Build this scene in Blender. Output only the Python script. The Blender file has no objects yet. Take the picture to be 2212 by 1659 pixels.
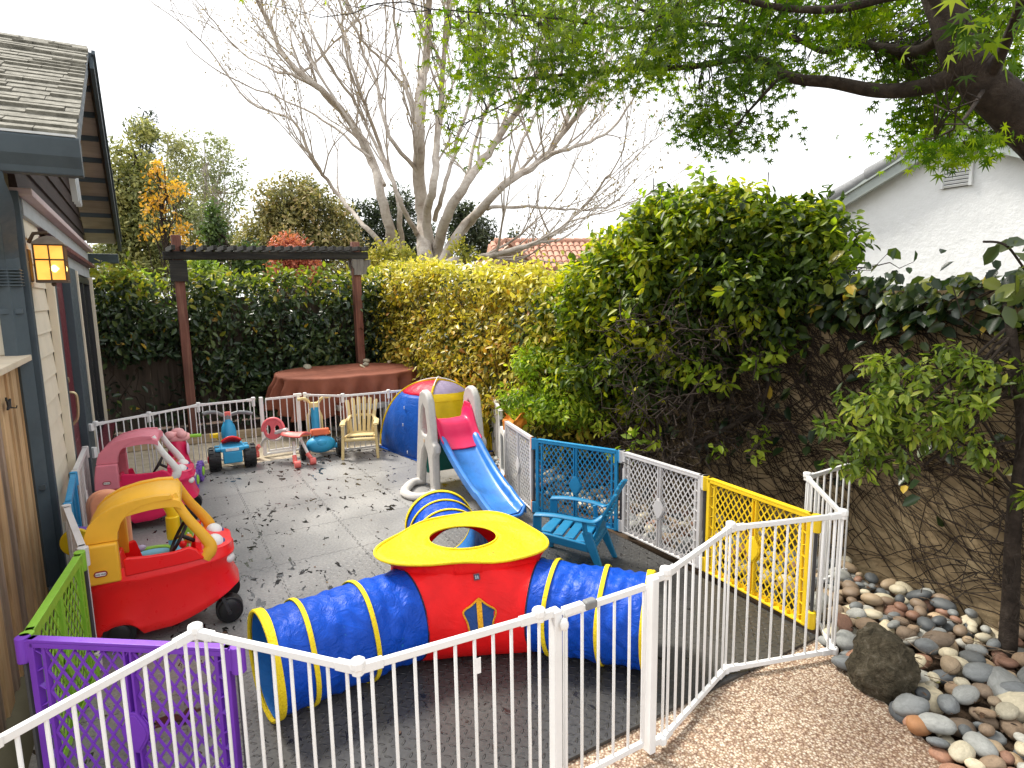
import bpy, bmesh, math, random
import numpy as np
from mathutils import Vector, Matrix, Euler, noise
random.seed(7); rng = np.random.default_rng(11)
S = bpy.context.scene; C = S.collection; R = math.radians; PI = math.pi

# ------------------------------------------------------------------ camera, sky, sun, exposure
F_PX, PITCH, ROLL, CAM_H = 1309.66, R(8.295), R(-0.8787), 1.8263      # focal length for a 2212 px wide picture
cam = bpy.data.objects.new('camera', bpy.data.cameras.new('camera')); C.objects.link(cam)
cam.data.sensor_width = 36; cam.data.lens = F_PX/2212*36; cam.data.clip_start = .05; cam.data.clip_end = 2000
cam.matrix_world = Matrix.Translation((0, 0, CAM_H)) @ Matrix.Rotation(PI/2-PITCH, 4, 'X') @ Matrix.Rotation(ROLL, 4, 'Z')
S.camera = cam
SUN_EL, SUN_AZ = R(54), math.atan2(0.45, -0.62)                      # direction the light comes from (x, y)
sd = Vector((math.cos(SUN_EL)*math.cos(SUN_AZ), math.cos(SUN_EL)*math.sin(SUN_AZ), math.sin(SUN_EL)))
W = bpy.data.worlds.new('World'); S.world = W; W.use_nodes = True
nt = W.node_tree; nt.nodes.clear()
sky = nt.nodes.new('ShaderNodeTexSky'); sky.sky_type = 'NISHITA'; sky.sun_disc = False
sky.sun_elevation = SUN_EL; sky.sun_rotation = PI/2-SUN_AZ; sky.air_density = 1.0; sky.dust_density = 3.0
tc = nt.nodes.new('ShaderNodeTexCoord'); mp = nt.nodes.new('ShaderNodeMapping'); mp.inputs['Scale'].default_value = (1, 1, 2.6)
nz = nt.nodes.new('ShaderNodeTexNoise'); nz.inputs['Scale'].default_value = 1.7; nz.inputs['Detail'].default_value = 5; nz.inputs['Roughness'].default_value = .55
cr = nt.nodes.new('ShaderNodeValToRGB'); cr.color_ramp.elements[0].position = .35; cr.color_ramp.elements[0].color = (6.6, 6.85, 7.25, 1)
cr.color_ramp.elements[1].position = .52; cr.color_ramp.elements[1].color = (8.2, 8.25, 8.3, 1)
mx = nt.nodes.new('ShaderNodeMix'); mx.data_type = 'RGBA'; mx.inputs[0].default_value = .9
bg = nt.nodes.new('ShaderNodeBackground'); bg.inputs['Strength'].default_value = .075
wo = nt.nodes.new('ShaderNodeOutputWorld')
L = nt.links.new
L(tc.outputs['Generated'], mp.inputs['Vector']); L(mp.outputs['Vector'], nz.inputs['Vector']); L(nz.outputs['Fac'], cr.inputs['Fac'])
L(sky.outputs['Color'], mx.inputs[6]); L(cr.outputs['Color'], mx.inputs[7]); L(mx.outputs[2], bg.inputs['Color']); L(bg.outputs[0], wo.inputs['Surface'])
sun = bpy.data.objects.new('sun', bpy.data.lights.new('sun', 'SUN')); C.objects.link(sun)
sun.data.energy = 2.3; sun.data.angle = R(14); sun.data.color = (1, .95, .86)
sun.rotation_euler = (-sd).to_track_quat('-Z', 'Y').to_euler(); sun.location = (-4, -3, 8)
vs = S.view_settings; vs.view_transform = 'Standard'; vs.look = 'None'; vs.gamma = 1; vs.exposure = 1.5

# ------------------------------------------------------------------ measuring helpers (plan of the yard)
U = Vector((-.512, .859, 0)); V = Vector((.859, .512, 0))             # along the house wall, and out from it across the yard
def uv(u, v, z=0): return U*u + V*v + Vector((0, 0, z))
def _ray(X, Y):
    X -= 1106; Y -= 829.5; c, s = math.cos(ROLL), math.sin(ROLL)
    x = X*c+Y*s; y = -X*s+Y*c; dx, dy = x/F_PX, -y/F_PX
    c, s = math.cos(PITCH), math.sin(PITCH)
    return Vector((dx, c+dy*s, dy*c-s))
def Pz(X, Y, z=0):
    d = _ray(X, Y); return Vector((0, 0, CAM_H)) + d*((z-CAM_H)/d.z)
def Pd(X, Y, dist):
    d = _ray(X, Y); return Vector((0, 0, CAM_H)) + d*(dist/d.y)
HOUSE_RZ = math.atan2(U.y, U.x)

# ------------------------------------------------------------------ materials
_m = {}
def newmat(name):
    m = bpy.data.materials.new(name); m.use_nodes = True
    return m, m.node_tree, m.node_tree.nodes['Principled BSDF']
def nd(t, kind, **kw):
    n = t.nodes.new(kind)
    for k, v in kw.items():
        if k.startswith('i_'): n.inputs[k[2:].replace('_', ' ')].default_value = v
        else: setattr(n, k, v)
    return n
def noise_node(t, scale, detail=4, rough=.55, dist=0, coord='Object', stretch=None):
    c = nd(t, 'ShaderNodeTexCoord'); n = nd(t, 'ShaderNodeTexNoise'); n.inputs['Scale'].default_value = scale
    n.inputs['Detail'].default_value = detail; n.inputs['Roughness'].default_value = rough; n.inputs['Distortion'].default_value = dist
    if stretch:
        m = nd(t, 'ShaderNodeMapping'); m.inputs['Scale'].default_value = stretch
        t.links.new(c.outputs[coord], m.inputs['Vector']); t.links.new(m.outputs['Vector'], n.inputs['Vector'])
    else: t.links.new(c.outputs[coord], n.inputs['Vector'])
    return n
def ramp(t, src, stops):
    r = nd(t, 'ShaderNodeValToRGB'); e = r.color_ramp.elements
    while len(e) < len(stops): e.new(.5)
    for el, (p, c) in zip(e, stops): el.position = p; el.color = (*c, 1) if len(c) == 3 else c
    t.links.new(src, r.inputs['Fac']); return r
def bump(t, b, src, strength=.3, dist=.01, prev=None):
    n = nd(t, 'ShaderNodeBump'); n.inputs['Strength'].default_value = strength; n.inputs['Distance'].default_value = dist
    t.links.new(src, n.inputs['Height'])
    if prev: t.links.new(prev.outputs['Normal'], n.inputs['Normal'])
    t.links.new(n.outputs['Normal'], b.inputs['Normal']); return n
def sc(c, k): return tuple(min(1, x*k) for x in c)
def plastic(name, col, rough=.35, var=.16, scale=9, bmp=.08, dirt=.25, spec=.45):
    """moulded plastic or paint: faded patches, scuffs, faint grime"""
    if name in _m: return _m[name]
    m, t, b = newmat(name)
    n = noise_node(t, scale, 6, .6); r = ramp(t, n.outputs['Fac'], [(.3, sc(col, 1-var)), (.5, col), (.75, sc(col, 1+var*.6))])
    n2 = noise_node(t, scale*5, 8, .7, .6)
    g = ramp(t, n2.outputs['Fac'], [(.58, (0, 0, 0)), (.74, (1, 1, 1))])
    mxx = nd(t, 'ShaderNodeMix', data_type='RGBA'); k = nd(t, 'ShaderNodeMath', operation='MULTIPLY'); k.inputs[1].default_value = dirt
    t.links.new(g.outputs['Color'], k.inputs[0]); t.links.new(k.outputs[0], mxx.inputs[0]); t.links.new(r.outputs['Color'], mxx.inputs[6])
    mxx.inputs[7].default_value = (*tuple(.55*x+.05 for x in col), 1)
    t.links.new(mxx.outputs[2], b.inputs['Base Color'])
    rr = ramp(t, n2.outputs['Fac'], [(.3, (rough*.8,)*3), (.7, (min(1, rough*1.5),)*3)]); t.links.new(rr.outputs['Color'], b.inputs['Roughness'])
    b.inputs['Specular IOR Level'].default_value = spec
    n3 = noise_node(t, 240, 2); bump(t, b, n3.outputs['Fac'], bmp, .002)
    _m[name] = m; return m
def wood(name, c1, c2, c3, scale=6, stretch=(1, 1, .08), rough=.75, bmp=.35):
    if name in _m: return _m[name]
    m, t, b = newmat(name)
    n = noise_node(t, scale*4, 7, .65, 1.2, stretch=stretch); n2 = noise_node(t, scale*.35, 3)
    r = ramp(t, n.outputs['Fac'], [(.28, c1), (.5, c2), (.72, c3)])
    r2 = ramp(t, n2.outputs['Fac'], [(.35, (.62, .62, .62)), (.65, (1.1, 1.1, 1.1))])
    mu = nd(t, 'ShaderNodeMix', data_type='RGBA', blend_type='MULTIPLY'); mu.inputs[0].default_value = .8
    t.links.new(r.outputs['Color'], mu.inputs[6]); t.links.new(r2.outputs['Color'], mu.inputs[7]); t.links.new(mu.outputs[2], b.inputs['Base Color'])
    b.inputs['Roughness'].default_value = rough; bump(t, b, n.outputs['Fac'], bmp, .006)
    _m[name] = m; return m
def rough_mat(name, stops, scale, detail=8, rough=.9, bmp=.5, bd=.02, spec=.25, dist=.3, coord='Object'):
    if name in _m: return _m[name]
    m, t, b = newmat(name)
    n = noise_node(t, scale, detail, .65, dist, coord); r = ramp(t, n.outputs['Fac'], stops)
    t.links.new(r.outputs['Color'], b.inputs['Base Color']); b.inputs['Roughness'].default_value = rough; b.inputs['Specular IOR Level'].default_value = spec
    n2 = noise_node(t, scale*4, 6, .7); bump(t, b, n2.outputs['Fac'], bmp, bd)
    _m[name] = m; return m
def leaf_mat(name, stops, rough=.42, trans=.35, tcol=None, spec=.5):
    """leaf blades: hue from the per-leaf number 'tone', light passes through"""
    if name in _m: return _m[name]
    m, t, b = newmat(name)
    a = nd(t, 'ShaderNodeAttribute', attribute_name='tone'); r = ramp(t, a.outputs['Fac'], stops)
    t.links.new(r.outputs['Color'], b.inputs['Base Color']); b.inputs['Roughness'].default_value = rough; b.inputs['Specular IOR Level'].default_value = spec
    tr = nd(t, 'ShaderNodeBsdfTranslucent'); g = nd(t, 'ShaderNodeMix', data_type='RGBA', blend_type='MULTIPLY'); g.inputs[0].default_value = 1
    g.inputs[7].default_value = (*(tcol or (1.5, 1.7, .7)), 1); t.links.new(r.outputs['Color'], g.inputs[6]); t.links.new(g.outputs[2], tr.inputs['Color'])
    ms = nd(t, 'ShaderNodeMixShader'); ms.inputs[0].default_value = trans
    t.links.new(b.outputs[0], ms.inputs[1]); t.links.new(tr.outputs[0], ms.inputs[2]); t.links.new(ms.outputs[0], t.nodes['Material Output'].inputs['Surface'])
    _m[name] = m; return m
def fabric(name, col, wr=14, bmp=.9, rough=.45, trans=0, spots=None, bd=.02):
    if name in _m: return _m[name]
    m, t, b = newmat(name)
    n = noise_node(t, wr, 5, .6, 1.4); n2 = noise_node(t, 5, 3)
    r = ramp(t, n2.outputs['Fac'], [(.3, sc(col, .82)), (.7, sc(col, 1.12))]); src = r.outputs['Color']
    if spots:
        n4 = noise_node(t, 38, 5, .7); g = ramp(t, n4.outputs['Fac'], [(.60, (0, 0, 0)), (.65, (1, 1, 1))])
        mm = nd(t, 'ShaderNodeMix', data_type='RGBA'); mm.inputs[7].default_value = (*spots, 1)
        t.links.new(g.outputs['Color'], mm.inputs[0]); t.links.new(src, mm.inputs[6]); src = mm.outputs[2]
    t.links.new(src, b.inputs['Base Color']); b.inputs['Roughness'].default_value = rough; b.inputs['Specular IOR Level'].default_value = .22
    n3 = noise_node(t, 900, 1); p = bump(t, b, n3.outputs['Fac'], .15, .001); bump(t, b, n.outputs['Fac'], bmp, bd, p)
    if trans:
        tr = nd(t, 'ShaderNodeBsdfTranslucent'); t.links.new(src, tr.inputs['Color']); ms = nd(t, 'ShaderNodeMixShader'); ms.inputs[0].default_value = trans
        t.links.new(b.outputs[0], ms.inputs[1]); t.links.new(tr.outputs[0], ms.inputs[2]); t.links.new(ms.outputs[0], t.nodes['Material Output'].inputs['Surface'])
    _m[name] = m; return m

# ------------------------------------------------------------------ object helpers
def tag(o, label=None, cat=None, group=None, kind=None):
    if label: o['label'] = label
    if cat: o['category'] = cat
    if group: o['group'] = group
    if kind: o['kind'] = kind
    return o
def thing(name, label, cat, loc=(0, 0, 0), rz=0, group=None):
    o = bpy.data.objects.new(name, None); C.objects.link(o); o.location = loc; o.rotation_euler = (0, 0, rz); o.empty_display_size = .1
    return tag(o, label, cat, group)
def link_mesh(name, me, mat, parent=None, label=None):
    if mat: me.materials.append(mat)
    o = bpy.data.objects.new(name, me); C.objects.link(o)
    if parent is not None: o.parent = parent
    if label: o['label'] = label
    return o
class MB:
    def __init__(s): s.v = []; s.f = []
    def add(s, vs, fs, M=None):
        k = len(s.v)
        for p in vs:
            p = Vector(p); s.v.append(tuple(M @ p if M else p))
        s.f += [tuple(i+k for i in f) for f in fs]; return s
    def box(s, c, d, M=None, rot=None):
        x, y, z = d[0]/2, d[1]/2, d[2]/2; c = Vector(c); r = Euler(rot).to_matrix() if rot else Matrix.Identity(3)
        vs = [c + r @ Vector((a*x, b*y, e*z)) for a in (-1, 1) for b in (-1, 1) for e in (-1, 1)]
        return s.add(vs, [(0, 1, 3, 2), (4, 6, 7, 5), (0, 4, 5, 1), (2, 3, 7, 6), (0, 2, 6, 4), (1, 5, 7, 3)], M)
    def bar(s, a, b, w, h, up=(0, 0, 1)):
        """rectangular bar from a to b; w across, h along up"""
        a, b, up = Vector(a), Vector(b), Vector(up); d = (b-a).normalized(); x = d.cross(up)
        if x.length < 1e-4: x = d.cross(Vector((1, 0, 0)))
        x.normalize(); y = x.cross(d); vs = [p + x*(i*w/2) + y*(j*h/2) for p in (a, b) for i, j in ((-1, -1), (1, -1), (1, 1), (-1, 1))]
        return s.add(vs, [(0, 1, 2, 3), (7, 6, 5, 4), (0, 4, 5, 1), (1, 5, 6, 2), (2, 6, 7, 3), (3, 7, 4, 0)])
    def tube(s, pts, r, n=8, closed=False, caps=True, flat=1.0, up=None):
        pts = [Vector(p) for p in pts]; N = len(pts); rr = r if hasattr(r, '__len__') else [r]*N
        k = len(s.v); prev = None
        for i, p in enumerate(pts):
            if closed: d = pts[(i+1) % N]-pts[i-1]
            else: d = pts[min(i+1, N-1)]-pts[max(i-1, 0)]
            d.normalize()
            if up is not None: x = d.cross(Vector(up))
            elif prev is None: x = d.cross(Vector((0, 0, 1)) if abs(d.z) < .9 else Vector((1, 0, 0)))
            else: x = prev - d*prev.dot(d)
            if x.length < 1e-6: x = Vector((1, 0, 0))
            x.normalize(); prev = x; y = d.cross(x)
            for j in range(n):
                a = 2*PI*j/n; s.v.append(tuple(p + x*(math.cos(a)*rr[i]) + y*(math.sin(a)*rr[i]*flat)))
        M = N if closed else N-1
        for i in range(M):
            for j in range(n):
                a, b = k+i*n+j, k+i*n+(j+1) % n; c, d = k+((i+1) % N)*n+(j+1) % n, k+((i+1) % N)*n+j
                s.f.append((a, b, c, d))
        if caps and not closed:
            s.f.append(tuple(k+j for j in reversed(range(n)))); s.f.append(tuple(k+(N-1)*n+j for j in range(n)))
        return s
    def cyl(s, a, b, r0, r1=None, n=16): return s.tube([a, b], [r0, r1 if r1 is not None else r0], n)
    def lathe(s, prof, n=24, M=None, a0=0, a1=2*PI):
        """prof = [(r, z)...] about local z"""
        full = abs(a1-a0-2*PI) < 1e-6; m = n if full else n+1; vs = []; fs = []
        for i in range(m):
            a = a0+(a1-a0)*i/n
            for r, z in prof: vs.append((r*math.cos(a), r*math.sin(a), z))
        k = len(prof)
        for i in range(n):
            for j in range(k-1):
                a, b = i*k+j, ((i+1) % m)*k+j; fs.append((a, b, b+1, a+1))
        return s.add(vs, fs, M)
    def ell(s, c, r, M=None, nu=16, nv=10, rot=None):
        c = Vector(c); q = Euler(rot).to_matrix() if rot else Matrix.Identity(3); vs = []; fs = []
        for i in range(nv+1):
            t = PI*i/nv
            for j in range(nu):
                a = 2*PI*j/nu; vs.append(c + q @ Vector((r[0]*math.sin(t)*math.cos(a), r[1]*math.sin(t)*math.sin(a), r[2]*math.cos(t))))
        for i in range(nv):
            for j in range(nu):
                a, b = i*nu+j, i*nu+(j+1) % nu; fs.append((a, a+nu, b+nu, b))
        return s.add(vs, fs, M)
    def prism(s, poly, h0, h1, axis='z', M=None):
        """extrude a 2-D outline; axis z: (x,y)->z, axis y: (x,z)->y, axis x: (y,z)->x"""
        f = {'z': lambda a, b, h: (a, b, h), 'y': lambda a, b, h: (a, h, b), 'x': lambda a, b, h: (h, a, b)}[axis]
        n = len(poly); vs = [f(a, b, h0) for a, b in poly]+[f(a, b, h1) for a, b in poly]
        fs = [tuple(range(n)), tuple(range(2*n-1, n-1, -1))]+[(i, i+n, (i+1) % n+n, (i+1) % n) for i in range(n)]
        return s.add(vs, fs, M)
    def grid(s, fn, nu, nv, M=None, closed_u=False):
        mu = nu if closed_u else nu+1
        vs = [fn(i/nu, j/nv) for i in range(mu) for j in range(nv+1)]; fs = []
        for i in range(nu):
            for j in range(nv):
                a, b = i*(nv+1)+j, ((i+1) % mu)*(nv+1)+j; fs.append((a, b, b+1, a+1))
        return s.add(vs, fs, M)
    def build(s, name, mat, parent=None, smooth=40, bevel=0, seg=2, sub=0, solid=0, label=None):
        me = bpy.data.meshes.new(name); me.from_pydata(s.v, [], s.f); me.update()
        bm = bmesh.new(); bm.from_mesh(me); bmesh.ops.recalc_face_normals(bm, faces=bm.faces); bm.to_mesh(me); bm.free()
        if smooth: me.shade_smooth(); me.set_sharp_from_angle(angle=R(smooth))
        o = link_mesh(name, me, mat, parent, label)
        if solid: md = o.modifiers.new('thick', 'SOLIDIFY'); md.thickness = solid; md.offset = 0
        if bevel: md = o.modifiers.new('bevel', 'BEVEL'); md.width = bevel; md.segments = seg; md.limit_method = 'ANGLE'; md.angle_limit = R(35); md.harden_normals = False
        if sub: md = o.modifiers.new('sub', 'SUBSURF'); md.levels = sub; md.render_levels = sub
        return o
def rrect(x0, x1, y0, y1, r, n=5):
    out = []
    for cx, cy, a in ((x1-r, y1-r, 0), (x0+r, y1-r, 90), (x0+r, y0+r, 180), (x1-r, y0+r, 270)):
        for k in range(n+1): t = R(a+90*k/n); out.append((cx+r*math.cos(t), cy+r*math.sin(t)))
    return out
def smooth_path(pts, k=6):
    """Catmull-Rom through the points"""
    P = [Vector(p) for p in pts]; out = []
    for i in range(len(P)-1):
        a, b, c, d = P[max(i-1, 0)], P[i], P[i+1], P[min(i+2, len(P)-1)]
        for j in range(k):
            t = j/k; out.append(.5*((2*b)+(-a+c)*t+(2*a-5*b+4*c-d)*t*t+(-a+3*b-3*c+d)*t**3))
    out.append(P[-1]); return out
def text_mesh(name, s, size, mat, parent, M, ext=.001):
    cu = bpy.data.curves.new(name, 'FONT'); cu.body = s; cu.size = size; cu.align_x = 'CENTER'; cu.align_y = 'CENTER'; cu.extrude = ext
    t = bpy.data.objects.new('tmp', cu); C.objects.link(t); bpy.context.view_layer.update()
    me = bpy.data.meshes.new_from_object(t); bpy.data.objects.remove(t); bpy.data.curves.remove(cu); me.transform(M)
    return link_mesh(name, me, mat, parent)
def fast_mesh(name, co, faces_n, idx, tone, mat, parent=None):
    """co (N,3), polygons of faces_n corners each, idx flat, tone per polygon"""
    me = bpy.data.meshes.new(name); nf = len(idx)//faces_n
    me.vertices.add(len(co)); me.vertices.foreach_set('co', np.ascontiguousarray(co, np.float32).ravel())
    me.loops.add(len(idx)); me.loops.foreach_set('vertex_index', np.ascontiguousarray(idx, np.int32))
    me.polygons.add(nf); me.polygons.foreach_set('loop_start', np.arange(0, nf*faces_n, faces_n, dtype=np.int32))
    me.update(calc_edges=True); me.validate()
    at = me.attributes.new('tone', 'FLOAT', 'FACE'); at.data.foreach_set('value', np.ascontiguousarray(tone, np.float32))
    return link_mesh(name, me, mat, parent)
def unit(a): return a/np.maximum(np.linalg.norm(a, axis=1, keepdims=True), 1e-9)
def leaves(name, P, D, N, Ln, Wd, tone, mat, parent=None, fold=.3, curl=.12):
    """pointed oval leaf blades folded along the midrib: 6 corners, 2 quads each"""
    P = np.asarray(P); D = unit(np.asarray(D)); n = len(P); N = np.asarray(N); N = unit(N-D*np.sum(N*D, 1, keepdims=True)); X = np.cross(D, N)
    Ln = np.broadcast_to(Ln, (n,))[:, None]; Wd = np.broadcast_to(Wd, (n,))[:, None]
    up = N*Wd*fold*.5
    v = np.stack([P, P+D*Ln*.3+X*Wd*.46+up, P+D*Ln*.68+X*Wd*.42+up*.8-N*curl*Ln*.35, P+D*Ln-N*curl*Ln,
                  P+D*Ln*.68-X*Wd*.42+up*.8-N*curl*Ln*.35, P+D*Ln*.3-X*Wd*.46+up], 1).reshape(-1, 3)
    q = np.array([[0, 1, 2, 3], [0, 3, 4, 5]]); idx = (np.arange(n)[:, None, None]*6+q[None]).ravel()
    return fast_mesh(name, v, 4, idx, np.repeat(tone, 2), mat, parent)
_star = []
for k in range(7):                                                    # a seven-lobed palmate leaf blade
    a = R(-120+40*k); l = [.5, .78, .95, 1.0, .95, .78, .5][k]
    _star.append((math.sin(a)*l, math.cos(a)*l))
    if k < 6: b = R(-100+40*k); _star.append((math.sin(b)*.3, math.cos(b)*.3))
def star_leaves(name, P, D, N, size, tone, mat, parent=None, droop=.25):
    P = np.asarray(P); D = unit(np.asarray(D)); N = unit(np.asarray(N)-D*np.sum(np.asarray(N)*D, 1, keepdims=True)); X = np.cross(D, N); n = len(P)
    size = np.broadcast_to(size, (n,))[:, None]; pts = [P-D*size*.0]
    for sx, sy in _star:
        r = math.hypot(sx, sy); pts.append(P+(X*sx+D*sy)*size-N*size*droop*r*r)
    v = np.stack(pts, 1).reshape(-1, 3); k = len(_star)
    tri = np.array([[0, i+1, i+2] for i in range(k-1)]); idx = (np.arange(n)[:, None, None]*(k+1)+tri[None]).ravel()
    return fast_mesh(name, v, 3, idx, np.repeat(tone, k-1), mat, parent)
def rand_unit(n): return unit(rng.normal(size=(n, 3)))
def cloud_leaves(name, centers, radii, per, size, mat, parent, aspect=.5, outward=1.0, up=.5, shell=.55, tone0=0, tone1=1, flat=1.0, droop=.2, fold=.3):
    """leaves scattered through round clumps, denser toward each clump's skin, blades turned outward and up"""
    Ps, Ds, Ns, Ts = [], [], [], []
    for c, r in zip(centers, radii):
        k = max(3, int(per*(r/np.mean(radii))**2)); d = rand_unit(k); rad = (shell+(1-shell)*rng.random(k))[:, None]
        p = np.array(c)+d*rad*r*np.array([1, 1, flat]); Ps.append(p)
        Ns.append(unit(d*outward+np.array([0, 0, up])+rng.normal(size=(k, 3))*.45))
        Ds.append(unit(np.cross(d, rand_unit(k))+d*.5+np.array([0, 0, -droop])))
        Ts.append(np.where(rng.random(k) < .006, 1, np.clip(rng.normal(rng.uniform(tone0, tone1), .17, k), 0, .97)))
    P = np.concatenate(Ps); n = len(P); L_ = size*rng.uniform(.65, 1.3, n)
    return leaves(name, P, np.concatenate(Ds), np.concatenate(Ns), L_, L_*aspect, np.concatenate(Ts), mat, parent, fold)
# ================================================================== THE SETTING: ground sheets
def sheet(name, pts, z, mat, thick=0, kind='structure'):
    mb = MB(); mb.prism([(p[0], p[1]) for p in pts], z-thick, z) if thick else mb.add([(p[0], p[1], z) for p in pts], [tuple(range(len(pts)))])
    return tag(mb.build(name, mat, smooth=0), kind=kind)
earth = rough_mat('earth', [(.3, (.045, .028, .018)), (.55, (.1, .066, .042)), (.8, (.17, .12, .08))], 6, bmp=.8, bd=.03)
sheet('ground', [(-900, -300), (900, -300), (900, 1500), (-900, 1500)], -.09, rough_mat('far_ground', [(.3, (.06, .055, .03)), (.7, (.13, .11, .07))], .6))

def mat_floor_material():
    m, t, b = newmat('rubber_mat'); l = t.links.new
    tcn = nd(t, 'ShaderNodeTexCoord'); sx = nd(t, 'ShaderNodeSeparateXYZ'); l(tcn.outputs['Object'], sx.inputs[0])
    def M(op, a, bb=None, c=None):
        n = nd(t, 'ShaderNodeMath', operation=op)
        for i, v in enumerate((a, bb, c)):
            if v is None: continue
            if isinstance(v, (int, float)): n.inputs[i].default_value = v
            else: l(v, n.inputs[i])
        return n.outputs[0]
    cell = .041
    X, Y = M('DIVIDE', sx.outputs[0], cell), M('DIVIDE', sx.outputs[1], cell)
    fx, fy = M('FLOOR', X), M('FLOOR', Y); par = M('FLOORED_MODULO', M('ADD', fx, fy), 2.0)
    lx, ly = M('SUBTRACT', M('SUBTRACT', X, fx), .5), M('SUBTRACT', M('SUBTRACT', Y, fy), .5)
    a, bb = M('ADD', lx, ly), M('SUBTRACT', lx, ly)
    p = M('ADD', M('MULTIPLY', a, par), M('MULTIPLY', bb, M('SUBTRACT', 1.0, par))); q = M('ADD', M('MULTIPLY', bb, par), M('MULTIPLY', a, M('SUBTRACT', 1.0, par)))
    e = M('SQRT', M('ADD', M('POWER', M('DIVIDE', p, .62), 2.0), M('POWER', M('DIVIDE', q, .2), 2.0)))
    dash = nd(t, 'ShaderNodeClamp'); l(M('MULTIPLY', M('SUBTRACT', 1.0, e), 2.2), dash.inputs[0])
    # seams between tiles, 0.61 m apart, with a toothed edge
    tooth = M('MULTIPLY', M('SIGN', M('SINE', M('MULTIPLY', sx.outputs[0], 95.0))), .006); tooth2 = M('MULTIPLY', M('SIGN', M('SINE', M('MULTIPLY', sx.outputs[1], 95.0))), .006)
    def seam(co, tt): return M('LESS_THAN', M('ABSOLUTE', M('SUBTRACT', M('FLOORED_MODULO', M('ADD', M('ADD', co, tt), .305), .61), .305)), .0028)
    sm = M('MAXIMUM', seam(sx.outputs[0], tooth2), seam(sx.outputs[1], tooth))
    # water lying in streaks, debris, patchy greys, mat colour darker towards the front
    mpn = nd(t, 'ShaderNodeMapping'); mpn.inputs['Rotation'].default_value = (0, 0, R(28)); mpn.inputs['Scale'].default_value = (1, 2.1, 1); l(tcn.outputs['Object'], mpn.inputs['Vector'])
    n1 = nd(t, 'ShaderNodeTexNoise'); n1.inputs['Scale'].default_value = 7; n1.inputs['Detail'].default_value = 3; n1.inputs['Roughness'].default_value = .62; n1.inputs['Distortion'].default_value = .5; l(mpn.outputs[0], n1.inputs['Vector'])
    n2 = noise_node(t, 1.1, 2); n6 = noise_node(t, .8, 2); n5 = noise_node(t, 55, 4, .7)
    thr = M('SUBTRACT', n1.outputs['Fac'], M('MULTIPLY', M('SUBTRACT', n6.outputs['Fac'], .5), -.3))
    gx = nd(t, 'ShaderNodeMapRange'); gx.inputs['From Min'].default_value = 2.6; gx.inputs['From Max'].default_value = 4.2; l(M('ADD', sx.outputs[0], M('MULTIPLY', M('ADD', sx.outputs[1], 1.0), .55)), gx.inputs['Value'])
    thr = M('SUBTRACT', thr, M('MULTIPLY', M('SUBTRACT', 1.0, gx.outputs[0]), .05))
    n10 = noise_node(t, 1.9, 4, .6, .8); thr = M('MAXIMUM', thr, M('SUBTRACT', n10.outputs['Fac'], .075))
    wet = ramp(t, thr, [(.612, (0, 0, 0)), (.63, (1, 1, 1))])
    dry = ramp(t, n2.outputs['Fac'], [(.3, (.125, .125, .128)), (.52, (.175, .174, .173)), (.7, (.23, .227, .222))])
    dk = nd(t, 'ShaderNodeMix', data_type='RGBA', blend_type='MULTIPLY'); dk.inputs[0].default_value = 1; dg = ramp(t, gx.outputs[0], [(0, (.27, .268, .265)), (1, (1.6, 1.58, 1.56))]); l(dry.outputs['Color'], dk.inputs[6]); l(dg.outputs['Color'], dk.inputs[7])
    fine = ramp(t, n5.outputs['Fac'], [(.35, (.75, .75, .75)), (.65, (1.15, 1.14, 1.12))])
    mm = nd(t, 'ShaderNodeMix', data_type='RGBA', blend_type='MULTIPLY'); mm.inputs[0].default_value = 1; l(dk.outputs[2], mm.inputs[6]); l(fine.outputs['Color'], mm.inputs[7])
    m2 = nd(t, 'ShaderNodeMix', data_type='RGBA'); l(wet.outputs['Color'], m2.inputs[0]); l(mm.outputs[2], m2.inputs[6]); m2.inputs[7].default_value = (.02, .019, .018, 1)
    m3 = nd(t, 'ShaderNodeMix', data_type='RGBA'); l(M('MULTIPLY', sm, .7), m3.inputs[0]); l(m2.outputs[2], m3.inputs[6]); m3.inputs[7].default_value = (.03, .03, .03, 1)
    l(m3.outputs[2], b.inputs['Base Color'])
    ro = ramp(t, n2.outputs['Fac'], [(.3, (.3, .3, .3)), (.7, (.42, .42, .42))]); m4 = nd(t, 'ShaderNodeMix', data_type='RGBA'); l(wet.outputs['Color'], m4.inputs[0]); l(ro.outputs['Color'], m4.inputs[6]); m4.inputs[7].default_value = (.07, .07, .07, 1)
    l(m4.outputs[2], b.inputs['Roughness']); b.inputs['Specular IOR Level'].default_value = .5
    h = M('SUBTRACT', M('MULTIPLY', M('MULTIPLY', dash.outputs[0], M('SUBTRACT', 1.0, M('MULTIPLY', gx.outputs[0], .88))), M('SUBTRACT', 1.0, wet.outputs['Color'])), M('MULTIPLY', sm, 1.0))
    n9 = noise_node(t, 3, 3); pb = bump(t, b, n9.outputs['Fac'], .25, .02); bump(t, b, h, 1.0, .006, pb)
    return m
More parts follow.
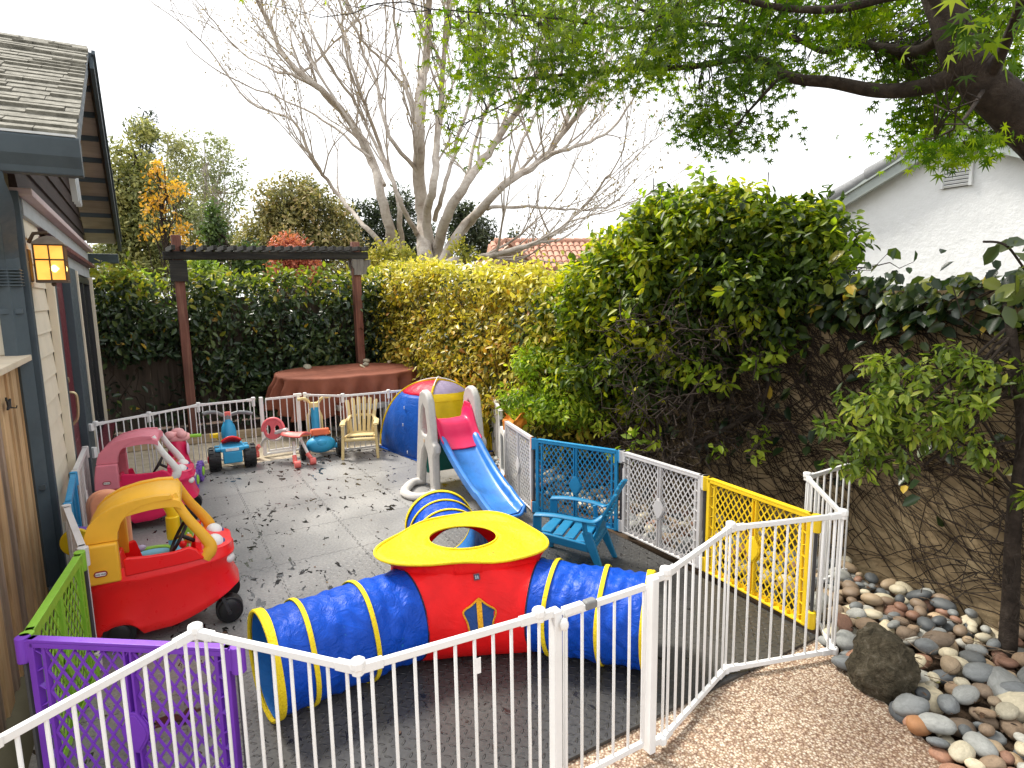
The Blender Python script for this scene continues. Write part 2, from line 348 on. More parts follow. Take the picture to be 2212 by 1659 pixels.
def aggregate_material():
    m, t, b = newmat('exposed_aggregate'); l = t.links.new
    tcn = nd(t, 'ShaderNodeTexCoord'); v = nd(t, 'ShaderNodeTexVoronoi'); v.inputs['Scale'].default_value = 95; v.inputs['Randomness'].default_value = 1; l(tcn.outputs['Object'], v.inputs['Vector'])
    cs = nd(t, 'ShaderNodeSeparateColor'); l(v.outputs['Color'], cs.inputs[0])
    r = ramp(t, cs.outputs[0], [(0, (.3, .2, .15)), (.25, (.52, .39, .285)), (.5, (.64, .53, .4)), (.75, (.72, .64, .52)), (1, (.44, .33, .26))])
    e = ramp(t, v.outputs['Distance'], [(.25, (1, 1, 1)), (.62, (.42, .34, .28))]); mm = nd(t, 'ShaderNodeMix', data_type='RGBA', blend_type='MULTIPLY'); mm.inputs[0].default_value = 1
    l(r.outputs['Color'], mm.inputs[6]); l(e.outputs['Color'], mm.inputs[7]); n = noise_node(t, 1.6, 4); st = ramp(t, n.outputs['Fac'], [(.3, (.72, .68, .66)), (.6, (1.05, 1.05, 1.05))])
    m2 = nd(t, 'ShaderNodeMix', data_type='RGBA', blend_type='MULTIPLY'); m2.inputs[0].default_value = 1; l(mm.outputs[2], m2.inputs[6]); l(st.outputs['Color'], m2.inputs[7]); l(m2.outputs[2], b.inputs['Base Color'])
    inv = nd(t, 'ShaderNodeMath', operation='SUBTRACT'); inv.inputs[0].default_value = 1; l(v.outputs['Distance'], inv.inputs[1]); bump(t, b, inv.outputs[0], .7, .006); b.inputs['Roughness'].default_value = .7
    return m
def poly_uv(pts): return [uv(a, b)[:2] for a, b in pts]
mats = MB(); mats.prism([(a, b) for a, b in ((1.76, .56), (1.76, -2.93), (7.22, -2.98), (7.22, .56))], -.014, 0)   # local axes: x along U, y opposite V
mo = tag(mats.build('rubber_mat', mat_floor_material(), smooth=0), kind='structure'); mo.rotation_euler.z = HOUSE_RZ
sheet('path', poly_uv([(-1.5, -3), (-1.5, 2.65)]) + [(1.72, 1.6), (1.70, 2.09), (1.63, 2.84), (1.60, 3.02)] + poly_uv([(1.80, 3.0), (1.80, -3)]), -.018, aggregate_material())
sheet('patio', poly_uv([(7.1, -.55), (7.1, 3.5), (8.75, 3.5), (8.75, -.55)]), -.022, rough_mat('patio_concrete', [(.3, (.36, .3, .21)), (.55, (.5, .43, .32)), (.8, (.6, .54, .42))], 9, bmp=.3, bd=.006))
sheet('soil_bed', [(1.4, .5), (3.4, .5), (3.4, 3.5)] + poly_uv([(1.6, 3.88), (10, 3.88), (10, 2.9), (1.78, 2.9)]), -.045, earth)
sheet('mulch_bed', poly_uv([(8.7, -1.3), (8.7, 3.6), (10.3, 3.6), (10.3, -1.3)]), -.03, rough_mat('mulch', [(.3, (.03, .018, .012)), (.6, (.09, .05, .03)), (.8, (.16, .1, .06))], 22, bmp=.9))

# ================================================================== THE HOUSE ON THE LEFT (local x along U, y away from the yard)
HN = Vector((-2.95, 3.735, 0))
house = thing('house', 'cream lap sided house with grey shingle roof and slate blue trim', 'house', HN, HOUSE_RZ)
cream = plastic('cream_siding', (.70, .63, .50), .6, .1, 3, .3, .2, .3)
slate = plastic('slate_trim', (.06, .082, .098), .5, .2, 4, .15, .3, .4)
palebl = plastic('pale_trim', (.42, .45, .47), .55, .12, 4, .15, .2, .35)
maroon = plastic('maroon_paint', (.13, .018, .03), .4, .15, 4, .1, .2)
def siding(name, x0, x1, z0, z1, lap=.152, face='y', openings=()):
    parts_ = {}; z = z0
    while z < z1-.01:
        zt = min(z+lap, z1); segs = [(x0, x1)]
        for a, b, c, d in openings:
            if zt > c+.02 and z < d-.02:
                ns = []
                for p, q in segs:
                    if b <= p or a >= q: ns.append((p, q)); continue
                    if a > p: ns.append((p, a))
                    if b < q: ns.append((b, q))
                segs = ns
        for p, q in segs:
            prof = [(.03, z), (-.016, z), (-.014, z+.014), (-.003, zt), (.03, zt)]; mb = parts_.setdefault(int(p > 2.5), MB())
            if face == 'y': mb.prism(prof, p, q, 'x')
            else: mb.prism(prof, p, q, 'y')
        z = zt
    for mb in parts_.values(): mb.build(name, cream, house, smooth=0)
DOOR = (.98, 2.2, 0, 2.1); WIN = (2.62, 4.55, .3, 2.1)
siding('gable_wall', .1, 5.0, -.05, 2.36, openings=((.84, 4.72, -.1, 2.26),))
mb = MB(); mb.box((2.5, .19, 1.2), (5.0, .3, 2.5)); mb.build('wall_core', rough_mat('dark_core', [(.4, (.02, .02, .02)), (.6, (.03, .03, .03))], 3), house, smooth=0)
siding('front_wall', .12, 3.2, 0, 2.5, .19, face='x')
for c_, d_ in (((.035, .0, 1.24), (.07, .05, 2.5)), ((-.008, .055, 1.24), (.03, .06, 2.5)), ((5.05, 0, 1.22), (.1, .05, 2.5))): mb = MB(); mb.box(c_, d_); mb.build('corner_board', slate if d_[0] < .09 else palebl, house, smooth=0, bevel=.004)
mb = MB(); mb.box((2.55, -.005, 2.41), (4.9, .05, .105)); mb.build('frieze_board', palebl, house, smooth=0, bevel=.004)
mb = MB(); mb.box((2.55, -.035, 2.49), (5.05, .11, .045)); mb.build('belly_band', plastic('pinkish_trim', (.55, .44, .44), .5, .1, 5), house, smooth=0, bevel=.006)
# gable above the band: dark stained shingle boards in rows
gm = wood('dark_gable_boards', (.018, .011, .010), (.035, .02, .018), (.06, .036, .03), 5, (.15, 1, 1), .8)
mb = MB(); z = 2.515; RS = (4.18-2.71)/(2.53+.485)
while z < 3.95:
    zt = min(z+.17, 4.0); xa = max(.05, (zt-2.62)/RS-.485+.05); xb = 5.06-xa; mb.prism([(.02, z), (-.022, z), (-.004, zt), (.02, zt)], xa, xb, 'x'); z = zt
mb.build('gable_boards', gm, house, smooth=0)
# roof: two slopes, shingle courses on the near one
ridge = (2.53, 4.18); ex, ez = -.485, 2.70; sl = Vector((ridge[0]-ex, 0, ridge[1]-ez)); sl_len = sl.length; sdir = sl.normalized(); snorm = Vector((-sdir.z, 0, sdir.x))
y0r, y1r = -.36, 3.6
mb = MB()
for side in (0, 1):
    a = Vector((ex if side == 0 else 2*ridge[0]-ex, 0, ez)); b = Vector((ridge[0], 0, ridge[1])); n = Vector((snorm.x if side == 0 else -snorm.x, 0, snorm.z))
    vs = []
    for yy in (y0r, y1r): vs += [a+Vector((0, yy, 0)), b+Vector((0, yy, 0)), b+Vector((0, yy, 0))-n*.05, a+Vector((0, yy, 0))-n*.05]
    mb.add(vs, [(0, 1, 2, 3), (4, 7, 6, 5), (0, 4, 5, 1), (2, 6, 7, 3), (0, 3, 7, 4), (1, 5, 6, 2)])
roof = mb.build('roof', rough_mat('roof_deck', [(.4, (.2, .17, .12)), (.6, (.28, .24, .18))], 8), house, smooth=0)
shm = rough_mat('asphalt_shingle', [(.25, (.10, .095, .08)), (.45, (.2, .19, .158)), (.6, (.29, .275, .232)), (.8, (.37, .355, .31))], 14, 10, .95, .9, .01)
mb = MB(); nrow = 25; ex_row = sl_len/nrow
for r_ in range(nrow):
    y = y0r-random.random()*.2
    while y < y1r:
        w = random.uniform(.13, .42); thick = random.choice((.008, .010, .021, .024)); ya, yb = max(y, y0r-.012), min(y+w, y1r); y += w
        if yb-ya < .02: continue
        drop = random.uniform(-.012, .022) if thick > .015 else 0
        base = Vector((ex, 0, ez))+sdir*(r_*ex_row-.02-drop); top = Vector((ex, 0, ez))+sdir*min((r_+1)*ex_row+.02, sl_len)
        lift = snorm*(.006); q = []
        for yy in (ya+.002, yb-.002):
            o = Vector((0, yy, 0)); q += [base+o+lift, base+o+lift+snorm*thick, top+o+lift*.2+snorm*.004, top+o]
        mb.add(q, [(0, 1, 2, 3), (4, 7, 6, 5), (0, 4, 5, 1), (1, 5, 6, 2), (2, 6, 7, 3), (0, 3, 7, 4)])
mb.build('shingle', shm, roof, smooth=0)
mb = MB()                                                              # shingles of the ridge cap
y = y0r
while y < y1r:
    mb.prism([(ridge[0]-.13, ridge[1]-.055), (ridge[0], ridge[1]+.022), (ridge[0]+.13, ridge[1]-.055), (ridge[0], ridge[1]+.0)], y, y+.26, 'y'); y += .245
mb.build('ridge_cap', shm, roof, smooth=0)
# barge boards along both rakes, soffit boards, gutter, downspout
for s in (0, 1):
    mb = MB(); yb_ = .05 if s == 0 else 0
    a = Vector((ex+.03 if s == 0 else 2*ridge[0]-ex-.03, y0r-.02+yb_, ez-.1)); b = Vector((ridge[0], y0r-.02+yb_, ridge[1]-.1)); mb.bar(a, b, .035, .19, (0, 0, 1)); o = Vector((0, -.022, .075)); mb.bar(a+o, b+o, .03, .05)
    mb.build('barge_board', slate, house, smooth=0, bevel=.003)
sof = wood('soffit_boards', (.36, .31, .25), (.47, .41, .34), (.55, .49, .41), 4, (1, .1, 1), .7, .15)
for s in (0, 1):
    n_b = 9
    for k in range(n_b):
        t0, t1 = k/n_b+.004, (k+1)/n_b-.004; a = Vector((ex if s == 0 else 2*ridge[0]-ex, 0, ez-.075)); b = Vector((ridge[0], 0, ridge[1]-.075))
        p, q = a.lerp(b, t0), a.lerp(b, t1); mb = MB(); mb.bar(p+Vector((0, -.17, 0)), q+Vector((0, -.17, 0)), .33, .018); mb.build('soffit_board', sof, house, smooth=0)
for s in (0, 1):
    for k in range(1, 9):
        a = Vector((ex if s == 0 else 2*ridge[0]-ex, 0, ez-.1)); b = Vector((ridge[0], 0, ridge[1]-.1)); p = a.lerp(b, k/9); mb = MB(); mb.box(p+Vector((0, -.17, -.0)), (.03, .33, .06)); mb.build('lookout', slate, house, smooth=0)
for c_, d_ in (((-.40, -.27, 2.60), (.07, .16, .07)),): mb = MB(); mb.box(c_, d_); mb.build('beam_end', maroon, house, smooth=0, bevel=.004)
mb = MB(); mb.box((5.56, -.17, 2.42), (.1, .36, .13)); mb.build('far_gutter', slate, house, smooth=0, bevel=.01)
for k in range(3): mb = MB(); mb.prism([(-.28+.11*k, 2.58), (-.17+.11*k, 2.42), (-.12+.11*k, 2.44), (-.2+.11*k, 2.62)], -.33, -.30, 'y'); mb.build('brace', palebl, house, smooth=0)
gp = [(ex+.02, 2.70), (ex-.115, 2.70), (ex-.12, 2.69), (ex-.105, 2.60), (ex-.07, 2.545), (ex-.06, 2.51), (ex+.02, 2.51)]
mb = MB(); mb.prism(gp, y0r-.03, y1r, 'y'); mb.build('gutter', slate, house, smooth=0, bevel=.006)
mb = MB(); mb.box((ex-.06, 1.6, 2.705), (.125, 3.95, .012)); mb.build('gutter_lip', plastic('pale_metal', (.6, .62, .62), .35), house, smooth=0)
mb = MB(); mb.box((ex+.22, 1.85, 2.52), (.5, 3.5, .02)); mb.build('eave_soffit', palebl, house, smooth=0)
path = smooth_path([(ex-.04, .02, 2.53), (ex-.04, .02, 2.46), (ex+.06, .01, 2.36), (ex+.30, .045, 2.2), (-.09, .06, 2.1), (-.085, .06, 1.95), (-.085, .06, .06)], 6)
mb = MB(); mb.tube(path, .064, 4, flat=1); ds = mb.build('downspout', slate, house, smooth=0, bevel=.012)
mb = MB()
for k in range(6): mb.box((-.085, .06, 2.02-.018*k), (.13, .13, .006), rot=(0, 0, 0))
mb.build('crimp', slate, ds, smooth=0)
for z in (1.78, .7): mb = MB(); mb.box((-.08, .06, z), (.11, .104, .03)); mb.build('strap', slate, ds, smooth=0)
# head trim, door, window
mb = MB(); mb.box((2.78, -.012, 2.185), (3.9, .06, .13)); mb.build('head_trim', palebl, house, smooth=0, bevel=.004)
mb = MB(); mb.box((2.78, -.045, 2.272), (4.0, .12, .04)); mb.build('head_cap', maroon, house, smooth=0, bevel=.004)
d = MB(); d.box((1.5, .02, 1.06), (.92, .045, 2.06)); door = d.build('door', maroon, house, smooth=0)
d = MB(); d.box((1.5, -.006, 1.35), (.5, .012, 1.2)); d.box((1.5, -.006, .45), (.5, .012, .4)); d.build('door_panel', maroon, door, smooth=0, bevel=.006)
brass = plastic('worn_brass', (.62, .5, .3), .3, .1, 20); brass.node_tree.nodes['Principled BSDF'].inputs['Metallic'].default_value = .7
hd = MB(); hd.tube(smooth_path([(1.16, -.01, 1.12), (1.16, -.075, 1.11), (1.165, -.085, 1.03), (1.17, -.07, .9), (1.17, -.01, .84)], 5), .011, 8); hd.cyl((1.16, -.0, 1.22), (1.16, -.05, 1.22), .022); hd.box((1.165, -.004, 1.0), (.05, .01, .42)); hd.build('handle', brass, door)
for c_, d_ in (((.93, -.02, 1.07), (.1, .08, 2.14)), ((2.3, -.02, 1.07), (.62, .08, 2.14))): mb = MB(); mb.box(c_, d_); mb.build('door_frame', slate, house, smooth=0, bevel=.004)
for c_, d_ in (((.855, -.035, 1.06), (.05, .05, 2.14)), ((2.66, -.03, 1.2), (.07, .09, 1.86)), ((4.62, -.03, 1.2), (.1, .08, 1.86))): mb = MB(); mb.box(c_, d_); mb.build('casing', cream, house, smooth=0, bevel=.004)
w = MB(); w.box((3.62, .0, 1.2), (1.86, .02, 1.78)); win = w.build('window', None, house, smooth=0)
gm_, gt, gb = newmat('dark_glass'); gb.inputs['Base Color'].default_value = (.012, .015, .016, 1); gb.inputs['Roughness'].default_value = .04; gb.inputs['Specular IOR Level'].default_value = .6; win.data.materials.append(gm_)
w = MB()
for x in (2.74, 3.62, 4.52): w.box((x, -.015, 1.2), (.07, .05, 1.78))
for z in (.33, 2.07): w.box((3.62, -.016, z), (1.86, .048, .07))
w.build('window_frame', plastic('black_frame', (.02, .022, .024), .4), win, smooth=0, bevel=.004)
w = MB(); w.box((3.7, -.07, .27), (2.0, .16, .05)); w.build('window_sill', maroon, win, smooth=0, bevel=.004)
w = MB(); w.box((3.7, .0, .12), (2.0, .03, .26)); w.build('sill_panel', cream, win, smooth=0)

# wall lantern, lit
lan = thing('wall_lantern', 'lit amber glass wall lantern with bronze frame beside the door', 'lantern', HN, HOUSE_RZ)
bz = plastic('bronze', (.1, .065, .04), .45, .2, 20); LX, LY, LZ = .20, -.125, 1.965
mb = MB(); mb.box((LX, -.012, 2.06), (.1, .02, .2)); mb.tube([(LX, -.02, 2.2), (LX, -.05, 2.26), (LX, LY, 2.27)], .012, 8); mb.build('bracket', bz, lan, bevel=.004)
mb = MB(); mb.lathe([(.0, .285), (.03, .28), (.075, .262), (.118, .236), (.122, .225), (.1, .222), (0, .222)], 4, Matrix.Translation((LX, LY, LZ)) @ Matrix.Rotation(PI/4, 4, 'Z')); mb.build('cap', plastic('bronze_cap', (.3, .25, .2), .4, .2, 20), lan, smooth=0, bevel=.006)
mb = MB()
for a in range(4):
    for k in (-1, 0, 1):
        q = Matrix.Translation((LX, LY, LZ)) @ Matrix.Rotation(a*PI/2, 4, 'Z'); x0 = .078; mb.add([], []); p = [q @ Vector((x0-.012*(1-t)*0, k*x0*.98, z)) for t, z in ((0, .0), (1, .222))]; mb.tube(p, .0045, 4)
    for z in (.0, .13, .222):
        q = Matrix.Translation((LX, LY, LZ)) @ Matrix.Rotation(a*PI/2, 4, 'Z'); mb.tube([q @ Vector((.079, -.079, z)), q @ Vector((.079, .079, z))], .005, 4)
mb.box((LX, LY, LZ-.006), (.165, .165, .012)); mb.ell((LX, LY, LZ-.02), (.014, .014, .016), nu=8, nv=6)
mb.build('frame', bz, lan, smooth=30)
am, at_, ab = newmat('lit_amber_glass'); n = noise_node(at_, 9, 3); e_ = ramp(at_, n.outputs['Fac'], [(.3, (1, .3, .02)), (.6, (1, .5, .06))]); at_.links.new(e_.outputs['Color'], ab.inputs['Emission Color']); ab.inputs['Emission Strength'].default_value = .42
ab.inputs['Base Color'].default_value = (.8, .4, .08, 1); ab.inputs['Roughness'].default_value = .25
mb = MB(); mb.box((LX, LY, LZ+.111), (.15, .15, .216)); mb.build('glass', am, lan, smooth=0)
bm_, bt_, bb_ = newmat('lit_bulb'); bb_.inputs['Emission Color'].default_value = (1, .7, .12, 1); bb_.inputs['Emission Strength'].default_value = 2.2
mb = MB(); mb.ell((LX-.02, LY-.02, LZ+.075), (.062, .062, .055), nu=12, nv=8); mb.build('bulb', bm_, lan)

# tall plank fence that continues the house wall towards the camera
pf = thing('plank_fence', 'tall tan wooden plank fence with a pale cap beside the house corner', 'fence', HN, HOUSE_RZ)
pw = wood('tan_planks', (.3, .17, .08), (.6, .39, .2), (.72, .52, .3), 3.2, (1, 1, .05), .7); pw2 = wood('grey_planks', (.16, .11, .08), (.32, .23, .17), (.45, .35, .26), 3.2, (1, 1, .05), .75)
x = -.085
for k in range(24):
    w_ = (.055, .09, .13, .075)[k % 4]; mb = MB(); mb.box((x-w_/2, .075+(.012 if k % 2 else 0), .73), (w_-.004, .022, 1.5)); mb.build('plank', pw if k not in (3, 7, 8, 9, 12, 13, 16) else pw2, pf, smooth=0, bevel=.002); x -= w_
mb = MB(); mb.box((x/2-.06, .08, 1.5), (-x-.02, .16, .035)); mb.build('cap', plastic('pale_cap_wood', (.62, .53, .4), .6, .15, 4, .2), pf, smooth=0, bevel=.004)
# small dark metal animal hook on the planks
hk = thing('animal_hook', 'small dark metal animal silhouette hook on the plank fence', 'wall hook', HN+U*(-.62)+V*(-.045), HOUSE_RZ); hk.scale = (.62, .62, .62); hk.location.z = .49
mb = MB(); ax = [(0, 0), (.16, 0), (.16, .012), (.13, .03), (.135, .06), (.165, .085), (.16, .11), (.135, .105), (.115, .07), (.06, .06), (.02, .08), (-.02, .075), (.0, .05), (.01, .02)]
mb.prism([(-a, b+1.27) for a, b in ax], -.012, 0, 'y', None); mb.build('silhouette', plastic('black_iron', (.015, .015, .015), .5), hk, smooth=0)
mb = MB(); mb.tube([(-.05, -.012, 1.275), (-.05, -.05, 1.27), (-.05, -.055, 1.29)], .006, 6); mb.build('hook', _m['black_iron'], hk)

# ================================================================== back fence, arbor, garden wall, neighbours' houses
bf = thing('board_fence', 'weathered brown board fence behind the dark hedge at the back', 'fence', (0, 0, 0), HOUSE_RZ)
bw = wood('weathered_boards', (.05, .036, .028), (.11, .082, .062), (.18, .14, .11), 3, (1, 1, .06), .85)
y = 1.6
k = 0
while y > -3.9:
    w_ = random.uniform(.135, .15); mb = MB(); mb.box((10.08+random.uniform(-.006, .006), y-w_/2, .93), (.022, w_-.0005, 1.86+random.uniform(-.02, .02))); mb.build('board', bw, bf, smooth=0); y -= w_; k += 1
mb = MB(); mb.box((10.13, -1.15, .4), (.05, 5.5, .09)); mb.box((10.13, -1.15, 1.5), (.05, 5.5, .09)); mb.build('rail', bw, bf, smooth=0)
fp = thing('fence_post', 'short dark red timber post standing before the board fence', 'post', Pd(364, 860, 9.0)*1, HOUSE_RZ); fp.location.z = 0
mb = MB(); mb.box((0, 0, .55), (.09, .1, 1.1)); mb.box((0, 0, 1.105), (.1, .11, .02)); mb.build('shaft', wood('red_post', (.05, .014, .012), (.1, .03, .024), (.15, .055, .04), 4), fp, smooth=0, bevel=.006)
AL, AR = Vector((-4.46, 8.3, 0)), Vector((-2.4, 9.6, 0))
arb = thing('arbor', 'timber arbor of two reddish posts under a black weathered slatted beam', 'arbor', AL, math.atan2(AR.y-AL.y, AR.x-AL.x))
aw = (AR-AL).length; rw = wood('red_stained_wood', (.10, .034, .022), (.2, .072, .048), (.3, .15, .1), 5, (1, 1, .05), .7, .4); kw = wood('black_weathered_wood', (.012, .012, .011), (.03, .029, .026), (.075, .07, .055), 5, (.06, 1, 1), .85, .5)
ztop = Pd(375, 508, 8.3).z; zb = Pd(378, 553, 8.3).z; zt2 = Pd(772, 523, 9.6).z; zb2 = Pd(778, 552, 9.6).z
for x, zt in ((0, ztop), (aw, zt2)): mb = MB(); mb.box((x, 0, zt/2), (.115, .115, zt)); mb.build('post', rw, arb, smooth=0, bevel=.006)
mb = MB(); mb.bar((-.17, -.085, zb), (aw+.17, -.085, zb2), .042, .105); mb.bar((-.17, .085, zb), (aw+.17, .085, zb2), .042, .105); mb.build('beam', kw, arb, smooth=0, bevel=.005)
for k in range(22):
    t = (k+.2)/21.4; x = -.1+(aw+.2)*t; z = zb+(zb2-zb)*t+.0625+.03; mb = MB(); mb.box((x, 0, z), (.045, .56, .06), rot=(0, 0, R(4))); mb.build('slat', kw, arb, smooth=0, bevel=.004)
gw2 = wood('grey_weathered_wood', (.1, .09, .08), (.2, .185, .165), (.3, .28, .25), 5, (1, 1, .06), .85)
for x, zz, mt in ((0, zb, kw), (aw, zb2, gw2)):
    for s in (-1, 1):
        mb = MB(); prof = [(-.09, -.06), (.09, -.06), (.09, -.16), (.055, -.22), (.06, -.3), (-.06, -.3), (-.055, -.22), (-.09, -.16)] if x else [(-.1, -.06), (.1, -.06), (.1, -.34), (-.1, -.34)]
        mb.prism([(x+a, zz+b) for a, b in prof], s*.085-.018, s*.085+.018, 'y'); mb.build('bracket', mt, arb, smooth=0, bevel=.003)
    if x:
        mb = MB(); mb.prism([(x+.07+a, zz+b) for a, b in [(0, -.06), (.16, -.06), (.15, -.14), (.09, -.19), (.08, -.28), (0, -.29)]], -.05, .05, 'y'); mb.build('bracket', gw2, arb, smooth=0)
# stucco garden wall on the right
gwall = thing('garden_wall', 'tan stucco garden wall overgrown with bare vine stems on the right', 'wall', (0, 0, 0), 0)
stm = rough_mat('tan_stucco', [(.3, (.16, .115, .063)), (.5, (.27, .2, .115)), (.75, (.38, .3, .18))], 5, 9, .9, .6, .012)
W_A, W_B = Vector((2.74, 2.5, 0)), Vector((2.28, 3.86, 0)); W_C = uv(10.1, 3.85)
def wall_seg(mb, a, b, z0, z1, th):
    d = (b-a).normalized(); n = Vector((d.y, -d.x, 0))
    mb.prism([tuple((p)[:2]) for p in (a, b, b+n*th, a+n*th)], z0, z1)
mb = MB(); wall_seg(mb, Vector((3.02, 1.6, 0)), W_B, -.2, 1.82, .16); mb.build('wall_face', stm, gwall, smooth=0)
mb = MB(); wall_seg(mb, W_B, W_C, -.2, 1.82, .16); mb.build('wall_face', stm, gwall, smooth=0)
mb = MB(); mb.prism([(2.63, 2.62), (2.6, 2.86), (2.78, 2.9), (2.81, 2.66)], -.1, .5); mb.build('footing', rough_mat('pale_footing', [(.3, (.42, .38, .3)), (.7, (.6, .55, .46))], 8), gwall, smooth=0, bevel=.01)
mb = MB(); vs_, ns_ = [], []                                            # bare vine stems creeping over the wall
def wall_pt(t, z, off=.012):
    if t < 1: p = Vector((3.0, 1.66, 0)).lerp(W_B, t); d = (W_B-Vector((3.0, 1.66, 0))).normalized()
    else: p = W_B.lerp(W_C, (t-1)/5.2); d = (W_C-W_B).normalized()
    n = Vector((-d.y, d.x, 0)); return p+n*off+Vector((0, 0, z))
for k in range(2500):
    t = random.uniform(.05, 3.2) if k < 1300 else random.uniform(.6, 3.2); z = (random.uniform(.7, 1.78) if k > 1300 else random.uniform(0, 1.75)) if k > 500 else random.uniform(0, 1.0); ang = random.uniform(.1, .75)*random.choice((1, 1, 1, -1)); pts = []; r0 = random.uniform(.0018, .0045)
    for j in range(9):
        pts.append(wall_pt(t, z, .008+.02*random.random())); ang += random.uniform(-.35, .35); t += math.cos(ang)*.035*(1.1); z += math.sin(ang)*.085+.012
        if z > 1.82 or z < .01: break
    if len(pts) > 2: mb.tube(pts, [r0*(1-.6*i/len(pts)) for i in range(len(pts))], 4, caps=False)
mb.build('vine_stem', rough_mat('vine_bark', [(.3, (.012, .008, .006)), (.7, (.045, .03, .021))], 30), gwall, smooth=60)

# white gabled house beyond the wall (its gable stands parallel to the wall)
wh = thing('white_house', 'white stucco gable house with grey roof tiles and a louvred vent', 'house', uv(0, 8.0), HOUSE_RZ)
def on_plane(X, Y, v):                                                  # point of the gable plane seen at a picture position: local x and z
    d = _ray(X, Y); k = v/(d.x*V.x+d.y*V.y); p = d*k; return (p.x*U.x+p.y*U.y, CAM_H+p.z)
e1 = on_plane(1790, 462, 8.0); rg = on_plane(2072, 290, 8.0); sl2 = (rg[1]-e1[1])/(rg[0]-e1[0])
ww = rough_mat('white_stucco', [(.25, (.74, .75, .75)), (.5, (.83, .84, .84)), (.8, (.88, .89, .89))], 2.5, 9, .9, .5, .03, dist=.5)
half = e1[0]-rg[0]; xl = e1[0]+.35; xr = rg[0]-half-1.2
gz = lambda x: rg[1]-abs(x-rg[0])*abs(sl2)
mb = MB(); mb.prism([(xl, -.3), (xl, gz(xl)), (rg[0], rg[1]), (xr, gz(xr)), (xr, -.3)], -3.5, 0, 'y'); mb.build('wall', ww, wh, smooth=0)
tl = plastic('grey_tile', (.2, .205, .21), .7, .25, 5); gt_ = plastic('grey_green_trim', (.36, .4, .38), .6, .15, 4)
mb = MB()
for s, xe in ((1, xl+.35), (-1, xr-.3)):
    a = Vector((rg[0], .1, rg[1]+.05)); b = Vector((xe, .1, gz(xe)+.05)); mb.bar(a, b, .2, .04)
    mb.bar(a+Vector((0, .06, -.075)), b+Vector((0, .06, -.075)), .05, .13); mb.bar(a+Vector((0, .1, -.012)), b+Vector((0, .1, -.012)), .03, .02)
mb.build('rake_trim', gt_, wh, smooth=0)
mb = MB()
for s, xe in ((1, xl+.35), (-1, xr-.3)):
    a = Vector((rg[0], .12, rg[1]+.1)); b = Vector((xe, .12, gz(xe)+.1)); n = max(4, int((b-a).length/.42))
    for k in range(n): p, q = a.lerp(b, k/n), a.lerp(b, (k+1.08)/n); mb.tube([p, q+Vector((0, 0, .01))], [.085, .11], 10)
    mb.bar(Vector((rg[0], -1.8, rg[1]+.1)), Vector((xe, -1.8, gz(xe)+.1)), 3.7, .06)
mb.build('roof', tl, wh, smooth=50)
v0, v1 = on_plane(2040, 338, 7.97), on_plane(2096, 400, 7.97)
vm = plastic('white_vent', (.72, .73, .73), .6, .08)
mb = MB(); vx0, vx1, vz0, vz1 = v1[0], v0[0], v1[1], v0[1]; yf = .03
for k in range(9): z = vz0+(vz1-vz0)*(k+.5)/9; mb.box(((vx0+vx1)/2, yf, z), (vx1-vx0, .02, (vz1-vz0)/9*.62), rot=(R(-28), 0, 0))
mb.box((vx0, yf, (vz0+vz1)/2), (.03, .04, vz1-vz0)); mb.box((vx1, yf, (vz0+vz1)/2), (.03, .04, vz1-vz0)); vent = mb.build('vent', vm, wh, smooth=0)
mb = MB(); mb.box(((vx0+vx1)/2, .008, (vz0+vz1)/2), (vx1-vx0, .014, vz1-vz0)); mb.build('louvre_back', plastic('vent_dark', (.06, .062, .065), .8), vent, smooth=0)

# terracotta roofed house far behind the hedge
rh = thing('terracotta_house', 'beige house with red terracotta tile roof beyond the golden hedge', 'house', Pd(1160, 640, 19), R(8)); rh.location.z = 0
ter = plastic('terracotta', (.52, .29, .21), .8, .3, 3, .2, .3, .2); bei = rough_mat('beige_stucco', [(.3, (.5, .4, .32)), (.7, (.62, .52, .42))], 2)
zr = Pd(1085, 514, 19).z; ze = Pd(1040, 590, 19).z
mb = MB(); mb.box((.3, 3, ze/2+.1), (4.2, 5, ze+.2)); mb.prism([(-1.9, ze), (-.75, zr-.15), (.5, ze)], .4, 5, 'y'); mb.build('wall', bei, rh, smooth=0)
mb = MB()
for k in range(26):
    x = -1.15+k*.2; mb.tube([(x, .25, ze+.12), (x, 1.7, zr)], .085, 8, flat=.7)
    for j in range(5): mb.tube([(x, .25+1.45*j/5, ze+.14+(zr-ze-.12)*j/5), (x, .25+1.45*(j+.9)/5, ze+.12+(zr-ze-.12)*(j+.9)/5)], [.1, .085], 8, flat=.7)
mb.prism([(.25, ze+.05), (1.7, zr-.05), (4.5, ze), (4.5, ze-.1)], -1.3, 4.2, 'x')
for s in (-1, 1): mb.bar((-.95, .1, zr-.05), (-.95+s*1.35, .1, ze-.12), .5, .09)
for k in range(18): mb.tube([(-1.1+.3*k, 1.7, zr+.04), (-.83+.3*k, 1.7, zr+.04)], [.11, .09], 8)
mb.build('roof', ter, rh, smooth=50)
mb = MB(); mb.box((-.85, .37, zr-.62), (.2, .05, .3)); mb.build('vent', plastic('vent_brown', (.3, .22, .17), .8), rh, smooth=0)
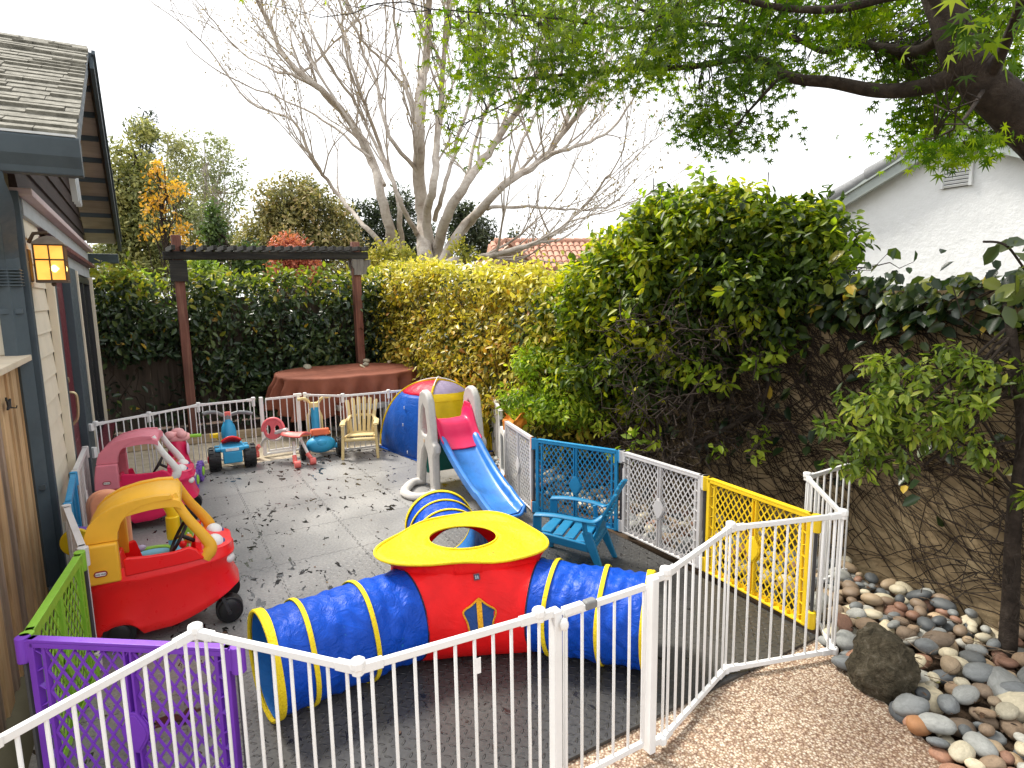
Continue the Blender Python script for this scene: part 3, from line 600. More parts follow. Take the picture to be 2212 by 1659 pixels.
# ================================================================== HEDGES, BUSHES, TREES
bark_d = rough_mat('dark_bark', [(.3, (.022, .016, .012)), (.6, (.06, .045, .035)), (.8, (.11, .09, .07))], 18, bmp=.9, bd=.02)
bark_g = rough_mat('grey_bark', [(.25, (.22, .17, .13)), (.45, (.43, .375, .32)), (.62, (.55, .5, .44)), (.8, (.33, .245, .17))], 5, bmp=.6, bd=.03)
def twig_path(a, b, n=6, wob=.08):
    a, b = Vector(a), Vector(b); L_ = (b-a).length; out = []
    for i in range(n+1):
        t = i/n; w = wob*L_*math.sin(PI*t); out.append(a.lerp(b, t)+Vector((random.gauss(0, w), random.gauss(0, w), random.gauss(0, w)))*.6)
    return out
def hedge_leaves(root, A, B, nrm, zb, zt, depth, n, size, mat_, young, asp=.48, young_h=.4, thin=None, tone=(.1, .9)):
    """leaf skin of a hedge from A to B: a clumpy face towards nrm and a ragged top"""
    zr = zt if isinstance(zt, tuple) else (zt, zt); zt = max(zr); A, B = np.array(A), np.array(B); nr = np.array(nrm); d = B-A; Ln = np.linalg.norm(d); K = int(Ln*9*(zt-zb)*3)
    cs = rng.random(K); cz = zb+(zt-zb)*rng.random(K)**.85; cd = depth*(.2+.8*rng.random(K))
    Pc = A+d*cs[:, None]+np.array([0, 0, 1])*cz[:, None]+nr*cd[:, None]
    k = rng.integers(0, K, n); off = rng.normal(size=(n, 3))*np.array([.13, .13, .11]); P = Pc[k]+off
    if thin: keep = np.array([rng.random() < thin(s, z) for s, z in zip(((P-A)@d)/Ln**2, P[:, 2])]); P = P[keep]; k = k[keep]
    ztl = zr[0]+(zr[1]-zr[0])*((P-A)@d)/Ln**2; P[:, 2] = zb+(P[:, 2]-zb)*(ztl-zb)/(zt-zb); P[:, 2] = np.minimum(P[:, 2], ztl+.14*rng.random(len(P))+.1*np.sin(((P-A)@d)/Ln*17)); n = len(P)
    N = unit(nr*.8+np.array([0, 0, .7])+rng.normal(size=(n, 3))*.5); D = unit(rng.normal(size=(n, 3))*.7+np.array([0, 0, -.45])+nr*.3)
    T = np.clip(rng.normal(rng.uniform(tone[0], tone[1], K)[k], .2), 0, .96); T[rng.random(n) < .01] = 1; L_ = size*rng.uniform(.6, 1.3, n)
    isy = (P[:, 2] > ztl-young_h*rng.random(n)**1.2) | (rng.random(n) < .02)
    o = [leaves('foliage', P[~isy], D[~isy], N[~isy], L_[~isy], L_[~isy]*asp, T[~isy], mat_, root)]
    o.append(leaves('young_shoots', P[isy], D[isy]+np.array([0, 0, .5]), N[isy], L_[isy]*.95, L_[isy]*asp*.95, T[isy], young, root))
    mb = MB()
    for j in range(int(Ln*26)):
        s = random.random(); z0 = random.uniform(zb-.1, zt*.6); p = Vector(A+d*s)+Vector(nr)*random.uniform(0, depth*1.0)+Vector((0, 0, z0)); q = p+Vector((random.gauss(0, .25), random.gauss(0, .15), random.uniform(.3, .9)))+Vector(nr)*random.uniform(-.1, .25); q.z = min(q.z, min(zr))
        pts = twig_path(p, q, 6, .1); mb.tube(pts, [.008*(1-.7*i/6) for i in range(7)], 4, caps=False)
    mb.build('stem', bark_d, root, smooth=60); return o
dark_leaf = leaf_mat('dark_hedge_leaf', [(0, (.016, .03, .015)), (.4, (.032, .06, .026)), (.75, (.065, .105, .04)), (.985, (.12, .16, .05)), (1, (.42, .27, .03))], .3, .2)
young_leaf = leaf_mat('young_hedge_leaf', [(0, (.1, .15, .02)), (.5, (.24, .29, .03)), (.85, (.42, .4, .06)), (1, (.5, .4, .06))], .4, .4)
gold_leaf = leaf_mat('golden_leaf', [(0, (.04, .06, .012)), (.2, (.2, .2, .025)), (.42, (.5, .43, .045)), (.75, (.72, .61, .11)), (.93, (.66, .42, .05)), (1, (.5, .22, .04))], .38, .35, (1.2, 1.2, .5))
gold_young = leaf_mat('golden_young_leaf', [(0, (.4, .4, .04)), (.5, (.7, .62, .1)), (1, (.82, .72, .2))], .38, .4, (1.2, 1.2, .5))
hb = thing('back_hedge', 'dark glossy climbing hedge with yellow green tips along the back fence', 'hedge', (0, 0, 0))
hedge_leaves(hb, uv(10.0, -.95), uv(10.0, 3.9), tuple(-U), .1, 2.22, .36, 15500, .1, dark_leaf, young_leaf, thin=lambda s, z: (.12 if (z < 1.05 and s < .27) else (.5 if z < .5 else 1)), young_h=.5)
hg = thing('golden_hedge', 'tall golden yellow variegated hedge in the sunlit back right corner', 'hedge', (0, 0, 0))
hedge_leaves(hg, uv(4.7, 3.8), uv(10.1, 3.8), tuple(-V), .1, (2.02, 2.40), .42, 31000, .078, gold_leaf, gold_young, .5, .4, thin=lambda s, z: .8 if z < .7 else 1, tone=(.0, .85))

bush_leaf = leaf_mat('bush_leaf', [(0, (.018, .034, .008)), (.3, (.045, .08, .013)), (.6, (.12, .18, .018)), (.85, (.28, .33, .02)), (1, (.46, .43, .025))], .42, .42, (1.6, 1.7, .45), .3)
fine_leaf = leaf_mat('fine_green_leaf', [(0, (.08, .14, .015)), (.45, (.24, .34, .03)), (.8, (.46, .52, .05)), (1, (.58, .58, .07))], .45, .45, (1.5, 1.7, .5), .3)
big = thing('climbing_bush', 'large domed green climbing bush spilling over the tan garden wall', 'bush', tuple(uv(4.3, 3.6)))
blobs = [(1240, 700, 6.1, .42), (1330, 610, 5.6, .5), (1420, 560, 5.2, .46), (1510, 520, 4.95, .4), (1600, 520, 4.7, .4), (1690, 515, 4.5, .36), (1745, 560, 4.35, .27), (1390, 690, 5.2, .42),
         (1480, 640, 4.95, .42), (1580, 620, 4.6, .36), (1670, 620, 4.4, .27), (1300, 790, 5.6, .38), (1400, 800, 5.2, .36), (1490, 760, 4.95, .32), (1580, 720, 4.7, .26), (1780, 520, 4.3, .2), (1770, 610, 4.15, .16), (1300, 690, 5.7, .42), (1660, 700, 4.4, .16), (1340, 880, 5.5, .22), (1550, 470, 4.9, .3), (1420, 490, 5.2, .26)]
def sub_clumps(bl, k, r, spread=1.0):
    cs, rs = [], []
    for X, Y, d, rad in bl:
        c = np.array(Pd(X, Y, d)); n = max(2, int(k*(rad/.36)**2)); dv = rand_unit(n); dv[:, 2] = np.abs(dv[:, 2])*.85-.15*rng.random(n)+(-.35)*(rng.random(n) < .35)
        for q in dv: cs.append(c+q*rad*spread*rng.uniform(.72, 1.05)); rs.append(r*rng.uniform(.7, 1.3))
    return cs, rs
def rebase(o, root): o.location = -root.location
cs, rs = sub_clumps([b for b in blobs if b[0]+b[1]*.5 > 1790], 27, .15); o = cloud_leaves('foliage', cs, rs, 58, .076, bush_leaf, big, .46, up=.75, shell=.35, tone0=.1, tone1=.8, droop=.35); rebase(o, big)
cs, rs = sub_clumps([b for b in blobs if b[0]+b[1]*.5 <= 1790], 27, .15); o = cloud_leaves('lit_foliage', cs, rs, 58, .076, bush_leaf, big, .46, up=.75, shell=.35, tone0=.4, tone1=1.0, droop=.35); rebase(o, big)  # upper-left clumps toned lighter: sunlight put into the leaf colour
mb = MB()
for pts, r in (([(1420, 1010, 4.75), (1500, 960, 4.75), (1590, 915, 4.6), (1650, 880, 4.5), (1700, 850, 4.45)], .026), ([(1440, 1010, 4.8), (1420, 900, 4.9), (1400, 760, 5.1), (1420, 640, 5.2)], .02), ([(1500, 990, 4.6), (1490, 880, 4.7), (1530, 760, 4.7), (1570, 640, 4.65)], .02), ([(1640, 900, 4.4), (1670, 790, 4.4), (1690, 680, 4.45), (1720, 560, 4.4)], .014), ([(1500, 900, 4.8), (1430, 840, 4.9), (1350, 780, 5.3), (1290, 690, 5.7)], .014), ([(1300, 930, 5.4), (1290, 860, 5.5), (1270, 760, 5.8)], .02)):
    q = smooth_path([Pd(*p) for p in pts], 6); mb.tube(q, [r*(1-.6*i/len(q)) for i in range(len(q))], 7)
for k in range(330):
    X, Y, d, rad = random.choice(blobs); c = Pd(X, Y, d); p = c+Vector(rand_unit(1)[0])*rad*.5; p.z -= random.uniform(.05, .5); q = p+Vector((random.gauss(0, .2), random.gauss(0, .2), random.gauss(.12, .2))); mb.tube(twig_path(p, q, 5, .14), [.006*(1-.7*i/5) for i in range(6)], 4, caps=False)
for k in range(520):                                                    # bare inner twigs low in the bush
    p = Pd(random.uniform(1330, 1830), random.uniform(680, 1010), random.uniform(4.2, 4.9)); q = p+Vector((random.gauss(0, .16), random.gauss(0, .16), random.gauss(.05, .16))); mb.tube(twig_path(p, q, 5, .2), [.0055*(1-.7*i/5) for i in range(6)], 4, caps=False)
o = mb.build('branch', bark_d, big, smooth=60); rebase(o, big)
cs, rs = [], []
for X0, Y0, d, n_ in ((1600, 950, 4.3, 3), (1480, 820, 4.6, 3), (1560, 800, 4.5, 3), (1640, 790, 4.3, 4), (1330, 985, 5.0, 3), (1400, 950, 4.8, 2), (1700, 760, 4.2, 3), (1420, 420, 5.1, 4), (1530, 400, 4.9, 4), (1510, 455, 4.9, 4), (1800, 590, 4.1, 5), (1840, 560, 4.0, 3), (1820, 530, 4.1, 3)):
    for k in range(n_): cs.append(np.array(Pd(X0+random.gauss(0, 22), Y0+random.gauss(0, 22), d))); rs.append(.06)
    o = cloud_leaves('shoot', cs[-n_:], rs[-n_:], 11, .085, fine_leaf, big, .45, shell=.2, tone0=.2, tone1=.8); rebase(o, big)
mb = MB()
for a_, b_ in (((1415, 560, 5.1), (1412, 385, 5.1)), ((1530, 500, 4.9), (1520, 372, 4.9)), ((1655, 490, 4.6), (1660, 372, 4.6))): mb.tube(twig_path(Pd(*a_), Pd(*b_), 6, .05), .004, 4)
o = mb.build('twig', bark_d, big, smooth=60); rebase(o, big)
fs = thing('fine_leaved_shrub', 'bright lime green fine leaved shrub hanging over the lattice panels', 'shrub', tuple(Pz(1190, 1000, 0)))
blobs2 = [(1130, 860, 6.0, .24), (1180, 800, 6.0, .3), (1230, 870, 5.7, .3), (1200, 740, 6.2, .28), (1150, 780, 6.3, .22), (1120, 905, 5.9, .16), (1260, 800, 5.7, .28), (1290, 910, 5.5, .18), (1180, 900, 5.8, .22), (1250, 690, 6.1, .24)]
cs, rs = sub_clumps(blobs2, 30, .1); o = cloud_leaves('foliage', cs, rs, 40, .06, fine_leaf, fs, .4, up=.7, shell=.3, tone0=.15, tone1=.9, droop=.4); rebase(o, fs)
mb = MB()
for k in range(90):
    X, Y, d, rad = random.choice(blobs2); c = Pd(X, Y, d); b0 = Pz(random.uniform(1150, 1260), 985, 0.0)+V*.25; p = b0.lerp(c, random.random()); mb.tube(twig_path(p, c+Vector(rand_unit(1)[0])*rad*.9, 6, .1), [.007*(1-.7*i/6) for i in range(7)], 4, caps=False)
o = mb.build('stem', bark_d, fs, smooth=60); rebase(o, fs)

# broad-leaved ivy over the coping of the garden wall
ivy = thing('wall_ivy', 'broad leaved dark ivy draped over the top of the tan garden wall', 'ivy', (2.7, 3.0, 1.7))
ivy_leaf = leaf_mat('ivy_leaf', [(0, (.01, .022, .01)), (.45, (.03, .055, .02)), (.7, (.09, .12, .02)), (.88, (.22, .24, .03)), (1, (.5, .35, .05))], .3, .3)
Ps, Ns, Ds = [], [], []
for k in range(2900):
    t = random.uniform(.05, 3.2); h = 1.93-abs(random.gauss(0, .17))+.03*math.sin(t*21); h = min(h, 1.84+random.random()*.13) if random.random() > .03 else 1.85+random.random()*.25
    if k > 2640: h = random.uniform(.5, 1.75)
    p = wall_pt(t, h, random.uniform(.0, .13) if h < 1.8 else random.uniform(-.22, .13)); Ps.append(p); n = wall_pt(t, h, 1)-wall_pt(t, h, 0); Ns.append(n*.6+Vector((random.gauss(0, .4), random.gauss(0, .4), .7))); Ds.append(Vector((random.gauss(0, .5), random.gauss(0, .5), -.45))+n*.35)
n = len(Ps); L_ = rng.uniform(.06, .125, n); o = leaves('foliage', np.array(Ps), np.array(Ds), np.array(Ns), L_, L_*.62, np.clip(rng.normal(.42, .25, n), 0, 1), ivy_leaf, ivy); rebase(o, ivy)
mb = MB()
for k in range(70):
    t = random.uniform(.05, 2.9); pts = [wall_pt(t+.02*j, 1.85-.03*j*random.random()-.01*j, .03+.05*random.random()) for j in range(7)]; mb.tube(pts, .005, 4, caps=False)
for X, Y in ((2190, 560),):
    q = [Pd(2250, 640, 2.6), Pd(2205, 570, 2.55), Pd(2170, 528, 2.5), Pd(2125, 522, 2.45)]; mb.tube(smooth_path(q, 5), .005, 5)
o = mb.build('stem', bark_d, ivy, smooth=60); rebase(o, ivy)
Ps = [Pd(X, Y, 2.5) for X, Y in ((2170, 530), (2190, 545), (2200, 560), (2205, 580), (2160, 528), (2200, 520), (2210, 600), (2215, 620), (2195, 590), (2185, 640), (2205, 650), (2170, 660), (2150, 650), (2120, 670), (2190, 690), (2210, 700))]
o = leaves('branch_leaf', np.array(Ps), np.array([(random.gauss(.2, .5), random.gauss(0, .3), -.3+random.gauss(0, .4)) for _ in Ps]), np.array([(random.gauss(0, .4), -.7, .6) for _ in Ps]), .1, .055, rng.uniform(.5, .85, len(Ps)), ivy_leaf, ivy); rebase(o, ivy)
# small tree standing in the pebbles on the right
st = thing('small_tree', 'small slender tree with drooping light green leaves standing in the pebbles', 'tree', (2.44, 2.78, -.03))
mb = MB(); tp = smooth_path([Vector((2.44, 2.78, -.05)), Vector((2.46, 2.82, .3)), Vector((2.45, 2.84, .7)), Vector((2.47, 2.86, 1.1)), Vector((2.42, 2.9, 1.5)), Vector((2.4, 2.95, 1.75))], 6); mb.tube(tp, [.042*(1-.55*i/len(tp)) for i in range(len(tp))], 9)
tb = [(1900, 880, 2.95, .13), (1960, 830, 3.0, .14), (2040, 800, 3.0, .13), (1850, 940, 3.05, .11), (1920, 960, 2.95, .13), (1990, 910, 2.9, .15), (2080, 870, 2.85, .12), (1790, 930, 3.1, .07), (1880, 1010, 3.0, .1), (2060, 960, 2.8, .12), (2190, 830, 2.8, .09), (1960, 1010, 2.9, .07), (2110, 790, 2.9, .1), (1830, 870, 3.1, .07), (2200, 1080, 2.65, .08), (1810, 1000, 3.0, .05), (1905, 790, 3.05, .07)]
trunk = None
for X, Y, d, r in tb:
    c = Pd(X, Y, d); mb.tube(twig_path(tp[random.randint(14, len(tp)-4)], c, 7, .09), [.009*(1-.7*i/7) for i in range(8)], 5, caps=False)
    for k in range(5): mb.tube(twig_path(c, c+Vector(rand_unit(1)[0])*r*1.1, 4, .1), .0022, 4, caps=False)
for k in range(40):
    p = tp[random.randint(4, len(tp)-8)]; mb.tube(twig_path(p, p+Vector((random.gauss(-.15, .2), random.gauss(0, .15), random.gauss(0, .2))), 5, .16), .0028, 4, caps=False)
o = mb.build('trunk', bark_d, st, smooth=60); rebase(o, st)
cs, rs = sub_clumps(tb, 90, .05); o = cloud_leaves('crown', cs, rs, 16, .056, leaf_mat('tree_leaf', [(0, (.055, .09, .016)), (.4, (.15, .22, .03)), (.75, (.32, .4, .05)), (1, (.5, .52, .08))], .36, .4), st, .38, up=.8, shell=.2, tone0=.1, tone1=.9, droop=.5); rebase(o, st)

# ------------------------------------------------------------------ the maple overhead
mt = thing('maple_tree', 'leaning maple with dark trunk and dense star shaped leaves overhead at upper right', 'tree', (3.25, 2.55, -.05))
limbs = {'trunk': ([Vector((3.25, 2.55, -.1)), Vector((3.1, 2.66, .8)), Vector((2.9, 2.8, 1.6)), Pd(2330, 400, 2.9), Pd(2200, 250, 2.9), Pd(2130, 185, 2.9), Pd(2078, 120, 2.9), Pd(2050, 40, 2.9), Pd(2010, -60, 2.95), Pd(1960, -200, 3.0)], (.15, .055)),
         'limb_low': ([Pd(2085, 140, 2.9), Pd(2040, 172, 2.95), Pd(1970, 192, 3.05), Pd(1890, 195, 3.15), Pd(1800, 178, 3.25), Pd(1730, 172, 3.3), Pd(1690, 160, 3.35), Pd(1655, 133, 3.4), Pd(1600, 128, 3.45), Pd(1480, 145, 3.6), Pd(1350, 150, 3.75), Pd(1250, 158, 3.9), Pd(1120, 170, 4.0), Pd(1010, 160, 4.1)], (.048, .006)),
         'limb_mid': ([Pd(2050, 60, 2.9), Pd(1990, 108, 3.1), Pd(1920, 105, 3.25), Pd(1840, 95, 3.4), Pd(1780, 110, 3.5), Pd(1720, 85, 3.6), Pd(1620, 60, 3.8), Pd(1500, 50, 3.9), Pd(1380, 20, 4.0)], (.03, .008)),
         'limb_high': ([Pd(2030, -20, 2.9), Pd(1930, -10, 2.9), Pd(1800, 20, 3.0), Pd(1650, 10, 3.1), Pd(1500, -40, 3.2)], (.03, .01)),
         'limb_right': ([Pd(2130, 185, 2.9), Pd(2170, 100, 2.7), Pd(2200, 20, 2.5), Pd(2230, -80, 2.4)], (.03, .012)),
         'limb_droop': ([Pd(1690, 160, 3.35), Pd(1640, 215, 3.3), Pd(1600, 260, 3.3), Pd(1560, 310, 3.3)], (.012, .003)),
         'limb_near': ([Pd(2130, 185, 2.9), Pd(2080, 260, 2.6), Pd(2020, 300, 2.5)], (.012, .003)),
         'limb_far': ([Pd(1250, 158, 3.9), Pd(1120, 210, 3.9), Pd(1040, 250, 3.8), Pd(970, 280, 3.7)], (.008, .002)),
         'limb_left': ([Pd(1500, 50, 3.9), Pd(1350, 60, 3.7), Pd(1200, 40, 3.6), Pd(1080, 30, 3.5), Pd(930, 20, 3.4)], (.01, .003))}
mb = MB(); limb_pts = []
for nm, (pts, (r0, r1)) in limbs.items():
    q = smooth_path(pts, 7); rr = [r0+(r1-r0)*(i/len(q))**.7 for i in range(len(q))]
    if nm == 'trunk':
        m0 = MB(); m0.tube(q, rr, 14); o = m0.build('trunk', bark_d, mt, smooth=60); rebase(o, mt); limb_pts += q[28:]
    else: mb.tube(q, rr, 9); limb_pts += q
bound = [(985, 120), (1010, 200), (1060, 230), (1130, 190), (1200, 250), (1280, 215), (1360, 205), (1420, 165), (1480, 215), (1500, 290), (1530, 330), (1600, 320), (1680, 290), (1705, 165), (1760, 150), (1850, 150), (1940, 160), (1965, 300), (2000, 330), (2060, 350), (2120, 330), (2160, 260), (2250, 300)]
def ymax(x):
    for (a, b), (c, d) in zip(bound, bound[1:]):
        if a <= x <= c: return b+(d-b)*(x-a)/(c-a)
    return 0
sprays = []
while len(sprays) < 560:
    x, y = random.uniform(990, 2260), random.uniform(-110, 345)
    if y > ymax(x)-8: continue
    g = noise.noise(Vector((x*.011, y*.016, 3.1)))
    if g < -.16 and random.random() < .85: continue
    if 1700 < x < 1960 and y > 100 and random.random() < .4: continue
    sprays.append((x, y, random.uniform(2.9, 4.3) if x < 1700 else random.uniform(3.05, 4.0)))
sprays += [(X, Y, 2.55) for X, Y in ((2010, 290), (2050, 310), (2090, 325), (1985, 300), (2130, 300), (2030, 335))]
far_sprays = [(935, 130, 3.3), (950, 190, 3.3), (930, 235, 3.3), (965, 265, 3.3), (1000, 215, 3.3), (1000, 300, 3.3), (975, 320, 3.3), (1030, 345, 3.3), (1040, 175, 3.4), (1060, 245, 3.4), (920, 90, 3.3), (905, 60, 3.2), (1010, 255, 3.3), (1070, 310, 3.5), (1100, 270, 3.5), (960, 225, 3.2), (1120, 225, 3.5), (740, 8, 3.0), (935, 20, 3.2), (980, 150, 3.4), (1150, 255, 3.6), (1090, 200, 3.5), (555, 3, 2.8)]
Pm, Dm, Nm, Zm, Tm = [], [], [], [], []
LP = np.array([tuple(p) for p in limb_pts])
def spray(X, Y, d, k, rad, size, tone):
    c = Pd(X, Y, d); j = int(np.argmin(np.sum((LP-np.array(c))**2, 1))); a = Vector(LP[j])
    mb.tube(twig_path(a, c, 6, .06), [.0035*(1-.65*i/6) for i in range(7)], 4, caps=False)
    ax = (c-a); ax.z *= .4; ax = ax.normalized() if ax.length > 1e-3 else Vector((-1, 0, 0))
    for i in range(k):
        q = Vector((random.gauss(0, rad), random.gauss(0, rad), random.gauss(-.01, rad*.38))); Pm.append(c+q); Dm.append(ax*.6+Vector((q.x, q.y, -.25)).normalized()*.8+Vector((random.gauss(0, .2), random.gauss(0, .2), random.gauss(-.25, .25))))
        Nm.append(Vector((random.gauss(0, .35), random.gauss(0, .35), 1))); Zm.append(size*random.uniform(.6, 1.2)); Tm.append(min(1, max(0, random.gauss(tone, .14))))
for X, Y, d in sprays: spray(X, Y, d, 24, .09, .039, .35+.25*noise.noise(Vector((X*.006, Y*.008, 0)))+.12*(X < 1500))
for X, Y, d in far_sprays: spray(X, Y, d, 11 if X > 800 else 3, .05, .034, .68)
for X, Y, d in ((2080, 45, 1.75), (2110, 85, 1.8), (2060, 95, 1.8), (2140, 60, 1.75), (2090, 10, 1.75), (2150, 110, 1.8), (2180, 30, 1.7)): spray(X, Y, d, 5, .06, .052, .45)
maple_leaf = leaf_mat('maple_leaf', [(0, (.016, .036, .004)), (.35, (.05, .10, .006)), (.65, (.18, .24, .012)), (1, (.4, .44, .025))], .65, .55, (1.6, 1.8, .35), .15)
o = star_leaves('crown', np.array([tuple(p) for p in Pm]), np.array([tuple(p) for p in Dm]), np.array([tuple(p) for p in Nm]), np.array(Zm), np.array(Tm), maple_leaf, mt); rebase(o, mt)
o = mb.build('limb', bark_d, mt, smooth=60); rebase(o, mt)

# ------------------------------------------------------------------ the bare grey tree beyond the hedge
bt_ = thing('bare_tree', 'tall bare grey many stemmed tree with fine twigs behind the hedge', 'tree', Pd(930, 640, 13)*1); bt_.location.z = -.05
BL = [([(918, 640), (918, 568), (915, 484), (905, 391), (905, 286), (907, 208), (920, 130), (925, 52), (928, -40), (935, -160)], .25, .05, 13.0),
      ([(856, 640), (850, 547), (842, 495), (819, 406), (798, 338), (746, 250), (694, 193), (621, 130), (579, 52), (548, -20), (520, -110)], .17, .03, 13.3),
      ([(880, 640), (868, 547), (862, 450), (850, 396), (820, 312), (790, 230), (760, 140), (740, 40), (720, -60)], .09, .025, 13.4),
      ([(930, 560), (923, 469), (936, 406), (944, 323), (954, 208), (959, 130), (970, 52), (978, -60)], .14, .035, 12.7),
      ([(935, 640), (944, 547), (965, 469), (1006, 396), (1053, 333), (1110, 250), (1142, 198), (1190, 130), (1230, 50), (1260, -50)], .17, .03, 12.6),
      ([(945, 640), (959, 557), (1001, 495), (1043, 448), (1100, 391), (1162, 354), (1225, 276), (1267, 208), (1293, 156), (1320, 80), (1340, 0)], .16, .02, 12.4),
      ([(955, 640), (980, 521), (1043, 443), (1110, 385), (1183, 339), (1241, 318), (1319, 281), (1371, 208), (1397, 172)], .11, .015, 12.9),
      ([(1043, 448), (1110, 445), (1189, 450), (1267, 453), (1319, 443), (1345, 420)], .05, .012, 12.2),
      ([(940, 620), (959, 573), (1006, 560), (1058, 552), (1136, 531), (1189, 510), (1256, 453), (1319, 375)], .12, .02, 11.6),
      ([(905, 510), (871, 453), (850, 396), (808, 307), (770, 230), (700, 120), (660, 30), (640, -50)], .07, .02, 12.8),
      ([(850, 560), (803, 505), (761, 458), (715, 401), (673, 339), (631, 260), (538, 219), (449, 104), (381, 42)], .08, .012, 13.6),
      ([(829, 400), (788, 307), (725, 224), (652, 172), (579, 146), (511, 104), (440, 20)], .06, .012, 13.2),
      ([(903, 370), (840, 292), (814, 182), (782, 104), (777, 52), (725, -20)], .06, .02, 12.9),
      ([(905, 240), (850, 156), (788, 94), (756, 31), (735, -60)], .05, .015, 13.3),
      ([(938, 475), (958, 410), (985, 312), (1022, 182), (1032, 78), (1043, -30)], .07, .02, 12.9),
      ([(1006, 396), (1030, 290), (1075, 180), (1100, 70), (1110, -30)], .06, .02, 13.2),
      ([(905, 300), (880, 200), (860, 110), (850, 0), (840, -80)], .06, .02, 13.0), ([(800, 340), (700, 260), (600, 210), (480, 160), (400, 90)], .04, .01, 13.8), ([(765, 280), (690, 160), (630, 60), (600, -40)], .04, .01, 13.0),
      ([(1100, 391), (1130, 300), (1190, 190), (1250, 90), (1280, 10)], .05, .012, 12.3), ([(1189, 510), (1160, 440), (1180, 380)], .025, .008, 11.5), ([(1110, 385), (1100, 330), (1110, 250)], .03, .01, 12.6)]
mb = MB(); tips = []; nb = 0
def bare_branch(p, d, ln, r, lev):
    """a twig that bends upward and forks"""
    global nb
    if nb > 1800: return
    nb += 1; pts = [p]; q = p.copy(); dd = d.normalized(); n = 6 if lev else 5
    for i in range(n):
        dd = (dd+Vector((random.gauss(0, .11), random.gauss(0, .11), random.gauss(.05, .09)))).normalized(); q = q+dd*ln/n; pts.append(q.copy())
        if lev > 0 and i >= 1 and random.random() < .5:
            bare_branch(q, (dd+Vector((random.gauss(0, .36), random.gauss(0, .36), random.gauss(.12, .25)))).normalized(), ln*random.uniform(.4, .7), r*.62, lev-1)
    mb.tube(pts, [r*(1-.62*i/n) for i in range(n+1)], 4 if lev < 2 else 5, caps=False); tips.append(q)
for pts, r0, r1, dep in BL:
    q = smooth_path([Pd(X, Y, dep+.55*math.sin(i*1.7+dep*9)) for i, (X, Y) in enumerate(pts)], 5); n = len(q)
    if pts[0][1] == 640: q[0].z = -.05
    mb.tube([p+Vector((random.gauss(0, .012), 0, random.gauss(0, .012))) for p in q], [.8*(r0+(r1-r0)*(i/n)**.75) for i in range(n)], 10)
    for i in range(max(4, n//3), n-1):
        if random.random() < .5:
            d = (q[i+1]-q[i]).normalized(); rr = r0+(r1-r0)*(i/n)**.75
            bare_branch(q[i], d+Vector((random.gauss(0, .42), random.gauss(0, .4), random.gauss(.15, .25))), random.uniform(.9, 2.1), max(.009, min(rr*.45, .028)), 2)
    bare_branch(q[-1], q[-1]-q[-2], 1.3, r1*.8, 2)
o = mb.build('trunk', bark_g, bt_, smooth=60); rebase(o, bt_)
tp_ = np.array([tuple(p) for p in tips]); o = leaves('bud', np.repeat(tp_, 2, 0)+rng.normal(size=(len(tp_)*2, 3))*.07, rand_unit(len(tp_)*2)+np.array([0, 0, .5]), rand_unit(len(tp_)*2), .06, .03, rng.random(len(tp_)*2), leaf_mat('bud_leaf', [(0, (.2, .15, .07)), (.5, (.3, .24, .1)), (1, (.42, .3, .1))], .6, .3, (1, 1, .8)), bt_); rebase(o, bt_)

# ------------------------------------------------------------------ trees far behind
def far_tree(name, label, X, Y, dist, blobs_, stops, size, k, r, per, asp=.5, twigs=14, trunk_r=.12, shell=.2, cat='tree'):
    root = thing(name, label, cat, Pd(X, Y, dist)*1, group='trees beyond the back fence'); root.location.z = -.05
    cs, rs = [], []
    for bx, by, rad in blobs_:
        c = np.array(Pd(bx, by, dist)); rm = rad/F_PX*dist; n = max(2, int(k*(rad/60)**2))
        for q in rand_unit(n): cs.append(c+q*rm*rng.uniform(.3, 1)**.6); rs.append(r*rng.uniform(.6, 1.4))
    o = cloud_leaves('crown', cs, rs, per, size, leaf_mat(name+'_leaf', stops, .55, .3, (1.2, 1.3, .7)), root, asp, up=.4, shell=shell, tone0=.05, tone1=.95); rebase(o, root)
    mb = MB(); base = root.location; top = Vector(max(cs, key=lambda c: c[2])); pt = [base.lerp(Vector((base.x*.4+top.x*.6, base.y, top.z)), i/8)+Vector((random.gauss(0, .1), 0, 0)) for i in range(9)]
    mb.tube(pt, [trunk_r*(1-.85*i/8) for i in range(9)], 7)
    for j in range(twigs):
        c = Vector(random.choice(cs)); a = pt[random.randint(2, 7)]; mb.tube(twig_path(a, c, 6, .05), [trunk_r*.3*(1-.75*i/6) for i in range(7)], 5, caps=False)
    o = mb.build('trunk', bark_g if 'pop' in name or 'pale' in name else bark_d, root, smooth=60); rebase(o, root); return root
far_tree('conifer_tree', 'dark pointed conifer tip rising behind the yellow green trees', 315, 640, 30, [(318, 255, 14), (318, 275, 20), (318, 300, 26), (318, 335, 30)], [(0, (.02, .035, .015)), (1, (.07, .09, .035))], .22, 60, .3, 30, .25, 4)
far_tree('olive_tree', 'tall olive green tree close behind the house roof', 275, 640, 20, [(310, 300, 26), (285, 350, 42), (265, 400, 45), (300, 420, 50), (270, 470, 52), (290, 520, 52), (250, 540, 45), (330, 480, 40), (245, 440, 34), (330, 540, 45), (250, 600, 44), (320, 600, 44)], [(0, (.12, .14, .05)), (.5, (.3, .31, .11)), (1, (.52, .48, .18))], .15, 40, .34, 70, .4, 30)
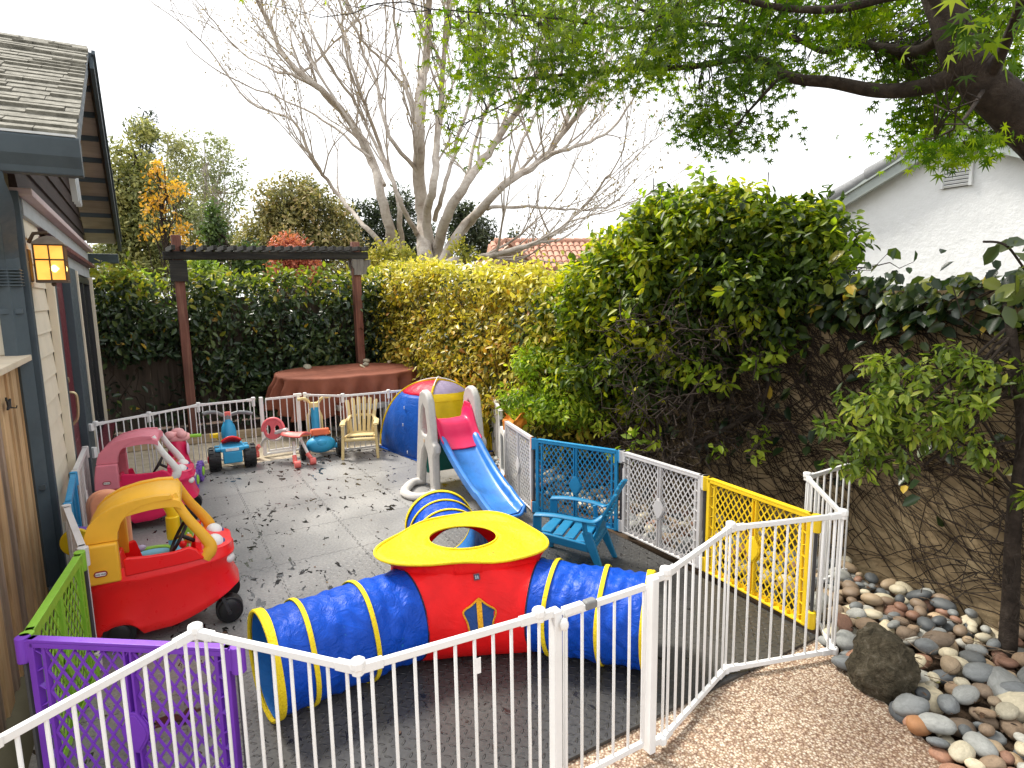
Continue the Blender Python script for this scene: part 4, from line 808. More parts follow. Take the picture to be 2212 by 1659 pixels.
far_tree('pale_tree', 'pale olive feathery tree between the orange tree and the poplar', 400, 640, 23, [(400, 330, 36), (370, 310, 26), (420, 400, 46), (380, 450, 40), (440, 450, 40), (400, 500, 50), (455, 520, 46), (350, 540, 44), (420, 560, 40), (360, 400, 34), (505, 540, 36), (400, 610, 46), (470, 610, 46), (530, 600, 40), (350, 610, 40)], [(0, (.16, .17, .08)), (.5, (.32, .32, .15)), (1, (.5, .47, .22))], .14, 40, .34, 46, .4, 40, .09)
far_tree('orange_leaved_tree', 'slender tree of bright orange yellow autumn leaves', 380, 640, 16, [(345, 350, 22), (325, 375, 18), (365, 395, 26), (345, 420, 26), (385, 430, 22), (310, 390, 15), (355, 470, 20), (330, 455, 22), (380, 490, 24), (410, 510, 26), (385, 530, 24), (330, 500, 20), (430, 545, 18)], [(0, (.38, .19, .02)), (.5, (.68, .36, .03)), (1, (.8, .5, .06))], .10, 30, .2, 15, .6, 40, .07)
far_tree('poplar_tree', 'airy pale green poplar with sparse upright twigs', 470, 640, 21, [(470, 310, 28), (500, 350, 30), (440, 340, 24), (480, 400, 36), (430, 400, 28), (515, 420, 26), (455, 460, 40), (500, 490, 36), (470, 540, 40), (420, 480, 30), (410, 310, 14)], [(0, (.15, .18, .09)), (.6, (.3, .33, .17)), (1, (.46, .46, .24))], .13, 40, .3, 24, .4, 70, .08)
far_tree('round_tree', 'round bronze green tree left of the bare grey tree', 650, 640, 19, [(640, 420, 45), (600, 450, 50), (690, 450, 50), (570, 500, 52), (640, 500, 60), (720, 500, 50), (600, 550, 50), (680, 550, 52), (745, 540, 40), (545, 540, 40), (580, 610, 50), (650, 610, 50), (720, 610, 50), (775, 590, 36)], [(0, (.09, .1, .04)), (.45, (.24, .22, .08)), (.8, (.42, .37, .14)), (1, (.52, .38, .2))], .13, 52, .3, 46, .45, 30)
far_tree('ivy_clad_tree', 'dark green ivy clad tree stem between the poplar and round tree', 465, 640, 17, [(455, 450, 14), (460, 480, 18), (462, 510, 18), (470, 545, 20), (540, 555, 30), (520, 590, 26)], [(0, (.03, .06, .02)), (1, (.14, .22, .05))], .12, 90, .22, 40, .5, 10)
far_tree('red_leaved_tree', 'small coral red leaved tree behind the arbor beam', 640, 640, 13.5, [(625, 530, 24), (605, 545, 18), (650, 550, 24), (630, 570, 34), (660, 590, 26), (600, 590, 26), (680, 580, 18)], [(0, (.26, .06, .04)), (.5, (.52, .14, .09)), (1, (.66, .26, .15))], .09, 70, .2, 40, .45, 20, .06)
far_tree('dark_conifer', 'dark evergreen conifer seen between the bare grey stems', 870, 640, 24, [(790, 470, 30), (830, 440, 24), (860, 430, 22), (820, 490, 36), (870, 480, 40), (770, 520, 36), (830, 530, 40), (900, 520, 40), (765, 450, 14)], [(0, (.015, .026, .012)), (.7, (.05, .07, .03)), (1, (.09, .11, .05))], .18, 70, .3, 36, .3, 10)
far_tree('dark_conifer', 'dark evergreen conifer right of the bare grey stems', 1020, 640, 24, [(1010, 470, 28), (1040, 490, 26), (1000, 500, 36), (1030, 530, 34), (1055, 520, 20), (985, 460, 16), (1110, 500, 7), (1112, 520, 9)], [(0, (.02, .035, .012)), (.7, (.07, .1, .03)), (1, (.13, .16, .05))], .18, 80, .3, 36, .3, 10)
far_tree('lime_shrub', 'lime green shrub top behind the dark hedge left of the arbor', 430, 640, 11.5, [(430, 570, 20), (455, 590, 22), (405, 580, 18), (300, 600, 20), (255, 610, 20)], [(0, (.12, .2, .03)), (1, (.36, .48, .06))], .09, 70, .15, 30, .5, 6, .03, cat='shrub')
far_tree('golden_shrub', 'golden green shrub rising behind the corner of the two hedges', 820, 640, 11.8, [(800, 560, 22), (840, 540, 20), (870, 560, 22), (900, 580, 24), (780, 590, 20), (990, 540, 14), (1010, 560, 14)], [(0, (.2, .22, .03)), (.6, (.48, .45, .06)), (1, (.62, .5, .1))], .085, 80, .15, 30, .5, 10, .03, cat='shrub')
# ================================================================== PLAY YARD FENCES
white_metal = plastic('white_metal', (.78, .78, .77), .35, .06, 6, .05, .12, .5)
white_cap = plastic('white_cap', (.82, .82, .81), .4, .05, 8)
grey_latch = plastic('grey_latch', (.2, .2, .2), .5)
rust = rough_mat('rust_stain', [(.3, (.3, .12, .04)), (.6, (.45, .22, .1)), (.8, (.6, .5, .42))], 60)
def metal_panel(root, a, b, h=.75, z0=.012, pitch=.07, bar_r=.0062, rail=(.018, .024), ends=True):
    """a welded panel between two hinge posts: top and bottom rail, round bars"""
    a, b = Vector((a[0], a[1], 0)), Vector((b[0], b[1], 0)); d = (b-a); L_ = d.length; d.normalize(); e = .03; mb = MB()
    p, q = a+d*e, b-d*e; z1 = h-.012; up = Vector((0, 0, 1))
    mb.bar(p+up*z1, q+up*z1, *rail); mb.bar(p+up*(z0+.012), q+up*(z0+.012), *rail)
    n = max(1, int(round((L_-.08)/pitch)))
    for i in range(n+1):
        c = a+d*(.04+(L_-.08)*i/n); mb.cyl(c+up*(z0+.015), c+up*(z1-.004), bar_r, n=8)
    for s, c in ((1, a), (-1, b)):                                      # sleeves that hold the hinge
        mb.bar(c+d*s*.012+up*z1, c+d*s*.075+up*z1, rail[0]+.006, rail[1]+.006); mb.bar(c+d*s*.012+up*(z0+.012), c+d*s*.075+up*(z0+.012), rail[0]+.006, rail[1]+.006)
    return mb.build('fence_panel', white_metal, root, smooth=35, bevel=.003)
def knob(root, p, h=.75, z0=.012):
    mb = MB(); M = Matrix.Translation((p[0], p[1], 0)); mb.cyl((p[0], p[1], z0), (p[0], p[1], h-.03), .006, n=8)
    mb.lathe([(0, h+.02), (.018, h+.019), (.0245, h+.013), (.0245, h-.008), (.02, h-.012), (.02, h-.028), (.012, h-.032), (0, h-.032)], 8, M)
    mb.lathe([(0, z0+.03), (.017, z0+.03), (.021, z0+.024), (.021, z0-.004), (0, z0-.008)], 8, M)
    return mb.build('hinge_knob', white_cap, root, smooth=25, bevel=.002)
def square_post(root, p, d, h, w=.042, name='gate_post', z0=.0, label=None):
    mb = MB(); p = Vector((p[0], p[1], 0)); mb.bar(p+Vector((0, 0, z0)), p+Vector((0, 0, h)), w, w*.75, (d[0], d[1], 0)); return mb.build(name, white_metal, root, smooth=0, bevel=.004, label=label)
A_, B_, C_, D_, E_, Fp, G_, H_ = [Vector(p) for p in ((-1.06, 1.87), (-.47, 1.66), (.08, 1.94), (.59, 2.24), (1.01, 2.70), (1.61, 2.84), (1.735, 3.46), (2.17, 3.74))]
Z_ = Vector((-1.335, 1.32)); Y_ = Vector((-1.62, .78))
ff = thing('front_fence', 'white metal baby fence with a gate zigzagging across the foreground', 'baby fence', (B_.x, B_.y, 0))
FF = []
for a, b in ((Y_, Z_), (Z_, A_), (A_, B_), (B_, C_), (D_, E_), (E_, Fp), (Fp, G_), (G_, H_)): FF.append(metal_panel(ff, a, b))
for p in (Z_, A_, B_, C_, D_, E_, Fp, G_): FF.append(knob(ff, p))
gd = (D_-C_).normalized(); g0, g1 = C_+gd*.068, D_-gd*.068
FF.append(square_post(ff, g0, gd, .745)); FF.append(square_post(ff, g1, gd, .745))
for p_, q_ in ((C_, g0), (D_, g1)):
    for z in (.735, .03): mb = MB(); mb.bar((p_.x, p_.y, z), (q_.x, q_.y, z), .024, .028); FF.append(mb.build('joint_rail', white_metal, ff, smooth=0, bevel=.003))
mb = MB(); q0, q1 = g0+gd*.042, g1-gd*.04; mb.bar((q0.x, q0.y, .715), (q1.x, q1.y, .715), .018, .024); mb.bar((q0.x, q0.y, .05), (q1.x, q1.y, .05), .018, .024)
n = 5
for i in range(n+1):
    c = q0.lerp(q1, i/n); mb.cyl((c.x, c.y, .05), (c.x, c.y, .712), .0095 if i in (0, n) else .0062, n=8)
gate = mb.build('gate', white_metal, ff, smooth=35, bevel=.002); FF.append(gate)
mb = MB(); c = q0.lerp(q1, .22); e = q0.lerp(q1, .36); mb.bar((c.x, c.y, .722), (e.x, e.y, .722), .034, .034); lt = mb.build('latch', grey_latch, ff, smooth=0, bevel=.009, seg=3); FF.append(lt)
mb = MB(); c = q0.lerp(q1, -.03); mb.bar((c.x, c.y, .725), (q0.lerp(q1, .2).x, q0.lerp(q1, .2).y, .725), .026, .03); mb.ell((g0.x+gd.x*.02+.012, g0.y-.025, .70), (.016, .012, .024), nu=12, nv=8); FF.append(mb.build('latch_cover', white_cap, ff, smooth=30, bevel=.004))
rn = Vector((gd.y, -gd.x)); mb = MB(); c = g1+rn*.0172; mb.bar((c.x-gd.x*.006, c.y-gd.y*.006, .18), (c.x-gd.x*.006, c.y-gd.y*.006, .24), .012, .001, (rn.x, rn.y, 0)); mb.bar((c.x-gd.x*.012, c.y-gd.y*.012, .3), (c.x-gd.x*.012, c.y-gd.y*.012, .46), .006, .001, (rn.x, rn.y, 0)); FF.append(mb.build('rust_stain', rust, ff, smooth=0))
bt = B_.lerp(C_, .62); bn = Vector(((C_-B_).y, -(C_-B_).x)).normalized(); mb = MB(); c = bt+bn*.009; mb.bar((c.x, c.y, .605), (c.x, c.y, .66), .02, .0015, (bn.x, bn.y, 0)); FF.append(mb.build('paper_tag', plastic('paper_tag', (.8, .8, .8), .8), ff, smooth=0))
for o in FF: o.location = -ff.location
# far fence
bk = thing('back_fence', 'white metal baby fence across the back of the mat behind the tricycles', 'baby fence', (-3.96, 5.65, 0))
BV = [Vector(p) for p in ((-3.96, 5.65), (-3.72, 6.1), (-3.48, 6.62), (-3.0, 6.93), (-2.93, 6.975), (-2.58, 7.2), (-2.5, 7.22), (-2.01, 7.1), (-1.52, 7.36), (-1.05, 7.62), (-.62, 7.85), (-.42, 7.8))]
BF = []
for i in (0, 1, 2, 6, 7, 8, 9): BF.append(metal_panel(bk, BV[i], BV[i+1], .69))
for i in (0, 1, 2, 3, 6, 7, 8, 9, 10): BF.append(knob(bk, BV[i], .69))
gd = (BV[5]-BV[4]).normalized()
for p in (BV[4], BV[5]): BF.append(square_post(bk, p, gd, .70, .05))
mb = MB(); q0, q1 = BV[4]+gd*.05, BV[5]-gd*.05; mb.bar((q0.x, q0.y, .67), (q1.x, q1.y, .67), .02, .024); mb.bar((q0.x, q0.y, .05), (q1.x, q1.y, .05), .02, .024)
for i in range(5): c = q0.lerp(q1, i/4); mb.cyl((c.x, c.y, .05), (c.x, c.y, .67), .0065, n=8)
BF.append(mb.build('gate', white_metal, bk, smooth=35)); mb = MB(); mb.bar((BV[4].x, BV[4].y, .018), (BV[5].x, BV[5].y, .018), .04, .02); BF.append(mb.build('threshold', white_metal, bk, smooth=0, bevel=.003))
mb = MB(); mb.bar((BV[5].x-.04, BV[5].y-.03, .685), (BV[5].x+.04, BV[5].y+.02, .685), .04, .035); BF.append(mb.build('latch', white_cap, bk, smooth=0, bevel=.008))
for x_, y_, z0_, z1_, w_ in [(BV[i].x, BV[i].y-.004, .6, .672, .03) for i in (1, 2, 3, 6, 7, 8)]+[(-3.99, 5.62, .62, .69, .05), (-3.99, 5.62, .36, .46, .05)]:
    mb = MB(); mb.bar((x_, y_, z0_), (x_, y_, z1_), w_, w_); BF.append(mb.build('clip', white_cap, bk, smooth=0, bevel=.004))
for o in BF: o.location = -bk.location

# ------------------------------------------------------------------ moulded lattice panels
def clip_line(p, d, x0, x1, z0, z1):
    t0, t1 = -9, 9
    for o, k, lo, hi in ((p[0], d[0], x0, x1), (p[1], d[1], z0, z1)):
        if abs(k) < 1e-9:
            if o < lo or o > hi: return None
            continue
        a, b = (lo-o)/k, (hi-o)/k; t0, t1 = max(t0, min(a, b)), min(t1, max(a, b))
    return None if t1-t0 < .01 else ((p[0]+d[0]*t0, p[1]+d[1]*t0), (p[0]+d[0]*t1, p[1]+d[1]*t1))
def lattice_panel(label, a, b, mat, h=.66, knuckle=1, cell=(.043, .062), end_mat=None, z0=.006, plaque=True, curve=0):
    a, b = Vector((a[0], a[1], 0)), Vector((b[0], b[1], 0)); d = b-a; w = d.length-.055
    root = thing('lattice_panel', label, 'play yard panel', a.lerp(b, .5)+Vector((0, 0, z0)), math.atan2(d.y, d.x), 'moulded lattice play yard panels'); x0, x1 = -w/2, w/2
    mb = MB(); th = .032
    mb.box((0, 0, h-.016), (w, th, .012)); mb.box((0, .012, h-.032), (w-.02, .006, .04)); mb.box((0, -.012, h-.032), (w-.02, .006, .018)); mb.box((0, 0, .02), (w, th, .012)); mb.box((0, .012, .034), (w-.02, .006, .03))
    for k in range(int(w/.05)): x = x0+.03+k*.05; mb.box((x, 0, h-.04), (.004, .026, .034), rot=(0, R(30), 0)); mb.box((x, 0, .034), (.004, .026, .026))
    for x in (x0+.012, x1-.012): mb.box((x, 0, h/2), (.024, th-.002, h-.02))
    for x in (x0+.052, x1-.052): mb.box((x, .004, h/2), (.014, .02, h-.05))
    for k in range(9):
        z = .06+k*(h-.12)/8
        for x, s in ((x0+.034, 1), (x1-.034, -1)): mb.box((x, .002, z), (.034, .022, .005), rot=(0, R(28*s*(-1)**k), 0))
    mb.box((-.012, .0, h/2), (.008, .026, h-.05)); mb.box((.012, .0, h/2), (.008, .026, h-.05)); mb.box((0, .008, h/2), (.02, .005, h-.05))
    mb.build('frame', mat, root, smooth=0, bevel=.0025)
    mb = MB(); cw, ch = cell; sl_ = ch/cw; ln = math.hypot(1, sl_)
    for bx0, bx1 in ((x0+.058, -.018), (.018, x1-.058)):
        zl, zh = .045, h-.05; nx = int((bx1-bx0)/cw)+int((zh-zl)/ch)+3
        for s in (1, -1):
            for k in range(-nx, nx+1):
                seg = clip_line((bx0+k*cw, (zl if s > 0 else zh)), (1/ln, s*sl_/ln), bx0, bx1, zl, zh)
                if seg: mb.bar((seg[0][0], .004*s*.2, seg[0][1]), (seg[1][0], .004*s*.2, seg[1][1]), cw*.165, .0045, (0, 1, 0))
    mb.build('lattice', mat, root, smooth=0)
    if plaque:
        mb = MB(); pl = [(-.052, .0), (-.045, .025), (-.012, .078), (.012, .078), (.045, .025), (.052, 0), (.045, -.025), (.012, -.078), (-.012, -.078), (-.045, -.025)]
        mb.prism([(x, z+h*.47) for x, z in pl], -.014, -.004, 'y'); mb.prism([(x*.86, z*.86+h*.47) for x, z in pl], -.017, -.0135, 'y'); mb.prism([(x, z+h*.47) for x, z in pl], .008, .02, 'y'); mb.build('plaque', mat, root, smooth=0, bevel=.003)
    em = end_mat or mat
    for x, zs in ((x0-.026, (h-.055, .06)), (x1+.026, (h-.055, .06))):
        top = (x > 0) == (knuckle > 0)
        for z in zs: mb = MB(); mb.cyl((x, 0, z-.048), (x, 0, z+.048), .024, n=14); mb.bar((x, 0, z), (x*.93, 0, z), .03, .08); mb.build('hinge', em, root, smooth=40, bevel=.003)
    for x in (x0-.026, x1+.026):
        mb = MB(); mb.cyl((x, 0, .1), (x, 0, h-.1), .009, n=8); mb.build('hinge_rod', plastic('dark_rod', (.05, .05, .055), .5), root, smooth=40)
    return root
pw_ = plastic('grey_white_plastic', (.62, .60, .59), .5, .1, 7, .1, .3); blu = plastic('panel_blue', (.02, .26, .52), .45, .14, 6, .1, .25); yel = plastic('panel_yellow', (.85, .58, .015), .45, .1, 6, .1, .25)
grn = plastic('panel_green', (.22, .46, .03), .45, .15, 6, .1, .3); pur = plastic('panel_purple', (.16, .035, .42), .42, .14, 6, .1, .2); org = plastic('panel_orange', (.8, .26, .04), .45, .1, 6)
PP = [Vector(p) for p in ((-.07, 5.66), (.17, 4.91), (.82, 4.46), (1.24, 3.78), (1.6, 3.06))]
lattice_panel('white lattice panel with orange hinge ends beside the slide', PP[0], PP[1], pw_, end_mat=org)
lattice_panel('bright blue lattice panel between two white panels by the pebble bed', PP[1], PP[2], blu)
lattice_panel('white lattice panel behind the blue chair between blue and yellow panels', PP[2], PP[3], pw_)
lattice_panel('bright yellow lattice panel beside the white fence and pebbles', PP[3], PP[4], yel)
lattice_panel('purple lattice panel in the left foreground behind the white fence', (-1.75, 2.0), (-.95, 1.92), pur, cell=(.055, .08))
lattice_panel('lime green lattice panel beside the red toy car', (-2.06, 2.73), (-1.75, 2.02), grn, cell=(.055, .08))
lattice_panel('white lattice panel between the green and blue panels near the plank fence', (-2.61, 3.4), (-2.08, 2.78), pw_)
lattice_panel('blue lattice panel along the house wall behind the toy cars', (-3.06, 4.09), (-2.63, 3.44), blu)
lattice_panel('white lattice panel along the house wall in front of the red door', (-3.5, 4.84), (-3.08, 4.13), pw_)
lattice_panel('white lattice panel in the far right corner behind the tent', (-.40, 7.75), (-.22, 6.98), pw_)
lattice_panel('white lattice panel between the tent and the pet door', (-.21, 6.94), (-.12, 6.15), pw_, plaque=False)
pdr = thing('pet_door', 'white framed dark pet door standing at the far right of the mat', 'pet door', (-.085, 5.9, 0), math.atan2(-.8, .12))
mb = MB(); o_ = rrect(-.17, .17, 0, .52, .06); i_ = rrect(-.12, .12, .06, .46, .05); n = len(o_); vs = [(a, y, b) for y in (-.025, .025) for a, b in o_]+[(a, y, b) for y in (-.025, .025) for a, b in i_]
fs_ = []
for k in range(n):
    j = (k+1) % n; fs_ += [(k, j, 2*n+j, 2*n+k), (n+k, 3*n+k, 3*n+j, n+j), (k, n+k, n+j, j), (2*n+k, 2*n+j, 3*n+j, 3*n+k)]
mb.add(vs, fs_); mb.build('door_frame', white_cap, pdr, smooth=30)
mb = MB(); mb.prism(rrect(-.12, .12, .06, .46, .05), -.006, .006, 'y'); mb.build('flap', plastic('smoky_flap', (.06, .065, .065), .15), pdr, smooth=0)
ob = thing('orange_cloth', 'orange cloth bunched on top of the white panel under the shrub', 'cloth', (.02, 5.66, .64))
mb = MB(); mb.grid(lambda a, b: Vector((.20*(a-.5)+.02*math.sin(9*b+3*a), .06*math.cos(a*2*PI)*(1-b*.4)+.015*math.sin(14*a), .05-.16*b+.03*math.sin(7*a+2)+.012*math.sin(19*a*b))), 22, 10); mb.build('folds', fabric('orange_cloth', (.75, .25, .03), 20), ob, solid=.004, smooth=60)
# ================================================================== PEBBLE BED
def stone_mat(name, c, streak=.3):
    if name in _m: return _m[name]
    m, t, b = newmat(name); oi = nd(t, 'ShaderNodeObjectInfo'); tcn = nd(t, 'ShaderNodeTexCoord'); ad = nd(t, 'ShaderNodeVectorMath', operation='ADD'); t.links.new(tcn.outputs['Object'], ad.inputs[0]); t.links.new(oi.outputs['Random'], ad.inputs[1])
    n = nd(t, 'ShaderNodeTexNoise'); n.inputs['Scale'].default_value = 2.6; n.inputs['Detail'].default_value = 8; n.inputs['Roughness'].default_value = .68; n.inputs['Distortion'].default_value = .8; t.links.new(ad.outputs[0], n.inputs['Vector'])
    r = ramp(t, n.outputs['Fac'], [(.25, sc(c, 1-streak)), (.5, c), (.75, sc(c, 1+streak))]); v = ramp(t, oi.outputs['Random'], [(0, (.66, .68, .72)), (.5, (1, 1, 1)), (1, (1.35, 1.3, 1.22))])
    mm = nd(t, 'ShaderNodeMix', data_type='RGBA', blend_type='MULTIPLY'); mm.inputs[0].default_value = 1; t.links.new(r.outputs['Color'], mm.inputs[6]); t.links.new(v.outputs['Color'], mm.inputs[7]); t.links.new(mm.outputs[2], b.inputs['Base Color'])
    b.inputs['Roughness'].default_value = .72; n2 = nd(t, 'ShaderNodeTexNoise'); n2.inputs['Scale'].default_value = 40; t.links.new(ad.outputs[0], n2.inputs['Vector']); bump(t, b, n2.outputs['Fac'], .15, .02); _m[name] = m; return m
STONES = {'slate grey': (.185, .195, .195), 'pale grey': (.36, .36, .33), 'brown': (.23, .165, .11), 'tan': (.39, .29, .185), 'cream': (.52, .46, .33), 'dark grey': (.085, .092, .096), 'reddish brown': (.27, .145, .095)}
def stone_mesh(seed, mat):
    r_ = random.Random(seed); mb = MB(); mb.ell((0, 0, 0), (1, 1, 1), nu=18, nv=12); o = Vector((r_.uniform(0, 99), r_.uniform(0, 99), 0)); p_ = r_.uniform(.8, 1.0)
    me = bpy.data.meshes.new('river_stone'); vs = []
    for v in mb.v:
        v = Vector(v); k = 1+.17*noise.noise(v*.9+o)+.06*noise.noise(v*2.3+o); vs.append((v.x*k, v.y*k, (abs(v.z)**p_)*(1 if v.z > 0 else -1)*k))
    me.from_pydata(vs, [], mb.f); me.update(); bm = bmesh.new(); bm.from_mesh(me); bmesh.ops.remove_doubles(bm, verts=bm.verts, dist=1e-4); bmesh.ops.recalc_face_normals(bm, faces=bm.faces); bm.to_mesh(me); bm.free(); me.shade_smooth(); me.materials.append(mat); return me
SM = {c: [stone_mesh(i*7+len(c), stone_mat('stone_'+c.replace(' ', '_'), STONES[c])) for i in range(4)] for c in STONES}
def stone(loc, s, col, label, group='river stones in the pebble bed', name='river_stone', flat=None):
    o = bpy.data.objects.new(name, random.choice(SM[col])); C.objects.link(o); o.location = loc; o.scale = s; o.rotation_euler = (random.gauss(0, .22), random.gauss(0, .22), random.uniform(0, 6.28)); return tag(o, label, 'stone', group)
special = [((1618, 2.285), None)]
placed = []
def free(x, y, r, k=.82):
    return all((x-a)**2+(y-b)**2 > ((r+c)*k)**2 for a, b, c in placed)
def in_bed(x, y):
    if x < 1.66+.02*max(0, (2.3-y)) and y < 2.9: return False
    u = x*U.x+y*U.y; v = x*V.x+y*V.y
    if u > 1.74 and v < 3.09: return False
    if x < 1.64 and u <= 1.74: return False
    if y < 3.86:
        t = (y-1.66)/(3.86-1.66); xw = 3.0+(2.28-3.0)*t
        if x > xw-.03: return False
    elif v > 3.82: return False
    return u < 6.0 and y > 1.75
BO = Pz(1915, 1440, .1); BO = Vector((1.71, 2.58, 0))
placed.append((BO.x, BO.y, .12))
# named stones one can point to
for (X, Y), sz, col, lab in (((1985, 1565), (.062, .046, .036), 'reddish brown', None), ((2030, 1285), (.075, .06, .045), 'slate grey', 'dark slate grey flat stone standing out below the vine covered wall'), ((2195, 1525), (.10, .075, .05), 'cream', 'large cream stone at the right edge of the pebble bed'), ((1830, 1430), (.07, .045, .032), 'slate grey', 'slate grey stone at the fence foot beside the boulder'), ((2175, 1490), (.12, .08, .065), 'pale grey', 'large pale angular stone near the right edge of the pebbles'), ((2150, 1490), (.05, .04, .03), 'dark grey', None)):
    if lab is None and col == 'reddish brown':
        p = Pz(X, Y, .02); o = stone((p.x, p.y, .016), sz, 'reddish brown', 'rust orange oval stone beside the edge of the concrete path'); o.data = stone_mesh(5, stone_mat('stone_rust_orange', (.42, .2, .085), .15)); placed.append((p.x, p.y, .055))
    elif lab:
        p = Pz(X, Y, .03); stone((p.x, p.y, .025), sz, col, lab); placed.append((p.x, p.y, max(sz[:2])*.9))
cols = ['slate grey']*5+['pale grey']*4+['brown']*4+['tan']*5+['cream']*3+['dark grey']*2+['reddish brown']*2
cand = []
for layer in range(2):
    tries = 0
    if layer: placed = placed[:1]
    while tries < 9000:
        tries += 1; x, y = random.uniform(-1, 3.1), random.uniform(1.75, 6.9)
        r = random.choice((.03, .036, .042, .048, .056, .066))*(1.0 if layer == 0 else .9)
        if not in_bed(x, y) or not free(x, y, r): continue
        placed.append((x, y, r)); cand.append((math.hypot(x, y)*(1 if layer == 0 else 1.06)+(1.2 if x*U.x+y*U.y > 2.15 and y > 3.3 and x < 1.75 else 0), x, y, r, layer))
cand.sort()
zone = lambda x, y: 'in front of the tan wall' if y > 2.95 and x*V.x+y*V.y > 3.3 and y < 4.0 else ('beside the concrete path' if x < 1.95 and y < 3 else ('behind the lattice panels' if x*U.x+y*U.y > 2.1 else 'at the right of the pebble bed'))
rest = []
for i, (dd, x, y, r, layer) in enumerate(cand):
    u = x*U.x+y*U.y; sl_ = max(0, min(1, ((x-1.7)/.9))) if y < 3.4 else 0; z = -.03+r*.35+(.045 if layer else 0)+.05*sl_; col = random.choice(cols); s = (r*random.uniform(1.05, 1.4), r*random.uniform(.8, 1.0), r*random.uniform(.5, .75))
    if i < 293: stone((x, y, z), s, col, f'smooth rounded {col} river stone {zone(x, y)}', f'{col} river stones {zone(x, y)}')
    else: rest.append((x, y, z, s, random.choice((0, 1, 2, 3))))
mb = MB()
for x, y, z, s, k in rest: mb.ell((x, y, z), s, nu=10, nv=7, rot=(random.gauss(0, .2), random.gauss(0, .2), random.uniform(0, 6)))
fm, ft, fb = newmat('mixed_stone'); fa = nd(ft, 'ShaderNodeAttribute', attribute_name='tone'); fr = ramp(ft, fa.outputs['Fac'], [(i_/7, c_) for i_, c_ in enumerate(list(STONES.values())+[(.2, .17, .13)])]); fr.color_ramp.interpolation = 'CONSTANT'; ft.links.new(fr.outputs['Color'], fb.inputs['Base Color']); fb.inputs['Roughness'].default_value = .6
o = tag(mb.build('river_stone_fill', fm, smooth=60), kind='stuff'); fat = o.data.attributes.new('tone', 'FLOAT', 'FACE'); fat.data.foreach_set('value', np.repeat(rng.random(max(1, len(rest))), len(o.data.polygons)//max(1, len(rest))).astype(np.float32)[:len(o.data.polygons)])
bo = thing('boulder', 'large rough dark brown boulder in the pebbles beside the concrete path', 'boulder', (BO.x, BO.y+.03, -.03)); bo.scale = (.8, .8, .84)
mb = MB(); mb.ell((0, 0, .16), (.155, .175, .2), nu=96, nv=64); vs = []
for v in mb.v:
    v = Vector(v); q = v-Vector((0, 0, .16)); k = 1+.28*noise.noise(q*5+Vector((3, 8, 1)))+.14*noise.noise(q*13)+.07*noise.noise(q*30)+.05*noise.noise(q*62); c = q*k; c.x += c.z*.12; c.z = min(c.z, .185-.5*max(0, c.x)); vs.append(tuple(c+Vector((0, 0, .16))))
mb.v = vs; mb.build('rock', rough_mat('boulder_rock', [(.3, (.03, .026, .017)), (.45, (.1, .083, .052)), (.58, (.155, .13, .086)), (.72, (.3, .265, .2))], 16, 14, .95, 1.0, .05, dist=1.2), bo, smooth=55)
# dry leaves and bits on the stones and the mat
P, D, N = [], [], []
for k in range(250):
    if k < 60:
        u, v = random.uniform(1.85, 7.1), random.uniform(-.4, 2.8); q = uv(u, v, .004)
    else:
        x, y = random.uniform(1.7, 2.7), random.uniform(2.0, 3.8)
        if not in_bed(x, y): continue
        q = Vector((x, y, .03+.03*random.random()))
    P.append(tuple(q)); D.append((random.gauss(0, 1), random.gauss(0, 1), random.gauss(0, .1))); N.append((random.gauss(0, .2), random.gauss(0, .2), 1))
n = len(P); L_ = rng.uniform(.012, .035, n); tag(leaves('leaf_litter', np.array(P), np.array(D), np.array(N), L_, L_*.5, rng.random(n), leaf_mat('litter_leaf', [(0, (.03, .018, .012)), (.5, (.1, .055, .03)), (.9, (.2, .12, .06)), (1, (.2, .22, .05))], .6, .1, (1, .9, .7))), kind='stuff')
mb = MB()
for k in range(26):
    p = Pz(random.uniform(1900, 2200), random.uniform(1290, 1480), .07); a = random.uniform(0, 3.1); ln = random.uniform(.06, .2); mb.tube(twig_path(p, p+Vector((math.cos(a)*ln, math.sin(a)*ln, random.uniform(-.02, .03))), 4, .05), .002, 4)
tag(mb.build('fallen_twigs', rough_mat('dry_twig', [(.3, (.1, .07, .045)), (.7, (.3, .22, .15))], 40)), kind='stuff')
# ================================================================== THINGS IN THE YARD
red = plastic('red_plastic', (.88, .012, .012), .3, .06, 5, .04, .1, .5); yel2 = plastic('golden_plastic', (.85, .45, .03), .4, .1, 6, .05, .22); pink = plastic('hot_pink_plastic', (.72, .015, .1), .32, .1, 5, .04, .12); rose = plastic('rose_pink_plastic', (.72, .22, .28), .45, .14, 5, .05, .25)
blk = plastic('black_plastic', (.012, .012, .013), .42, .2, 9, .06, .2); whp = plastic('white_plastic', (.78, .77, .74), .4, .08, 6); sky_b = plastic('sky_blue_plastic', (.03, .33, .6), .42, .12, 6); lime = plastic('lime_plastic', (.3, .62, .06), .42, .1, 6); sunny = plastic('sunny_yellow_plastic', (.9, .62, .01), .38, .08, 6)
greyp = plastic('grey_toy_plastic', (.22, .23, .24), .42, .1, 6); creamp = plastic('cream_plastic', (.68, .53, .25), .5, .14, 5, .08, .35); peach = plastic('peach_plastic', (.85, .36, .2), .42, .12, 6); purp = plastic('violet_plastic', (.2, .1, .5), .42, .12, 6); coral = plastic('coral_plastic', (.78, .16, .14), .4, .1, 6); teal = plastic('teal_plastic', (.0, .13, .1), .4, .12, 6)
stone_grey = plastic('speckled_grey_plastic', (.52, .50, .47), .5, .1, 30, .1, .3)
